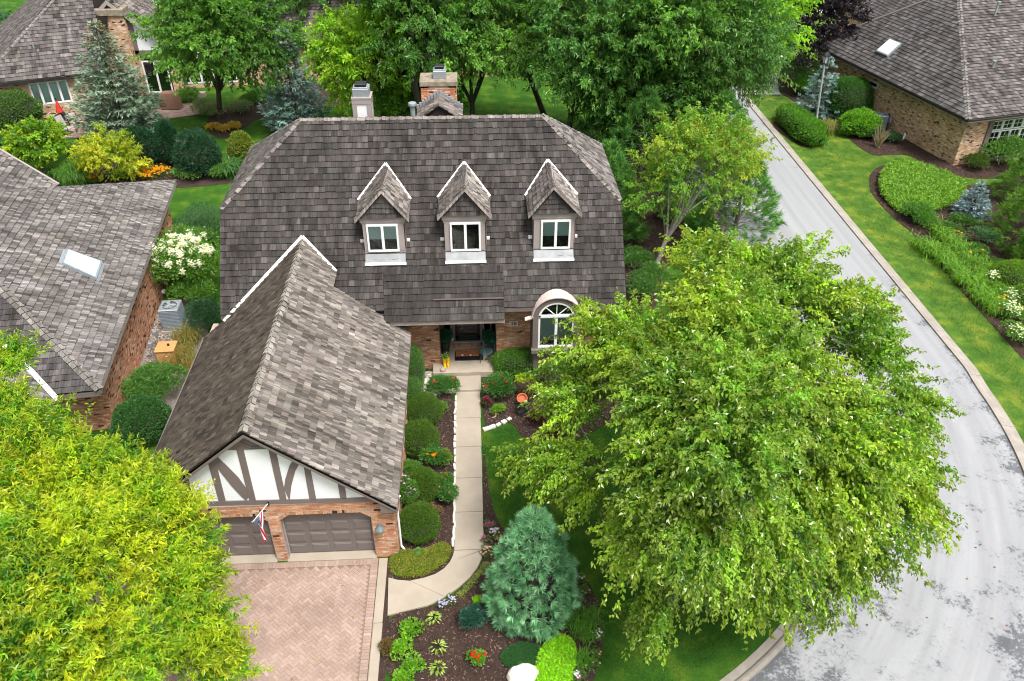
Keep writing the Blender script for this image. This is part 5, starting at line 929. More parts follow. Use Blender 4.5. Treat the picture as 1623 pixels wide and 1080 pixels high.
def pine(name, label, p, h, r, pal, nt=700, nn=22, L=.2, wd=.012, cat='pine', group=None, shape=1.6, ctr=None, upb=.35, core=True, z0=.04, tail=.35, tight=0):
    """long soft needles in fans at the branch ends"""
    p = np.array([p[0], p[1], 0.]); T = thing(name, label, cat, p, group); f = R_.random(nt)**(1.5 if tight else 1.15)*(.98-z0)+z0; a = R_.random(nt)*6.2832; rr = r*np.clip(np.sin(np.pi*np.clip(.22+f*.80, 0, 1))**.75, .05, 1); rr = r*(1-f**shape)**.8*(.82+.18*np.minimum(1, f*6))
    rr = rr*R_.uniform(.72, 1.04, nt)*(1+.09*np.sin(a*5+f*19)); out = np.stack([np.cos(a), np.sin(a), np.zeros(nt)], 1); c0_ = p+out*rr[:, None]; c0_[:, 2] = f*h
    ax = unitn(out*(1.15-f[:, None]*.8)+[0, 0, 1]*(upb+f[:, None]*.8)+R_.normal(0, .2, (nt, 3))); idx = np.repeat(np.arange(nt), nn); D = unitn(ax[idx]+rdir(nt*nn)*R_.uniform(.45 if tight else .35, 1.0, (nt*nn, 1))); P = c0_[idx]+ax[idx]*R_.uniform(-.1 if tight else -tail, .08 if tight else .25, (nt*nn, 1))*L
    c = (pick(pal, nt)*(1+R_.normal(0, .15, (nt, 1))))[idx]*(1+R_.normal(0, .12, (nt*nn, 1))); leaves('foliage', P, D, unitn(rdir(nt*nn)+[0, 0, .8]), L*R_.uniform(.75, 1.15, nt*nn), wd, c, NEEDLE, T, fold=.05, tipd=.08)
    m = MB(); m.tube([p, p+[0, 0, h*.5], p+[0, 0, h*.97]], [.05+.02*h, .04, .01], 8)
    for q in range(0, nt, 5): m.tube([p+[0, 0, max(.1, c0_[q, 2]-.25*rr[q])], c0_[q]], [.018, .007], 4)
    m.build('trunk', BARK, T); return T
def fountain(name, label, p, r, h, pal, n=160, wd=.02, cat='grass clump', group=None, segs=4, spread=.25, over=1.0, upright=1.):
    """arching strap leaves from one crown"""
    p = np.array([p[0], p[1], 0.]); T = thing(name, label, cat, p, group); V, Fs, Cc = [], [], []; k = 0
    for i in range(n):
        a = R_.random()*6.2832; l_ = R_.uniform(.6, 1.05); d = np.array([math.cos(a), math.sin(a), 0]); s_ = np.array([-d[1], d[0], 0])*wd/2; b = p+R_.normal(0, r*spread, 3)*[1, 1, 0]; c = pick(pal, 1)[0]*R_.uniform(.75, 1.25); rr = r*l_*R_.uniform(.4, 1)
        for j in range(segs+1):
            t = j/segs; q = b+d*rr*t**1.3*over+[0, 0, h*l_*(1-(1-t)**2*1.)*upright-(h*.45*l_*over*t**3)]; w_ = s_*(1-t**2*.9); V += [q-w_, q+w_]; Cc += [c, c]
            if j: Fs.append((k+2*j-2, k+2*j-1, k+2*j+1, k+2*j))
        k += 2*(segs+1)
    mesh_np('foliage', np.array(V), np.array(Fs), LEAF, T, np.array(Cc)); return T
def hosta(name, label, p, r, h, pal, n=45, Lf=.2, Wf=.12, cat='hosta', group=None, edge=None):
    p = np.array([p[0], p[1], 0.]); T = thing(name, label, cat, p, group); f = R_.random(n)**.6; a = R_.random(n)*6.2832; o = np.stack([np.cos(a), np.sin(a), np.zeros(n)], 1); P = p+o*(r*f*.75)[:, None]; P[:, 2] = h*(1-.6*f**2)
    D = unitn(o*(.3+f[:, None])+[0, 0, .15]); leaves('foliage', P, D, np.tile([0, 0, 1.], (n, 1))+o*.3, Lf*R_.uniform(.8, 1.2, n), Wf*R_.uniform(.8, 1.2, n), pick(pal, n)*(1+R_.normal(0, .12, (n, 1))), LEAF, T, fold=-.12, tipd=.35)
    m = MB()
    for q in P[::4]: m.tube([p, q], [.012, .006], 4)
    m.build('stems', TWIG, T); return T
def bloom_mesh(key, col, petals=6, s=1., cup=.4, double=False):
    k = ('bloom', key)
    if k not in _var:
        a = np.arange(petals)*6.2832/petals; D = np.stack([np.cos(a), np.sin(a), np.full(petals, cup)], 1); P = np.zeros((petals, 3)); 
        if double: D = np.vstack([D, np.stack([np.cos(a+.4)*.6, np.sin(a+.4)*.6, np.full(petals, 1.)], 1)]); P = np.zeros((petals*2, 3)); 
        n = len(D); o = leaves('bloom', P, D, np.tile([0, 0, 1.], (n, 1))-D*.3, np.full(n, .5*s), np.full(n, .42*s), np.array(col)*R_.uniform(.75, 1.15, (n, 1)), PETAL, None, fold=.12, tipd=.1); _var[k] = o.data; bpy.data.objects.remove(o)
    return _var[k]
def blooms(T, pts, key, col, size=.06, name='bloom', double=True, petals=6):
    me = bloom_mesh(key, col, petals, 1., .4, double); l0 = wloc(T)
    for q in pts:
        o = bpy.data.objects.new(name, me); C.objects.link(o); o.parent = T; o.location = Vector(tuple(map(float, q)))-l0; o.rotation_euler = (R_.normal(0, .35)+.35, R_.normal(0, .35), R_.random()*6); o.scale = (size*R_.uniform(.8, 1.2),)*3
def petals_joined(T, pts, col, size=.04, name='blossom', n=5, var=.15):
    m = len(pts); idx = np.repeat(np.arange(m), n); a = np.tile(np.arange(n)*6.2832/n, m)+R_.random(m)[idx]*6; D = np.stack([np.cos(a), np.sin(a), np.full(m*n, .3)], 1)+R_.normal(0, .2, (m*n, 3)); c = np.array(col)*(1+R_.normal(0, var, (m*n, 1)))
    o = leaves(name, np.array(pts)[idx], D, np.tile([0, 0, 1.], (m*n, 1)), size*.5, size*.4, c, PETAL, T, fold=.1, tipd=.05); o['kind'] = 'stuff'; return o
def top_pts(T, n, zq=.6, mesh='foliage', lift=.02):
    o = [c for c in T.children if c.name.startswith(mesh)][0]; v = np.empty(len(o.data.vertices)*3, np.float32); o.data.vertices.foreach_get('co', v); v = v.reshape(-1, 3); zc_ = np.quantile(v[:, 2], zq); v = v[v[:, 2] > zc_]
    cam_side = v[np.argsort(dist(v))[:max(n, int(len(v)*.7))]]; return cam_side[R_.choice(len(cam_side), n, replace=False)]+[0, 0, lift]
G = lambda x, y, z=0.: at(x, y, z)
# palettes (linear)
PB = [(.13, .28, .025), (.18, .35, .03), (.10, .23, .022), (.25, .42, .035)]          # fresh green
PBY = [(.17, .33, .03), (.27, .42, .03), (.36, .46, .04), (.12, .26, .02)]
PD = [(.06, .16, .035), (.08, .2, .04), (.11, .25, .05)]                         # deep green
PM = [(.09, .22, .03), (.125, .28, .038), (.17, .34, .05), (.07, .18, .025)]
PY = [(.30, .42, .02), (.42, .50, .025), (.2, .36, .02), (.5, .5, .03)]
PBL = [(.2, .32, .29), (.27, .40, .37), (.14, .24, .21)]                             # blue spruce
# ---- the two big street trees in front
tree('shade_tree', 'big bright green broadleaf tree with drooping twigs spreading over the curved street', (7.6, 15.6), (6.3, 15.3, 5.7), (5.2, 5.0, 3.9), [(.17, .33, .03), (.25, .41, .035), (.10, .22, .025), (.33, .48, .04), (.38, .5, .045), (.14, .29, .03)], nt=5400, nl=44, L=.118, Wd=.07, at_lobes=[(1132, 428, 8.2, 1.1), (1272, 440, 8.0, 1.25), (1350, 485, 7.2, 1.0), (1000, 560, 7, 1.6), (1180, 520, 8.2, 1.7), (1195, 440, 8.1, 1.2), (1100, 600, 7.8, 1.4), (1260, 640, 7.2, 1.5), (1340, 560, 6.8, 1.5), (935, 620, 5.8, 1.2), (915, 735, 4.6, 1.05), (1030, 690, 7, 1.8), (1180, 670, 8, 1.9), (1330, 690, 6.5, 1.6), (1410, 740, 5, 1.3), (1040, 845, 4.8, 1.15), (1130, 830, 6, 1.7), (1260, 830, 5.6, 1.6), (1370, 850, 4.2, 1.1), (1050, 950, 3.2, .6), (1150, 900, 3.6, 1.1), (1262, 915, 3.6, .9), (945, 485, 5.6, .3), (1320, 880, 3.6, .8), (1440, 640, 5.5, .9), (1440, 800, 4.4, .8), (832, 710, 4.2, .32)], spr=.3, twig=.8, droop=.35, ls=.79, stray=.1, vj=.26, sub=6, shift=(-9, 9), r0=.2, bark=BARKG, mat=LEAFG, up=.7, groups=11, tipcol=(.24, .30, .04), inner=.42, flat_b=.95)
tree('shade_tree', 'yellow-green pin oak with spiky leaves covering the lower left corner beside the driveway', (-10.3, 10.2), (-9.35, 11.9, 4.6), (4.1, 4.3, 3.2), [(.13, .31, .02), (.34, .46, .02), (.09, .24, .02), (.55, .58, .025), (.2, .4, .02), (.10, .27, .02), (.4, .5, .02)], nt=4400, nl=38, L=.14, Wd=.045, at_lobes=[(20, 590, 6.4, .7), (30, 655, 6.2, .8), (140, 940, 5.6, 1.3), (110, 1010, 5.4, 1.2), (50, 725, 6, 1.3), (150, 745, 6, 1.1), (205, 830, 5.5, 1.2), (290, 860, 4.8, .8), (100, 880, 6.2, 1.5), (250, 950, 4.8, 1.1), (320, 1020, 3.9, .85), (60, 1000, 5.5, 1.6), (190, 1040, 4.6, 1.3), (325, 905, 4.2, .5), (-60, 850, 6, 1.6), (345, 1075, 3.4, .6), (-20, 1080, 5, 1.5), (235, 770, 5.2, .5)], ls=.88, stray=.08, spr=.4, sub=6, shift=(-14, 0), twig=.55, droop=.0, r0=.2, bark=BARKG, up=.6, groups=9, inner=.4, tipcol=(.42, .45, .02), vj=.2, flat_b=.9)
# ---- rear trees
BT = 'broadleaf trees massed behind the house'
def bt(lab, pxy, z, rad, pal, base=None, nt=750, nl=34, L=.24, Wd=.13, **k):
    c = at(pxy[0], pxy[1], z); b_ = base if base is not None else (c[0], c[1]); return tree('shade_tree', lab, b_, c, rad, pal, nt=nt, nl=nl, L=L, Wd=Wd, **dict(dict(twig=.9, r0=.2, lobes=24, lob=.36, group=BT), **k))
bt('round green maple growing in a mulch ring by the rear patio', (345, 62), 5.8, (3.7, 3.6, 4.1), PM, base=(-16.4, 54.3), nt=1100)
bt('light green tree left of the white panelled chimney', (588, 92), 5.2, (3.5, 3.4, 3.6), [(.17, .34, .02), (.23, .42, .025), (.13, .28, .02), (.3, .46, .03)], nt=800, base=(-5.5, 53.5))
bt('dark leafy tree with bare trunks in front of the hidden brick house', (655, 35), 8, (4.5, 4.5, 4), PD+PM, nt=650)
bt('small bushy tree right behind the slim vent pipe', (672, 165), 2.4, (2.6, 2.2, 2.4), PM+PB, nt=420, L=.2)
bt('feathery light green honey locust right of the brick chimney', (805, 45), 6.8, (5.0, 4.6, 3.5), [(.2, .36, .07), (.26, .42, .09), (.16, .3, .05), (.13, .27, .05)], base=(5.2, 53.2), nt=1200, Wd=.08, L=.26, fork=.45, inner=.3)
bt('tall dark green tree behind the honey locust', (905, 35), 8, (5, 4.8, 4.6), PD+PM, nt=850)
bt('broad mid green tree in the centre of the rear tree mass', (985, 85), 6.8, (5.2, 4.8, 4.4), [(.07, .2, .045), (.1, .25, .06), (.14, .3, .06), (.2, .34, .06)], nt=1200, Wd=.09)
bt('wide spreading green tree left of the road bend', (1085, 95), 6, (5.2, 4.8, 4.5), [(.08, .2, .05), (.12, .26, .06), (.18, .32, .07)], nt=1300, Wd=.09)
bt('deep green tree at the very top of the tree mass', (1060, 10), 9, (5.5, 5, 4), PD+PM, nt=900)
bt('bright green tree leaning over the road at the top', (1160, 40), 7, (3.6, 3.8, 4.6), [(.2, .42, .025), (.27, .5, .03), (.15, .34, .02), (.33, .5, .04)], nt=1100)
bt('shadowy low tree under the tall trees by the lawn edge', (975, 190), 3.2, (2.6, 2.6, 2.6), PD+PM, nt=450)
bt('tall dark trees filling the gap behind the light tree', (745, 30), 7.5, (4.2, 4, 4.4), PD+PM, nt=700)
bt('low dense green tree beneath the wide spreading tree', (1040, 190), 3.4, (3.6, 3.2, 3.2), PD+PM, nt=700)
for (x, y, z, r, lab) in ((520, -30, 6, 5, 'tree cut by the top edge above the light green tree'), (850, -60, 7, 6, 'tree cut by the top edge above the honey locust'), (1000, -60, 8, 6, 'tree cut by the top edge above the central tree'), (700, -50, 7, 5, 'tree cut by the top edge above the hidden brick house'),): bt(lab, (x, y), z, (r, r, 4.5), PD+PM, nt=600)
# serviceberry with thinning yellow leaves
tree('ornamental_tree', 'thin yellowing tree with pale bare twigs between the house and the road', (8.4, 32.7), at(1102, 280, 4.0), (3.45, 3.1, 2.9), [(.24, .38, .05), (.18, .35, .04), (.4, .44, .06), (.14, .3, .035), (.3, .42, .05)], nt=760, nl=26, L=.15, Wd=.085, lobes=26, lob=.3, twig=.6, droop=.05, r0=.13, bark=BARKG, groups=9, inner=.3, fork=.35, cat='tree')
tree('ornamental_tree', 'dark purple-leaved plum tree beside the far driveway', at(1275, 95)[:2], at(1270, 38, 4.5), (3.6, 3.4, 3.8), [(.02, .012, .022), (.03, .018, .03), (.014, .01, .016)], nt=700, nl=34, L=.22, Wd=.13, lobes=20, lob=.36, twig=.8, r0=.14)
# pines by the east side
PG = [(.07, .2, .04), (.1, .26, .045), (.13, .3, .05)]
for (x, y, h_, r_, lab) in ((955, 350, 5.2, 2.1, 'soft green pine nearest the right-hand gable end'), (1010, 285, 6.2, 2.3, 'soft green pine behind the yellowing tree'), (1130, 265, 5.4, 2.6, 'spreading pine reaching over the road edge'), (1075, 240, 7, 2.4, 'tall pine among the broadleaf trees left of the road'), (1165, 330, 4.2, 2.2, 'low bushy pine between the yellowing tree and the road')):
    q = G(x, y+35); pine('pine_tree', lab, q, h_, r_, PG, nt=520, nn=20, L=.36, wd=.028, cat='pine', group='soft pines east of the house', shape=1.5)
for (x, y, h_, r_, lab) in ((1645, 395, 4.2, 2.6, 'feathery bright green pine at the right edge above the blue dwarf spruce'), (1670, 440, 3.4, 2.2, 'lower feathery pine cut by the right edge'), (1650, 325, 4.4, 2.5, 'feathery pine in front of the gridded windows')): pine('pine_tree', lab, G(x, y), h_, r_, [(.11, .26, .02), (.15, .32, .03), (.08, .2, .02)], nt=560, nn=20, L=.32, wd=.028, group='feathery pines at the right edge', shape=1.5)
pine('white_pine', 'dense blue-green young white pine standing in the front mulch bed', (1.45, 14.75), 4.0, 1.22, [(.14, .36, .16), (.21, .45, .22), (.29, .55, .31), (.09, .25, .11)], nt=1150, nn=36, L=.22, wd=.014, tight=1, shape=2.0, upb=.3)
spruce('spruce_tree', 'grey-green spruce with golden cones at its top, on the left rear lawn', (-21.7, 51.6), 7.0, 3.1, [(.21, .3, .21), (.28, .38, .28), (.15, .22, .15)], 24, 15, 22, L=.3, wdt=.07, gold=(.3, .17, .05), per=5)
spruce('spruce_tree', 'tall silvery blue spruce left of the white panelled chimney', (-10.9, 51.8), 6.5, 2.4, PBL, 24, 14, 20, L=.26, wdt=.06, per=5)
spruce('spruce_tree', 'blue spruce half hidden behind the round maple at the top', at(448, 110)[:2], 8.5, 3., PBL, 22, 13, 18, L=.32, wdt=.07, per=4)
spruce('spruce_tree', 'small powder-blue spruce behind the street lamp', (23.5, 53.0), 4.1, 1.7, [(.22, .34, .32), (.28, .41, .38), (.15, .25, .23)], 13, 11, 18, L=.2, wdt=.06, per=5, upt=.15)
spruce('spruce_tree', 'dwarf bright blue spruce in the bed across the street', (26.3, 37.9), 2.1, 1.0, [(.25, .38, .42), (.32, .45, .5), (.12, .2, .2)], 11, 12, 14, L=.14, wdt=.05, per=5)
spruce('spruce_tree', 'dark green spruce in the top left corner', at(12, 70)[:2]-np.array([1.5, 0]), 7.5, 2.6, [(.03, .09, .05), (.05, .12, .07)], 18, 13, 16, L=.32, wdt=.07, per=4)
for x, y, r_, h_ in ((1342, 52, .9, 4.0), (1366, 50, .8, 3.7)): q = at(x, y); clipped('arborvitae', 'taller arborvitae column left of its twin behind the roof' if h_ > 3.9 else 'shorter arborvitae column right of its twin behind the roof', q, r_, h_, [(.04, .13, .012), (.06, .17, .015), (.03, .1, .01)], 3500, .16, .07, 'conifer', 'arborvitae pair', pw_=1.5)
# ---- clipped yew balls by the garage
YW = [(.06, .15, .012), (.10, .21, .016), (.035, .10, .01), (.15, .24, .02)]
for k_, (x0_, x1_, yt_, yb2, lab) in enumerate([(640, 701, 641, 690, 'clipped yew ball farthest up the garage bed, nearest the porch'), (637, 695, 674, 735, 'clipped yew ball second from the porch, behind the orange flowers'), (648, 697, 753, 812, 'clipped yew ball third from the porch, beside the purple flowers'), (635, 695, 811, 873, 'clipped yew ball nearest the driveway, behind the low ground cover')]):
    q = G((x0_+x1_)/2, yb2-8); r_ = (x1_-x0_)/2/58.*(1+.02*k_)*(26.5/ (np.linalg.norm(q-CP)))**0*np.linalg.norm(q-CP)/23.5; clipped('yew_ball', lab, q+[0, .42, 0], r_*1.02, 1.15, YW, 15000, .045, .018, group='clipped yew balls along the garage', bumpy=.035)
def hedge_px(nm, lab, x, y, r, h, pal, n=5000, L=.06, Wd=.03, **k): return clipped(nm, lab, G(x, y), r, h, pal, n, L, Wd, **k)
hedge_px('clipped_hedge', 'long rounded bright green hedge between the street kerb and the lamp post', 1266, 212, 2.7, 1.25, [(.09, .25, .016), (.13, .32, .02), (.06, .18, .012)], 9000, .11, .07, cat='hedge', ry=.85, rz=math.radians(97), pw_=3., bumpy=.05)
hedge_px('round_shrub', 'large dark green clipped round shrub against the brick wall across the street', 1340, 186, 1.35, 2.6, [(.045, .16, .012), (.065, .2, .016), (.03, .12, .01)], 8000, .09, .045, pw_=2.3)
hedge_px('round_shrub', 'bright yellow-green mounded shrub in front of the grey condenser', 1359, 213, 1.25, 1.45, [(.14, .34, .02), (.19, .42, .025), (.08, .22, .015)], 6000, .13, .08, bumpy=.07)
hedge_px('round_shrub', 'yellow-green clipped shrub at the right edge of the street bed', 1607, 455, 1.0, 1.1, [(.12, .26, .01), (.17, .32, .015)], 6000, .07, .03, pw_=2.5)
hedge_px('round_shrub', 'second yellow-green clipped shrub just below, cut by the right edge', 1640, 490, 1.0, 1.0, [(.12, .26, .01), (.17, .32, .015)], 5000, .07, .03, pw_=2.5)
hedge_px('round_shrub', 'glossy dense green dome shrub nearest the garage in the side alley', 232, 690, .95, 1.5, [(.045, .15, .03), (.065, .19, .04), (.03, .11, .022)], 9000, .075, .04, bumpy=.05)
shrub('leafy_shrub', 'deep green leafy shrub between the tan box and the glossy dome shrub', G(250, 640)+[0, .3, 0], 1.25, 1.4, PD+PM[:2], 6500, .09, .05, 12, .5)
shrub('leafy_shrub', 'dark bluish leafy shrub beside the grey condenser', G(330, 535)+[0, .5, 0], 1.1, 1.5, [(.03, .1, .04), (.045, .13, .05), (.02, .07, .03)], 6500, .08, .035, 12, .5)
shrub('leafy_shrub', 'bright leafy shrub below the white hydrangea', G(305, 490)+[0, .5, 0], 1.2, 1.2, PM+[(.16, .3, .02)], 4500, .1, .06, 12, .5)
hy = shrub('hydrangea', 'tall hydrangea covered in white panicles between the two roofs', G(300, 455)+[0, .2, 0], 2.1, 2.9, PM+[(.12, .25, .02)], 9000, .13, .075, 16, .45, ry=2.4)
PT = top_pts(hy, 130, .25); blob = []
for q in PT: n_ = 36; blob.append(q+[0, 0, .1]+R_.normal(0, .055, (n_, 3))*[1, 1, 1.3])
petals_joined(hy, np.vstack(blob), (.8, .8, .66), .1, 'panicles', 3, .08)
fountain('ornamental_grass', 'tall green switchgrass by the garage corner of the neighbour roof', G(318, 395)+[0, .5, 0], 1.3, 1.6, [(.08, .2, .03), (.1, .24, .04), (.06, .15, .03)], 700, .03, group=None)
shrub('willow_shrub', 'grey-green willow-like shrub against the left roof slope of the house', G(325, 385), 1.6, 1.9, [(.05, .13, .05), (.08, .18, .07)], 4500, .12, .03, 12, .5)
for k_, (x, y) in enumerate(((300, 545), (318, 590), (292, 575))): fountain('feather_grass', ['tawny feather grass clump behind the tan box', 'tawny feather grass clump touching the garage roof edge', 'tawny feather grass clump in front of the tan box'][k_], G(x, y), .85, 1.0, [(.2, .2, .03), (.3, .24, .05), (.12, .17, .03), (.38, .27, .08)], 420, .016, group='tawny grasses beside the tan box')
# rear row
for (x, y, r_, h_, lab, pal) in ((231, 262, 1.05, 2.3, 'dark conifer dome first from the left in the rear row', 0), (275, 262, .75, 2.6, 'narrow dark conifer second in the rear row', 0), (320, 278, 1.2, 2.6, 'rounded dark conifer third in the rear row', 0), (387, 258, .72, 1.8, 'golden-tipped conifer at the right end of the rear row', 1), (36, 205, 1.5, 2.5, 'mid green pyramidal conifer by the corner window of the rear house', 2)):
    clipped('dwarf_conifer', lab, G(x, y), r_, h_, [[(.02, .085, .035), (.03, .11, .045), (.014, .06, .025)], [(.2, .26, .03), (.08, .16, .02), (.3, .33, .05)], [(.1, .2, .03), (.07, .16, .025)]][pal], 5000, .15, .06, 'conifer', 'conifers along the rear bed', pw_=1.7, bumpy=.09)
tree('ornamental_tree', 'yellow-green maple shrub in the rear bed by the left edge', G(72, 285)[:2], G(64, 240, 1.6), (1.55, 1.5, 1.5), PY+PB, nt=380, nl=34, L=.16, Wd=.11, lobes=14, lob=.4, twig=.5, r0=.06, up=.6)
tree('ornamental_tree', 'golden yellow feathery shrub next to the dark conifers in the rear bed', G(175, 290)[:2], G(172, 252, 1.5), (1.5, 1.45, 1.4), [(.5, .5, .03), (.36, .42, .03), (.25, .36, .03)], nt=330, nl=30, L=.15, Wd=.07, lobes=14, lob=.4, twig=.5, r0=.05, up=.6)
fountain('ornamental_grass', 'fine green maiden grass clump in the rear bed', G(122, 292), 1.3, 1.5, [(.1, .24, .03), (.13, .29, .04)], 700, .03)
fountain('iris_clump', 'blue-green iris blades at the right end of the rear bed', G(368, 278), 1.3, 1.1, [(.08, .2, .04), (.06, .16, .04)], 300, .07)
for k_, (x, y) in enumerate(((110, 245), (140, 255), (300, 285), (350, 280), (5, 232))): shrub('leafy_shrub', ['low green shrub behind the yellow-green maple shrub', 'low green shrub left of the golden shrub', 'small grey-green shrub right of the orange flowers', 'small grey-green shrub beside the iris blades', 'low shrub at the left frame edge by the lawn'][k_], G(x, y), .9, .8, PM+[(.13, .22, .09)], 1500, .13, .06, 8, .55, stems=False)
rb = []
for k_, (x, y, n_, w_) in enumerate(((143, 291, 70, .55), (244, 282, 210, 1.25))):
    T = shrub('black_eyed_susan', 'small patch of orange daisies at the roof edge' if k_ == 0 else 'wide patch of orange daisies between hosta and conifers', G(x, y), w_, .55, PM, 900, .1, .04, 8, .6, 'flower patch', 'orange daisies', stems=False); petals_joined(T, top_pts(T, n_, .25, lift=.08), (.75, .32, .005), .14, 'blossoms', 6, .15)
for k_, (x, y) in enumerate(((180, 285), (197, 282), (212, 280))): hosta('hosta', ['yellow-green hosta left of its two neighbours at the roof edge', 'yellow-green hosta in the middle of three at the roof edge', 'yellow-green hosta beside the orange daisies'][k_], G(x, y), .8, .55, [(.22, .34, .02), (.13, .26, .02), (.3, .4, .04)], 110, .26, .12, group='hostas at the roof edge')
# mixed plants under the maple
for k_, (x, y, c_) in enumerate(((340, 206, (.55, .36, .05)), (356, 209, (.6, .4, .06)), (372, 204, (.5, .36, .05)))): shrub('golden_heuchera', ['golden low plant left in the maple ring', 'golden low plant at the front of the maple ring', 'golden low plant right in the maple ring'][k_], G(x, y), .5, .35, [c_, (.35, .28, .05)], 500, .14, .09, 6, .6, 'low plant', 'golden plants under the maple', stems=False)
for k_, (x, y) in enumerate(((325, 180), (340, 185), (385, 178), (400, 165), (300, 160), (420, 160))): shrub('leafy_shrub', ['variegated shrub by the patio end', 'variegated shrub left of the maple trunk', 'white flowered shrub right of the maple trunk', 'low green shrub behind the maple on the right', 'dark low shrub under the sunroom windows', 'dark low shrub under the blue spruce'][k_], G(x, y), .9, .8, [(.15, .24, .1), (.3, .36, .2)] if k_ < 3 else PD+PM, 1100, .15, .07, 8, .6, stems=False)
# right hand side
rs = shrub('rose_of_sharon', 'rounded shrub dotted with pale lilac flowers at the corner of the house across the street', G(1262, 148), 1.8, 3.0, PD+[(.05, .14, .02)], 3500, .16, .09, 12, .5); petals_joined(rs, top_pts(rs, 90, .3, lift=.05), (.6, .42, .6), .17, 'blossoms', 5, .12)
shrub('leafy_shrub', 'bright green shrub below the lilac flowering shrub', G(1272, 152), 1.0, 1.6, [(.09, .26, .015), (.12, .32, .02)], 2200, .14, .09, 8, .55)
for k_, (x, y, h_) in enumerate(((1382, 224, .9), (1412, 226, .7))): shrub('leafy_shrub', ['small dark shrub left of the bare twiggy shrub', 'small dark shrub right of the bare twiggy shrub'][k_], G(x, y), .55, h_, [(.04, .12, .05), (.06, .15, .06)], 900, .12, .07, 7, .6, group='small shrubs by the brick wall')
ts = thing('bare_shrub', 'leafless tan twiggy shrub in the mulch by the brick wall', 'shrub', G(1391, 235)); m_ = MB(); q0_ = G(1391, 235)
for i in range(60): a = R_.random()*6.28; q = q0_+[math.cos(a)*R_.uniform(.1, .6), math.sin(a)*R_.uniform(.1, .6), R_.uniform(.7, 1.4)]; m_.tube([q0_+R_.normal(0, .05, 3)*[1, 1, 0], (q0_+q)/2+R_.normal(0, .05, 3), q], [.018, .014, .008], 4)
m_.build('twigs', plain('dry_twig', (.3, .24, .13), .9, .2, 6), ts); fountain('feather_grass', 'straw coloured grass clump at the foot of the lamp post', G(1306, 214), .9, 1.2, [(.3, .26, .08), (.14, .22, .03), (.22, .24, .05)], 420, .03)
# ---- bed across the street
def cover(name, label, poly, n, h, L, Wd, pal, cat='ground cover', dome=0.):
    P = sample_poly(poly, n); q = np.array(poly)[:, :2]; c = q.mean(0); rr = np.linalg.norm(P-c, axis=1)/np.linalg.norm(q-c, axis=1).max(); z = h*(1-rr**3*.6)*R_.uniform(.55, 1.05, n)+.1*h*np.sin(P[:, 0]*7)*np.cos(P[:, 1]*6)
    P3 = np.column_stack([P, np.maximum(z, .03)]); pl = pick(pal, n)*(1+R_.normal(0, .2, (n, 1))); o = leaves(name, P3, unitn(rdir(n)+[0, 0, .25]), unitn(rdir(n)*.6+[0, 0, 1]), L*R_.uniform(.6, 1.3, n), Wd*R_.uniform(.7, 1.2, n), pl, LEAF); o['kind'] = 'stuff'; tag(o, label, cat)
    m = MB().prism([(p_[0]*.93+c[0]*.07, p_[1]*.93+c[1]*.07, .02) for p_ in (q if area(q) > 0 else q[::-1])], (0, 0, h*.35)).build('inner_twigs', TWIG, None); tag(m, 'dark stem layer under '+label.split(' covering')[0], cat); m['kind'] = 'stuff'; return o
cover('ground_cover', 'dense light green ground cover covering the oval bed across the street', smooth(px([(1402, 268), (1388, 300), (1404, 325), (1430, 345), (1470, 342), (1512, 330), (1535, 300), (1500, 282), (1460, 264), (1425, 260)]), 2), 26000, .45, .17, .06, [(.16, .32, .03), (.22, .4, .05), (.10, .24, .02), (.28, .44, .08)])
shrub('leafy_shrub', 'rounded mid green shrub at the near end of the oval ground cover', G(1453, 352), 1.0, .9, [(.08, .22, .03), (.12, .27, .05)], 3000, .12, .06, 9, .55)
shrub('leafy_shrub', 'thin grey-green shrub below the dwarf blue spruce', G(1556, 388), .8, 1.0, [(.08, .19, .08), (.11, .23, .1)], 1300, .11, .06, 8, .5)
shrub('leafy_shrub', 'small bronze-green shrub at the foot of the corner post', G(1545, 268), .8, .9, [(.1, .16, .02), (.06, .13, .02)], 1500, .12, .06, 8, .5)
shrub('leafy_shrub', 'dark leafy shrub in front of the gridded windows', G(1590, 262), 1.8, 1.7, PD+PM, 3500, .14, .07, 9, .55)
dl_ = []
for k_ in range(30):
    t_ = (k_//2)/14.; x, y = 1472+(1592-1472)*t_+(9 if k_ % 2 else -7)+R_.normal(0, 3), 385+(492-385)*t_+(-16 if k_ % 2 else 8)+R_.normal(0, 3)
    T = fountain('daylily', 'arching green daylily clump in the long band beside the far lawn strip', G(x, y), .85, .75, [(.14, .31, .02), (.2, .38, .03), (.1, .24, .02)], 130, .035, 'daylily', 'daylily clumps in a band across the street')
    if k_ in (7, 15, 26): petals_joined(T, [T.location+Vector((R_.normal(0, .2), R_.normal(0, .2), .75)) for _ in range(3)], (.8, .35, .01), .14, 'blossoms')
for k_, (x, y, r_) in enumerate(((1603, 484, .75), (1596, 506, .6), (1614, 540, .8), (1575, 455, .5))):
    T = shrub('white_hydrangea', ['white flowering mound at the lower end of the daylilies', 'smaller white flowering mound at the bed edge', 'white and green mound cut by the right edge', 'patch of white blossoms inside the daylily band'][k_], G(x, y), r_, .7, [(.12, .28, .04), (.16, .33, .06)], 1300, .09, .06, 8, .6, 'flowering shrub', stems=False); petals_joined(T, top_pts(T, 130, .4, lift=.04), (.72, .76, .5), .1, 'blossoms', 4, .1)
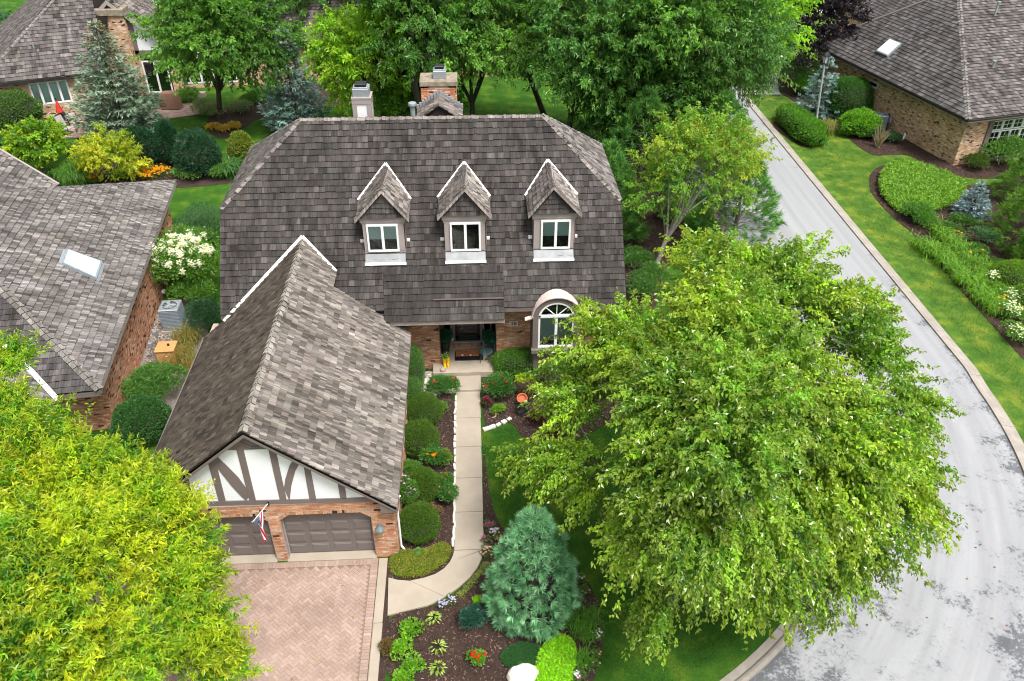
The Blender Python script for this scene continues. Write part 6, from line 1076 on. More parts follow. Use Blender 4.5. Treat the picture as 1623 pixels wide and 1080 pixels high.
for k_, (x, y) in enumerate(((1588, 505), (1620, 512), (1606, 498))): T = shrub('yellow_daisy', ['yellow flowers left at the street bed tip', 'yellow flowers at the right frame edge', 'yellow flowers between the white mounds'][k_], G(x, y), .3, .5, PM, 200, .08, .04, 5, .6, 'flower', stems=False); petals_joined(T, top_pts(T, 9, .3, lift=.05), (.8, .45, .01), .13, 'blossoms', 6)
for k_, (x, y) in enumerate(((1500, 372), (1545, 405), (1570, 430), (1525, 355))): shrub('leafy_shrub', ['low sprawling juniper above the daylilies', 'dim green shrub in the mulch under the pine', 'dim green shrub beside the yellow-green clipped shrub', 'small juniper under the blue spruce'][k_], G(x, y), .8, .5, [(.06, .15, .03), (.09, .2, .04)], 1300, .12, .05, 8, .55, stems=False)
# ---- street lamp
lb = G(1291, 201); SL = thing('street_lamp', 'grey street lamp post with black carriage lantern beside the clipped hedge', 'street lamp', lb); tp = aty(1307, 101, lb[1]); 
MB().lathe(lb, [(.19, 0), (.19, .12), (.14, .2), (.16, .42), (.085, .62), (.08, .7)], 12).build('base', STEEL, SL, smooth=True); MB().tube([lb+[0, 0, .6], (lb+[0, 0, .6])*.5+tp*.5, tp], [.075, .065, .05], 10).build('pole', STEEL, SL, smooth=True)
MB().lathe(tp, [(.05, -.05), (.16, 0), (.17, .03)], 6).build('lamp_holder', METALD, SL); lg = MB().lathe(tp+[0, 0, .04], [(.13, 0), (.2, .42), (.2, .44)], 6).build('lamp_glass', plain('frosted_glass', (.5, .52, .53), .3, .05, 3), SL)
cm_ = MB()
for i in range(6): a = 6.2832*i/6; cm_.tube([tp+[.135*math.cos(a), .135*math.sin(a), .03], tp+[.205*math.cos(a), .205*math.sin(a), .48]], .014, 4)
cm_.build('lamp_cage', METALD, SL); MB().lathe(tp+[0, 0, .47], [(.26, 0), (.27, .03), (.2, .14), (.08, .22), (.03, .25), (.02, .34)], 8).build('lamp_cap', METALD, SL)
# ---- condensers, generator, utilities
def condenser(label, p, s, h, rz=0.):
    T = thing('condenser_unit', label, 'air conditioner', p); x, y = p[0], p[1]; MB().box((x, y, .05), (s*1.15, s*1.15, .1), rz).build('pad', CONCK, T); MB().box((x, y, .1+h/2), (s*.96, s*.96, h), rz).build('casing', ACM, T, bev=.03)
    for k in range(int(h/.07)): MB().box((x, y, .16+k*.07), (s*.985, s*.985, .012), rz).build('louvre', METAL if k % 4 == 0 else ACM, T)
    MB().box((x, y, .1+h+.03), (s, s, .07), rz).build('top_cover', METAL, T, bev=.03); m_ = MB(); m_.lathe((x, y, .1+h+.062), [(s*.36, 0), (s*.36, .01)], 20); m_.build('fan_opening', METALD, T)
    g_ = MB()
    for k in range(1, 6):
        r_ = s*.36*k/5.5; pts = [(x+r_*math.cos(6.2832*i/16), y+r_*math.sin(6.2832*i/16), .1+h+.085) for i in range(17)]; g_.tube(pts, .006, 3)
    for k in range(6): a = k*math.pi/6; g_.tube([(x-s*.37*math.cos(a), y-s*.37*math.sin(a), .1+h+.085), (x+s*.37*math.cos(a), y+s*.37*math.sin(a), .1+h+.085)], .006, 3)
    g_.build('fan_grille', METAL, T); b_ = MB()
    for k in range(3):
        a = k*2.094; c_, s_ = math.cos(a), math.sin(a); b_.add([(x+c_*s*.05-s_*s*.04, y+s_*s*.05+c_*s*.04, .1+h+.076), (x+c_*s*.32-s_*s*.1, y+s_*s*.32+c_*s*.1, .1+h+.076), (x+c_*s*.32+s_*s*.1, y+s_*s*.32-c_*s*.1, .1+h+.078), (x+c_*s*.05+s_*s*.04, y+s_*s*.05-c_*s*.04, .1+h+.078)], [(0, 1, 2, 3)])
    b_.build('fan_blades', STEEL, T); return T
condenser('grey outdoor condenser standing on gravel beside the neighbour brick wall', G(276, 524)+[0, .25, 0], .82, .95, .06); condenser('grey outdoor condenser against the brick wall across the street', G(1391, 206), .8, .9, -.3)
gb = G(267, 582)+[0, .3, 0]; T = thing('generator_box', 'tan metal generator cabinet on gravel south of the condenser', 'utility box', gb); MB().box((gb[0], gb[1], .42), (.72, .66, .7), .05).build('cabinet', TAN, T, bev=.02); MB().box((gb[0], gb[1]-.01, .79), (.76, .72, .06), .05).build('lid', TAN, T, bev=.02)
MB().box((gb[0], gb[1], .05), (.68, .62, .1), .05).build('plinth', TAN, T); MB().lathe((gb[0]+.1, gb[1]+.02, .82), [(.05, 0), (.05, .07)], 8).build('filler_cap', METALD, T); MB().box((gb[0]+.05, gb[1]-.335, .55), (.09, .012, .04), .05).build('nameplate', WHITE, T)
cw = lambda x, y: atp(x, y, c0, nr*[1, 1, 0])
for k_, (x, y, lab) in enumerate(((238, 522, 'upper grey meter box on the neighbour brick wall'), (231, 541, 'lower grey gas meter on the neighbour brick wall'))):
    q = G(x+10, y+30)+[.12, 0, 0]; q[2] = .75; T = thing('meter_box', lab, 'meter', q); MB().box((q[0], q[1], q[2]), (.14, .16, .22)).build('housing', METAL, T, bev=.02); MB().tube([q, q+[.02, 0, -.3], (q[0]+.05, q[1]+.03, .02)], .02, 6).build('pipe', METAL, T)
for k_, (x, y) in enumerate(((265, 445), (264, 457), (262, 471), (1246, 0))[:3]): q = G(x, y); T = thing('vent_hood', ['small white vent hood highest on the neighbour wall', 'small white vent hood second on the neighbour wall', 'small white vent hood lowest on the neighbour wall'][k_], 'vent', q+[-.05, 0, .25]); MB().box((q[0]+.0, q[1], .3), (.14, .2, .12)).build('hood', WHITE, T, bev=.01); MB().box((q[0]+.06, q[1], .25), (.05, .16, .1)).build('flap', METAL, T)
hr = G(1404, 208); T = thing('hose_reel', 'garden hose reel on the brick wall across the street', 'hose reel', hr)
for i, r_ in enumerate((.42, .36, .3, .25)): MB().tube([(hr[0]+.1*i*.3+r_*.25*math.cos(a), hr[1]+r_*math.cos(a), .75+r_*math.sin(a)) for a in np.linspace(0, 6.283, 17)], .03, 5).build('hose_coil', CLOTH if i % 2 else METAL, T)
MB().box((hr[0]+.05, hr[1], .75), (.3, .2, .3)).build('reel_drum', METAL, T)
ds = G(1431, 221); T = thing('downspout_elbow', 'white downspout elbow at the base of the far brick wall', 'downspout', ds); MB().tube([ds+[.1, .1, .35], ds+[.05, 0, .2], ds+[-.15, -.25, .08]], [.06, .06, .07], 8).build('elbow', WHITE, T)
# gravel
PG_ = sample_poly(px([(225, 600), (232, 560), (240, 500), (262, 490), (300, 520), (300, 600), (260, 600)]), 2600); V8 = []; 
for q in PG_: s_ = R_.uniform(.02, .05); a = R_.random()*6; cr, sr = math.cos(a), math.sin(a); k8 = BR*[s_*1.4, s_, s_*.7]*(1+R_.normal(0, .12, (8, 3))); k8[4:, :2] = k8[4:, :2]*.7+k8[4:, :2].mean(0)*.3; V8.append(np.stack([k8[:, 0]*cr-k8[:, 1]*sr+q[0], k8[:, 0]*sr+k8[:, 1]*cr+q[1], k8[:, 2]+.012], 1))
ob = batch('gravel', np.array(V8), np.array([(.35, .29, .25), (.22, .17, .14), (.5, .45, .4), (.14, .1, .09)])[R_.integers(0, 4, len(V8))], CHIP, None, .9, True); ob['kind'] = 'stuff'; tag(ob, 'mixed brown river gravel around the condenser and the tan cabinet', 'gravel')
# ---- porch things
PZ = .26
def topiary(label, x, y):
    p = at(x, y, PZ); T = thing('topiary', label, 'potted plant', p, 'topiary pots by the door'); MB().lathe(p, [(.15, 0), (.2, .55), (.23, .57), (.23, .62), (.18, .62), (.17, .57)], 14).build('pot', POT, T, smooth=True); n = 2600; d = rdir(n); P = p+[0, 0, .84]+d*.27*R_.uniform(.9, 1.03, (n, 1))
    leaves('foliage', P, unitn(d+rdir(n)*.7), d, .05, .03, pick([(.012, .1, .05), (.02, .14, .07)], n), LEAF, T); MB().lathe(p+[0, 0, .6], [(.05, 0), (.2, .08), (.25, .24), (.2, .4), (.06, .48)], 12).build('inner_twigs', TWIG, T); return T
topiary('ball topiary in a tall dark pot left of the front door', 706.5, 560); topiary('ball topiary in a tall dark pot behind the wire chair', 776, 561)
dm_ = at(742, 565, PZ); T = thing('doormat', 'black doormat in front of the storm door', 'doormat', dm_); MB().box((dm_[0]+.03, dm_[1]+.02, PZ+.012), (1.12, .62, .02)).build('mat', BLACK, T, bev=.005)
wb_ = at(741, 562, PZ); WOOD = plain('varnished_wood', (.35, .12, .035), .45, .35, 12); T = thing('welcome_plank_mat', 'orange-brown wooden plank mat lying on the black doormat', 'mat', wb_)
for i in range(5): MB().box((wb_[0], wb_[1]-.13+i*.085, PZ+.045), (.92, .078, .035)).build('plank', WOOD, T, bev=.004)
for sx_ in (-.2, .12): MB().lathe((wb_[0]+sx_, wb_[1]-.13, PZ+.063), [(.05, 0), (.04, .02)], 8).build('painted_spot', WHITE, T)
# wire chair
ch = at(771, 570, PZ); T = thing('wire_chair', 'round-backed dark green wire garden chair on the porch', 'chair', ch); WG = plain('wire_green', (.06, .12, .13), .4, .1, 5, .5); r_ = .27
MB().tube([(ch[0]+r_*math.cos(a), ch[1]+r_*math.sin(a), PZ+.42) for a in np.linspace(0, 6.283, 21)], .013, 6).build('seat_rim', WG, T); sg = MB()
for i in range(-4, 5): w_ = math.sqrt(max(0, r_**2-(i*.058)**2)); sg.tube([(ch[0]-w_, ch[1]+i*.058, PZ+.42), (ch[0]+w_, ch[1]+i*.058, PZ+.42)], .006, 4); sg.tube([(ch[0]+i*.058, ch[1]-w_, PZ+.423), (ch[0]+i*.058, ch[1]+w_, PZ+.423)], .006, 4)
sg.build('seat', WG, T); bk = MB(); hoop = [(ch[0]+.12+.31*math.cos(a), ch[1]+.1+.14*math.sin(a)*1.2, PZ+.44+.5*math.sin(a)) for a in np.linspace(0, math.pi, 17)]; bk.tube(hoop, .014, 6)
for i in range(2, 15): bk.tube([(hoop[i][0]*.9+(ch[0]+.12)*.1, ch[1]+.1, PZ+.44), hoop[i]], .006, 4)
for h_ in (.6, .72): bk.tube([(ch[0]+.12-.27*(1 if h_ < .7 else .8), ch[1]+.16, PZ+h_), (ch[0]+.12, ch[1]+.2, PZ+h_), (ch[0]+.12+.27*(1 if h_ < .7 else .8), ch[1]+.16, PZ+h_)], .006, 4)
bk.build('backrest', WG, T)
for sg_ in (-1, 1): MB().tube([(ch[0]+sg_*.26, ch[1]-.18, PZ+.42), (ch[0]+sg_*.33, ch[1]-.16, PZ+.62), (ch[0]+sg_*.3, ch[1]+.12, PZ+.66)], .012, 5).build('armrest', WG, T)
for a in (.8, 2.35, 3.9, 5.5): MB().tube([(ch[0]+r_*math.cos(a), ch[1]+r_*math.sin(a), PZ+.42), (ch[0]+r_*1.25*math.cos(a), ch[1]+r_*1.25*math.sin(a), PZ+.01)], .012, 5).build('leg', WG, T)
# yellow boot planter
yb0 = at(705, 582, PZ); T = thing('boot_planter', 'pair of yellow rubber boots used as planters with small flowers', 'planter', yb0)
for dx_, dy_ in ((0, 0), (.13, .07)):
    q = yb0+[dx_, dy_, 0]; m_ = MB(); m_.tube([q+[0, .1, .0], q+[0, .1, .1], q+[0, .09, .34]], [.07, .065, .075], 10); m_.tube([q+[0, .12, .045], q+[.0, -.02, .045], q+[.02, -.11, .035]], [.055, .055, .035], 8); m_.build('boot', YEL, T, smooth=True)
fq = yb0+[.04, .12, .42]; n = 260; leaves('foliage', fq+R_.normal(0, .08, (n, 3)), rdir(n), rdir(n), .05, .025, pick(PB, n), LEAF, T); petals_joined(T, fq+R_.normal(0, .09, (14, 3))+[0, 0, .06], (.75, .72, .6), .05, 'blossoms')
rk = at(702, 588, PZ); T = thing('round_stone', 'pinkish round stone beside the yellow boots', 'stone', rk); MB().lathe(rk, [(.08, 0), (.12, .05), (.1, .11), (.04, .14)], 9).build('stone', plain('pink_stone', (.4, .3, .26), .9, .2, 9), T, smooth=True)
bl = at(793, 567, PZ); T = thing('spot_lamp', 'small black and white garden spotlight at the porch corner', 'lamp', bl); MB().box((bl[0], bl[1], PZ+.03), (.16, .12, .05)).build('base', BLACK, T); MB().lathe(bl+[0, 0, .06], [(.04, 0), (.08, .07), (.07, .12)], 10).build('lamp_shade', WHITE, T)
# ---- flag over the garage
fa, fb = aty(425, 798, gy-.05), aty(399, 829, gy-.72); fb = aty(400, 828, gy-.8); T = thing('flag', 'American flag hanging from a white pole on the garage beam', 'flag', fa); MB().tube([fa, fb], [.014, .012], 8).build('pole', WHITE, T); MB().lathe(fb, [(.02, -.01), (.03, .015), (.015, .04)], 8).build('finial', METAL, T); MB().box((fa[0], gy-.05, fa[2]), (.06, .05, .12)).build('bracket', METALD, T)
m, t, b = newmat('flag_cloth'); uv = N(t, 'ShaderNodeUVMap'); sp = N(t, 'ShaderNodeSeparateXYZ'); t.links.new(uv.outputs[0], sp.inputs[0])
st_ = mop('MODULO', madd(sp.outputs[1], 13.), 2.); st_ = mop('LESS_THAN', st_, 1.); mixs = N(t, 'ShaderNodeMix', data_type='RGBA'); t.links.new(st_, mixs.inputs[0]); mixs.inputs[6].default_value = (.75, .75, .76, 1); mixs.inputs[7].default_value = (.45, .015, .03, 1)
can = mop('MULTIPLY', mop('LESS_THAN', sp.outputs[0], .4), mop('GREATER_THAN', sp.outputs[1], 6/13.))
su = mop('SUBTRACT', mop('FRACT', madd(sp.outputs[0], 27.5), 0.), .5); sv = mop('SUBTRACT', mop('FRACT', madd(sp.outputs[1], 16.7, .1), 0.), .5)
stm = mop('LESS_THAN', mop('ADD', mop('POWER', mop('ABSOLUTE', su, 0.), 2.), mop('POWER', mop('ABSOLUTE', sv, 0.), 2.)), .065)
cm2 = N(t, 'ShaderNodeMix', data_type='RGBA'); t.links.new(stm, cm2.inputs[0]); cm2.inputs[6].default_value = (.02, .035, .12, 1); cm2.inputs[7].default_value = (.7, .72, .75, 1)
fin = N(t, 'ShaderNodeMix', data_type='RGBA'); t.links.new(can, fin.inputs[0]); t.links.new(mixs.outputs[2], fin.inputs[6]); t.links.new(cm2.outputs[2], fin.inputs[7]); t.links.new(fin.outputs[2], b.inputs['Base Color']); b.inputs['Roughness'].default_value = .8
# hoist edge along the pole (u=0 near the tip), cloth hanging in folds
nu, nv = 30, 18; V, Fs, UV = [], [], []; hang = 1.08; p0f, p1f = fb*.97+fa*.03, fb*.3+fa*.7
for j in range(nv+1):
    for i in range(nu+1):
        u_, v_ = i/nu, j/nv; hp = p0f+(p1f-p0f)*(1-v_) ; d_ = u_*hang*(1.0-.12*v_); squeeze = 1-.72*min(1, u_*2.2); cx_ = p0f+(p1f-p0f)*.42; q = hp*squeeze+cx_*(1-squeeze); q = LO((q[0], q[1], hp[2]*squeeze+cx_[2]*(1-squeeze)))
        q = q+LO((.045*math.sin(v_*15+u_*2)*min(1, u_*3)+.1*(v_-.5)*u_+.04*u_, .06*math.sin(v_*19+1+u_*3)*min(1, u_*3), -d_*(1+.08*math.sin(v_*7)))); V.append(tuple(q)); UV.append((u_, v_))
for j in range(nv):
    for i in range(nu): Fs.append((j*(nu+1)+i, j*(nu+1)+i+1, (j+1)*(nu+1)+i+1, (j+1)*(nu+1)+i))
cl_ = MB().add(V, Fs).build('cloth', m, T, smooth=True); ul = cl_.data.uv_layers.new(name='UVMap')
for lp_ in cl_.data.loops: ul.data[lp_.index].uv = UV[lp_.vertex_index]
# ---- hose coil, pots, edging stones, boulders
hc = G(827, 655); T = thing('garden_hose', 'coiled black garden hose lying on the mulch by the terracotta pot', 'hose', hc)
MB().tube([(hc[0]+(.2+.03*math.sin(a*1.7))*math.cos(a)*1.05, hc[1]+(.22+.03*math.cos(a*1.3))*math.sin(a), .05+.012*a+.03*math.sin(a*2.3)) for a in np.linspace(0, 6.283*5, 110)], .017, 6).build('hose', BLACK, T, smooth=True)
def pot(label, x, y, s, tilt=0.):
    p = G(x, y); T = thing('terracotta_pot', label, 'pot', p); m_ = MB().lathe((0, 0, 0), [(.1*s, 0), (.15*s, .22*s), (.18*s, .22*s), (.18*s, .28*s), (.15*s, .28*s), (.12*s, .2*s), (0.02, .18*s)], 14); R3 = Matrix.Rotation(tilt, 3, 'X'); m_.v = [tuple(R3 @ Vector(v)+Vector((p[0], p[1], .03+abs(math.sin(tilt))*.15*s))) for v in m_.v]; m_.build('pot', TERRA, T, smooth=True); return T
T = pot('bright terracotta pot tipped in the bed near the hose', 827, 640, 1.15, .5); n = 300; q = G(828, 628); leaves('foliage', q+R_.normal(0, .11, (n, 3))*[1, 1, .8]+[0, 0, .3], rdir(n), rdir(n), .07, .03, pick([(.07, .12, .04), (.12, .07, .06)], n), LEAF, T)
T = thing('broken_ring_pot', 'pale broken terracotta ring beside the burgundy flowers', 'pot', G(780, 658)); q = G(780, 658); MB().tube([(q[0]+.15*math.cos(a), q[1]+.17*math.sin(a), .06+.05*math.sin(a)) for a in np.linspace(-1.6, 1.9, 12)], .028, 6).build('ring', plain('pale_terracotta', (.5, .33, .24), .8, .2, 8), T)
def stone_row(pts, label, grp, n, w_, l_, hgt=.09):
    for i in range(n):
        t_ = (i+.5)/n; s_ = t_*(len(pts)-1); a = min(int(s_), len(pts)-2); q = pts[a]+(pts[a+1]-pts[a])*(s_-a); d = pts[a+1]-pts[a]; rz = math.atan2(d[1], d[0]); sz = (l_*R_.uniform(.8, 1.15), w_*R_.uniform(.8, 1.2), hgt*R_.uniform(.8, 1.2))
        o = MB().box((0, 0, 0), sz).build('edging_stone', STONEM); o.location = (q[0]+R_.normal(0, .01), q[1]+R_.normal(0, .01), sz[2]/2); o.rotation_euler = (R_.normal(0, .04), R_.normal(0, .04), rz+R_.normal(0, .05)); md = o.modifiers.new('b', 'BEVEL'); md.width = .012; tag(o, label, 'stone', grp)
stone_row([G(719, 866)[:2], G(720.5, 760)[:2], G(722.3, 628)[:2]], 'narrow white edging stone lining the left side of the walk', 'white edging stones left of the walk', 24, .075, .29)
stone_row([G(766, 683)[:2], G(785, 677)[:2], G(812, 663)[:2]], 'pale flat edging stone between mulch and lawn right of the walk', 'edging stones right of the walk', 6, .15, .19)
stone_row([G(683, 622)[:2], G(724, 622)[:2]], 'pale kerb stone beside the porch step', 'kerb stones by the step', 3, .14, .3, .14); stone_row([G(764, 619)[:2], G(775, 617)[:2]], 'white stone at the right end of the porch step', 'stones by the step', 1, .2, .25, .14)
for k_, (x, y, sx_, sy_) in enumerate(((669, 606, .42, .45), (671, 626, .5, .42))):
    q = G(x, y); T = MB().prism([(q[0]+sx_*.5*math.cos(a)*(1+.12*math.sin(3*a)), q[1]+sy_*.5*math.sin(a), .01) for a in np.linspace(0, 5.6, 9)], (0, 0, .06)).build('stepping_stone', STONEM, None, bev=.01); tag(T, ['pale stepping stone nearer the porch', 'pale stepping stone nearer the yew balls'][k_], 'stone')
PG_ = sample_poly(px([(655, 590), (688, 592), (690, 640), (655, 645)]), 700); V8 = []
for q in PG_: s_ = R_.uniform(.03, .07); k8 = BR*[s_*1.3, s_, s_*.6]*(1+R_.normal(0, .12, (8, 3))); V8.append(k8+[q[0], q[1], .015])
ob = batch('gravel', np.array(V8), np.array([(.5, .45, .4), (.35, .3, .26), (.62, .58, .52)])[R_.integers(0, 3, len(V8))], CHIP, None, .9, True); ob['kind'] = 'stuff'; tag(ob, 'pale gravel around the stepping stones by the porch', 'gravel')
def boulder(label, x, y, sx_, sy_, h_, z=0.):
    q = G(x, y); n_, k_ = 12, 5; V = []; a0 = R_.random(n_)*.3
    for i in range(k_):
        f = i/(k_-1)
        for j in range(n_): a = 6.2832*j/n_; s_ = (1-.25*f**3)*(1+.16*math.sin(a*2+1)+.1*a0[j]*3+.04*R_.normal()); V.append((q[0]+sx_*s_*math.cos(a), q[1]+sy_*s_*math.sin(a), h_*f*(1+.03*R_.normal())))
    m_ = MB().add(V, [(i*n_+j, i*n_+(j+1) % n_, (i+1)*n_+(j+1) % n_, (i+1)*n_+j) for i in range(k_-1) for j in range(n_)]+[tuple((k_-1)*n_+j for j in range(n_))]); o = m_.build('boulder', STONEM, None, bev=.02); tag(o, label, 'boulder'); return o
boulder('large pale flat boulder at the bottom edge of the front bed', 829, 1074, .38, .32, .3); boulder('flat white boulder under the big street tree near the kerb', 1165, 912, .35, .28, .3); boulder('tall white boulder deeper under the big street tree', 1222, 842, .5, .35, .5); boulder('grey boulder under the left part of the street tree crown', 1110, 845, .3, .3, .25)
# ---- front bed planting
def sh(nm, lab, x, y, r, h, pal, n, L, Wd, cat='perennial', **k): return shrub(nm, lab, G(x, y), r, h, pal, n, L, Wd, cat=cat, **dict(dict(stems=False, lobes=8, lob=.55), **k))
for k_, (x, y, s_) in enumerate(((688, 983, .2), (695, 1028, .22), (694, 1062, .2))): hosta('hosta', ['variegated hosta nearest the curved walk', 'middle variegated hosta in the front bed', 'variegated hosta nearest the bottom edge'][k_], G(x, y), s_, .2, [(.28, .42, .04), (.2, .36, .03), (.5, .55, .2)], 44, .12, .045, group='variegated hostas in the front bed')
for k_, (x, y, r_) in enumerate(((650, 1003, .45), (640, 1033, .5), (652, 1062, .5), (640, 1085, .45))): sh('green_perennial', ['bright green perennial mound at the top of the kerb row', 'bright green perennial mound second in the kerb row', 'bright green perennial mound third in the kerb row', 'bright green perennial mound at the bottom of the kerb row'][k_], x, y, r_*.85, .36, [(.16, .36, .02), (.24, .48, .03), (.1, .26, .02)], 620, .075, .055, lobes=7, lob=.42, group='perennial mounds along the driveway edge')
sh('brown_perennial', 'reddish-brown fading plant next to the concrete edge', 614, 1034, .3, .35, [(.14, .1, .03), (.1, .14, .03), (.2, .1, .04)], 700, .06, .03)
sh('dark_holly', 'dark bluish-green glossy shrub left of the white pine', 753, 990, .42, .6, [(.02, .09, .06), (.035, .13, .085)], 2600, .06, .035, cat='shrub', mat=LEAFG); sh('small_shrub', 'dark low shrub tucked under the left side of the white pine', 788, 976, .4, .35, [(.025, .1, .05), (.04, .13, .06)], 1400, .06, .035); sh('lime_perennial', 'small lime green plant above the dark glossy shrub', 755, 957, .16, .25, [(.25, .48, .02)], 260, .06, .04)
T = sh('red_geranium', 'compact plant with bright red flowers in the middle of the front bed', 755, 1048, .3, .4, [(.1, .27, .02), (.15, .34, .03)], 900, .06, .045); blooms(T, top_pts(T, 12, .5, lift=.04), 'red', (.8, .02, .01), .1)
cover('dark_ground_cover', 'dark green fine-leaved ground cover beside the pale boulder', smooth(px([(790, 1040), (800, 1062), (830, 1068), (865, 1055), (872, 1035), (850, 1028), (815, 1026)]), 2), 7000, .28, .05, .02, [(.03, .13, .03), (.05, .17, .04)])
cover('lime_ground_cover', 'vivid lime ground cover at the bottom of the front bed', smooth(px([(862, 1022), (890, 1008), (912, 1020), (912, 1060), (900, 1100), (850, 1100), (846, 1065)]), 2), 9000, .28, .055, .045, [(.3, .58, .015), (.38, .68, .02), (.22, .46, .015)])
for k_, (x, y) in enumerate(((936, 985), (928, 1010), (915, 998), (922, 1052), (905, 975))): fountain('daylily', ['daylily clump farthest right in the front bed', 'daylily clump above the lime ground cover', 'daylily clump close to the white pine', 'daylily clump right of the lime ground cover', 'daylily clump under the pine branches'][k_], G(x, y), .55, .5, [(.09, .25, .02), (.13, .32, .03)], 110, .018, 'daylily', 'daylilies beside the white pine')
FL = [(948, 1010, (.75, .75, .78), 'white flowers at the lawn edge of the front bed', 16), (913, 1075, (.7, .68, .78), 'white and lilac flowers at the bottom right of the bed', 12), (920, 1077, (.7, .03, .45), 'magenta flowers at the bottom edge', 5), (944, 1040, (.75, .35, .4), 'pale pink flowers near the lawn edge', 4), (938, 1056, (.75, .35, .4), 'lowest pale pink flowers near the lawn edge', 3), (925, 938, (.75, .35, .4), 'single pink flowers right of the pine', 3), (920, 920, (.72, .72, .75), 'tiny white flowers right of the pine', 4),
 (776, 836, (.7, .02, .42), 'magenta flowers at the top of the walk border', 12), (784, 846, (.7, .6, .78), 'pale lilac petunias beside the walk', 26), (771, 860, (.7, .02, .42), 'magenta flowers halfway down the walk border', 7), (787, 856, (.75, .3, .36), 'coral pink flowers against the pine', 8), (772, 872, (.78, .4, .42), 'salmon flowers by the slab joint', 12), (771, 882, (.75, .3, .36), 'pink flowers lowest beside the straight walk', 7), (704, 961, (.45, .38, .62), 'lavender flowers at the curve of the walk', 26), (715, 953, (.5, .44, .66), 'second lavender patch along the curve', 18)]
for x, y, c_, lab, n_ in FL:
    T = sh('bedding_flower', lab, x, y, .2, .2, [(.08, .2, .03), (.12, .26, .04)], 260, .05, .025, cat='flower'); petals_joined(T, top_pts(T, n_, .3, lift=.03), c_, .07, 'blossoms', 5)
for k_ in range(9): t_ = k_/8; x, y = 726+t_*(768-726), 942-t_**1.1*(942-893); sh('edging_plant', 'small green and yellow edging plant following the curve of the walk', x+3, y+4, .13, .13, [(.2, .32, .05), (.14, .22, .08), (.45, .42, .12)], 160, .04, .022, cat='edging plant', group='edging plants along the curved walk')
# ---- garage side bed
cover('low_ground_cover', 'mossy yellow-green ground cover in the half-round bed by the driveway', smooth(px([(618, 880), (618, 912), (650, 920), (688, 910), (712, 890), (716, 868), (700, 862), (672, 880), (640, 876)]), 2), 12000, .2, .06, .025, [(.14, .24, .012), (.22, .32, .015), (.08, .18, .012), (.3, .34, .03), (.36, .22, .08)])
hosta('ornamental_cabbage', 'small round green cabbage-like rosette below the nearest yew ball', G(663, 880)+[0, 0, 0], .17, .22, [(.08, .22, .06), (.1, .28, .08)], 30, .12, .1, cat='rosette')
for k_ in range(2): pass
def rose(lab, x, y, r, h, bl, pal=None, n=1500, key='red', s_=.1, pos=None):
    T = shrub('rose_bush', lab, G(x, y), r, h, pal or [(.07, .2, .03), (.1, .26, .04), (.05, .15, .03)], n, .07, .045, 9, .55, 'rose bush'); c_ = dict(red=(.8, .01, .015), orange=(.85, .3, .01), coral=(.8, .16, .06), pink=(.7, .2, .35), wine=(.25, .01, .06))[key]
    blooms(T, top_pts(T, bl, .55, lift=.05), key, c_, s_); return T
rose('rose bush with orange blooms in front of the second yew ball', 690, 738, .48, .9, 4, key='orange', s_=.13); rose('rose bush with coral blooms close to the walk', 703, 778, .36, .8, 6, key='coral', s_=.1); rose('rose bush with one small pink bloom leaning over the walk', 712, 797, .36, .7, 2, key='pink', s_=.09)
rose('bushy rose with a single red bloom left of the porch step', 703, 625, .62, .8, 2, n=2400, s_=.12); rose('larger rose bush with three red blooms right of the porch step', 790, 628, .75, 1.0, 4, n=3200, s_=.14); rose('small rose with yellowing leaves right of the orange roses', 705, 735, .3, .6, 1, [(.2, .28, .04), (.12, .24, .03)], 700, 'coral')
T = sh('clematis', 'climbing plant with pale lilac flowers against the garage wall', 647, 812, .42, 1.5, PM+[(.09, .2, .03)], 2600, .07, .04, cat='climber'); petals_joined(T, top_pts(T, 26, .25, lift=.04), (.55, .35, .58), .1, 'blossoms', 5)
sh('leafy_shrub', 'dark leafy shrub between the second and third yew balls', 655, 762, .42, .8, PM, 1800, .07, .04, cat='shrub'); sh('leafy_shrub', 'small green shrub near the walk above the third yew ball', 697, 655, .3, .5, PM, 900, .06, .03, cat='shrub'); sh('bronze_shrub', 'small plant with bronze pink leaves beside the third yew ball', 688, 822, .28, .6, [(.3, .13, .09), (.12, .2, .05), (.2, .12, .06)], 700, .06, .035, cat='shrub')
clipped('tall_yew', 'upright dark yew along the garage wall next to the downspout', G(656, 618)+[0, .1, 0], .42, 1.7, PM[:2]+PD, 7000, .05, .022, pw_=2.4, ry=.9)
clipped('tall_yew', 'lower dark yew along the garage wall between downspout and yew balls', G(655, 650), .4, 1.3, PM[:2]+PD, 5000, .05, .022, pw_=2.4, ry=.7)
# ---- door side bed
clipped('low_hedge', 'low clipped boxwood hedge under the arched window', G(838, 592)+[0, .1, 0], 1.35, .95, [(.10, .26, .02), (.15, .34, .025), (.06, .17, .015)], 12000, .05, .025, cat='hedge', ry=.5, pw_=4)
for (x, y, r_, h_, lab, pal) in ((868, 603, .5, .8, 'wine red leafed shrub in front of the low hedge', 0), (835, 628, .55, .4, 'purple-brown heuchera above the terracotta pot', 0), (885, 700, .6, .8, 'dark red japanese maple shrub by the lawn tip', 1), (920, 640, .6, .6, 'brown-leaved shrub under the tree edge', 1), (850, 670, .4, .4, 'low reddish plant behind the hose', 1), (930, 575, .5, .5, 'brown-red shrub beneath the right of the arched window', 0)):
    sh('red_leaf_shrub', lab, x, y, r_, h_, [[(.13, .06, .06), (.2, .09, .08), (.08, .05, .04)], [(.07, .02, .02), (.11, .03, .03), (.05, .02, .018)]][pal], 1700, .07, .035, cat='shrub')
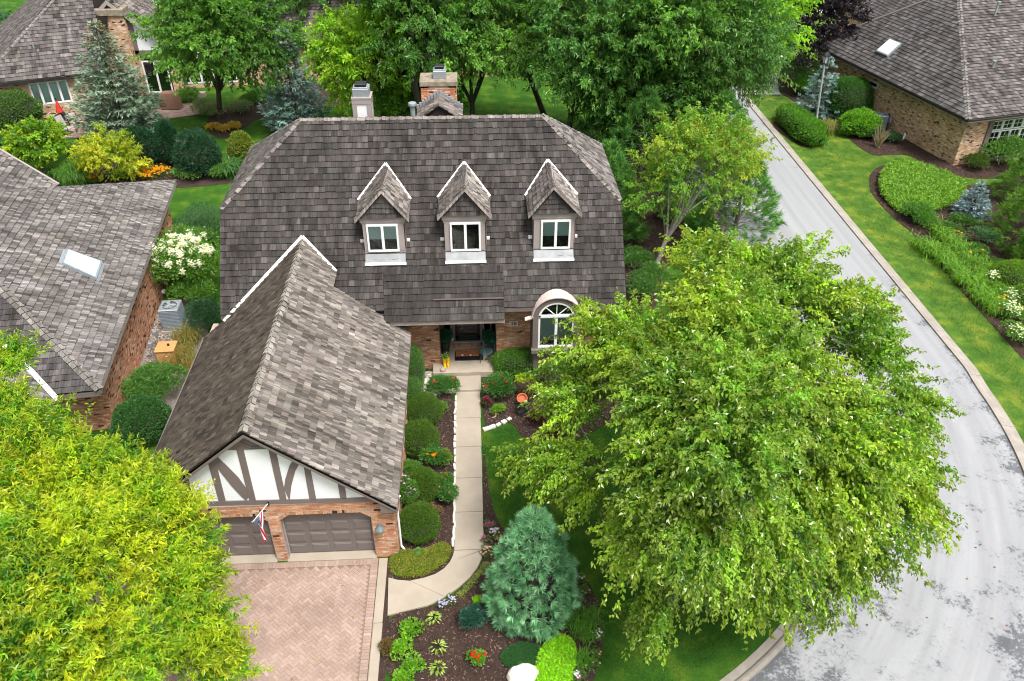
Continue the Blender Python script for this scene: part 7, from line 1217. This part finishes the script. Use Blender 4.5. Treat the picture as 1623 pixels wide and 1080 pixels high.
sh('chartreuse_plant', 'bright chartreuse plant right of the rose bush', 833, 606, .42, .35, [(.36, .5, .02), (.45, .58, .03)], 900, .08, .05); sh('chartreuse_plant', 'second chartreuse plant near the hedge end', 850, 600, .3, .3, [(.3, .46, .02)], 500, .08, .05)
T = sh('celosia', 'burgundy flowered plants at the right edge of the walk', 772, 645, .25, .45, [(.1, .05, .04), (.07, .14, .03)], 420, .07, .04, cat='flower'); petals_joined(T, top_pts(T, 16, .3, lift=.04), (.28, .01, .08), .11, 'blossoms', 6)
T = sh('red_begonia', 'patch of bright red flowers near the big tree', 878, 688, .5, .3, [(.08, .16, .03)], 700, .06, .03, cat='flower'); petals_joined(T, top_pts(T, 16, .3, lift=.05), (.75, .01, .01), .09, 'blossoms', 6)
sh('leafy_shrub', 'spindly red-tipped plant at the porch right corner', 778, 580, .2, .6, [(.2, .1, .08), (.1, .15, .05)], 160, .06, .03); sh('green_perennial', 'small green perennial below the large rose bush', 790, 655, .3, .35, PB, 600, .07, .04)
hosta('variegated_hosta', 'large cream striped hosta in the shade of the street tree', G(993, 862), .8, .6, [(.3, .38, .15), (.1, .2, .05), (.5, .52, .3)], 90, .4, .07, edge=1)
for k_, (x, y) in enumerate(((1165, 845), (1180, 868), (1150, 880), (1190, 830))): fountain('golden_grass', ['golden grass clump above its neighbours under the street tree', 'golden grass clump beside the flat white boulder', 'golden grass clump lowest under the street tree', 'golden grass clump nearest the tall boulder'][k_], G(x, y), .5, .45, [(.4, .42, .02), (.3, .36, .02)], 160, .02, group='golden grasses under the street tree')
# ---- east side shrubs
for k_, (x, y, r_) in enumerate(((1003, 385, .7), (1008, 425, .8), (1020, 470, 1.0), (1000, 350, .6), (1035, 455, .9), (1060, 350, .9), (975, 560, .7), (990, 530, .6))): sh('leafy_shrub', ['dark shrub second along the gable wall', 'dark shrub third along the gable wall', 'large dark shrub at the house corner', 'dark shrub farthest along the gable wall', 'green shrub near the yellowing tree trunk', 'low shrub behind the yellowing tree trunk', 'low shrub right of the arched window wall', 'shrub at the right end of the front wall'][k_], x, y, r_, 1.1, PD+PM[:1], 2600, .09, .045, cat='shrub')
# ---- rear patio furniture
u0_ = G(102, 200); T = thing('patio_umbrella', 'closed red patio umbrella on the rear patio', 'umbrella', u0_); MB().tube([u0_, u0_+[0, 0, 1.85]], .03, 6).build('pole', METALD, T); MB().lathe(u0_+[0, 0, .85], [(.12, 0), (.24, .1), (.17, .3), (.1, .6), (.03, .85)], 9).build('canopy', REDC, T)
tb = G(99, 203); T = thing('patio_table', 'round black patio table under the red umbrella', 'table', tb); MB().lathe(tb, [(.62, .68), (.62, .72)], 18).build('tabletop', METALD, T)
for a in (.7, 2.3, 3.9, 5.4): MB().tube([tb+[.5*math.cos(a), .5*math.sin(a), 0], tb+[.4*math.cos(a), .4*math.sin(a), .68]], .025, 5).build('leg', METALD, T)
def pchair(lab, x, y, rz, proto=[None]):
    q = G(x, y)
    if proto[0] is None:
        T = thing('patio_chair', lab, 'chair', (0, 0, 0), 'grey sling patio chairs'); SLG = plain('sling', (.36, .34, .34), .8, .08, 3)
        m_ = MB(); m_.hexa([(-.27, -.3, .42), (.27, -.3, .42), (.27, .22, .38), (-.27, .22, .38)], [(-.27, -.3, .45), (.27, -.3, .45), (.27, .22, .41), (-.27, .22, .41)]); m_.build('seat', SLG, T); m_ = MB(); m_.hexa([(-.27, .22, .4), (.27, .22, .4), (.27, .26, .4), (-.27, .26, .4)], [(-.27, .5, 1.15), (.27, .5, 1.15), (.27, .54, 1.13), (-.27, .54, 1.13)]); m_.build('backrest', SLG, T)
        for sx_ in (-.28, .28): MB().tube([(sx_, -.32, 0), (sx_, -.28, .62), (sx_, .3, .64)], .022, 5).build('armrest', METALD, T); MB().tube([(sx_, .42, 0), (sx_, .1, .42)], .022, 5).build('leg', METALD, T)
        proto[0] = T
    else:
        S0 = proto[0]; T = S0.copy(); C.objects.link(T); T['label'] = lab
        for c_ in S0.children: d = c_.copy(); C.objects.link(d); d.parent = T
    T.location = tuple(q); T.rotation_euler = (0, 0, rz); return T
pchair('grey sling chair between the table and the brick wall', 112, 192, 2.6); pchair('grey sling chair on the near side of the table', 110, 213, 1.2)
kg = G(253, 174); T = thing('kettle_grill', 'black kettle grill beside the covered grill', 'grill', kg); MB().lathe(kg+[0, 0, .6], [(.05, 0), (.24, .06), (.3, .22), (.3, .26), (.24, .42), (.06, .5), (.03, .55)], 14).build('kettle', BLACK, T, smooth=True)
for a in (.5, 2.6, 4.7): MB().tube([kg+[.3*math.cos(a), .3*math.sin(a), 0], kg+[.15*math.cos(a), .15*math.sin(a), .68]], .02, 5).build('leg', METAL, T)
cg_ = G(273, 173); T = thing('covered_grill', 'grill under a brown fitted cloth cover by the patio door', 'grill', cg_); n_ = 28; V = []
for z_, s_, fo_ in ((.1, 1.12, .07), (.5, 1.05, .04), (.95, 1., .015), (1.15, .8, .0), (1.22, .45, 0.)):
    for j in range(n_): a = 6.2832*j/n_; c1_, s1_ = math.cos(a), math.sin(a); e_x = .62*np.sign(c1_)*abs(c1_)**.5; e_y = .33*np.sign(s1_)*abs(s1_)**.5; k = s_+fo_*math.sin(a*9); V.append((cg_[0]+e_x*k, cg_[1]+e_y*k, z_))
MB().add(V, [(i*n_+j, i*n_+(j+1) % n_, (i+1)*n_+(j+1) % n_, (i+1)*n_+j) for i in range(4) for j in range(n_)]+[tuple(4*n_+j for j in range(n_))]).build('cover', CLOTH, T, smooth=True)
for sx_ in (-.5, .5): MB().box((cg_[0]+sx_, cg_[1], .06), (.1, .4, .12)).build('wheel', BLACK, T)
# ---- a little litter: fallen leaves on paving
n = 90; P = np.vstack([R_.uniform((-9, 11), (-3.2, 16.5), (40, 2)), R_.uniform((10.5, 13), (17, 24), (50, 2))]); z_ = np.where(P[:, 0] < 0, .055, .075); lf = leaves('fallen_leaves', np.column_stack([P, z_]), rdir(n)*[1, 1, .1], np.tile([0, 0, 1.], (n, 1)), .09, .05, pick([(.35, .2, .05), (.3, .33, .04), (.2, .12, .05), (.4, .12, .03)], n), LEAF); lf['kind'] = 'stuff'; tag(lf, 'scattered fallen leaves on the brick driveway and the street', 'leaves')
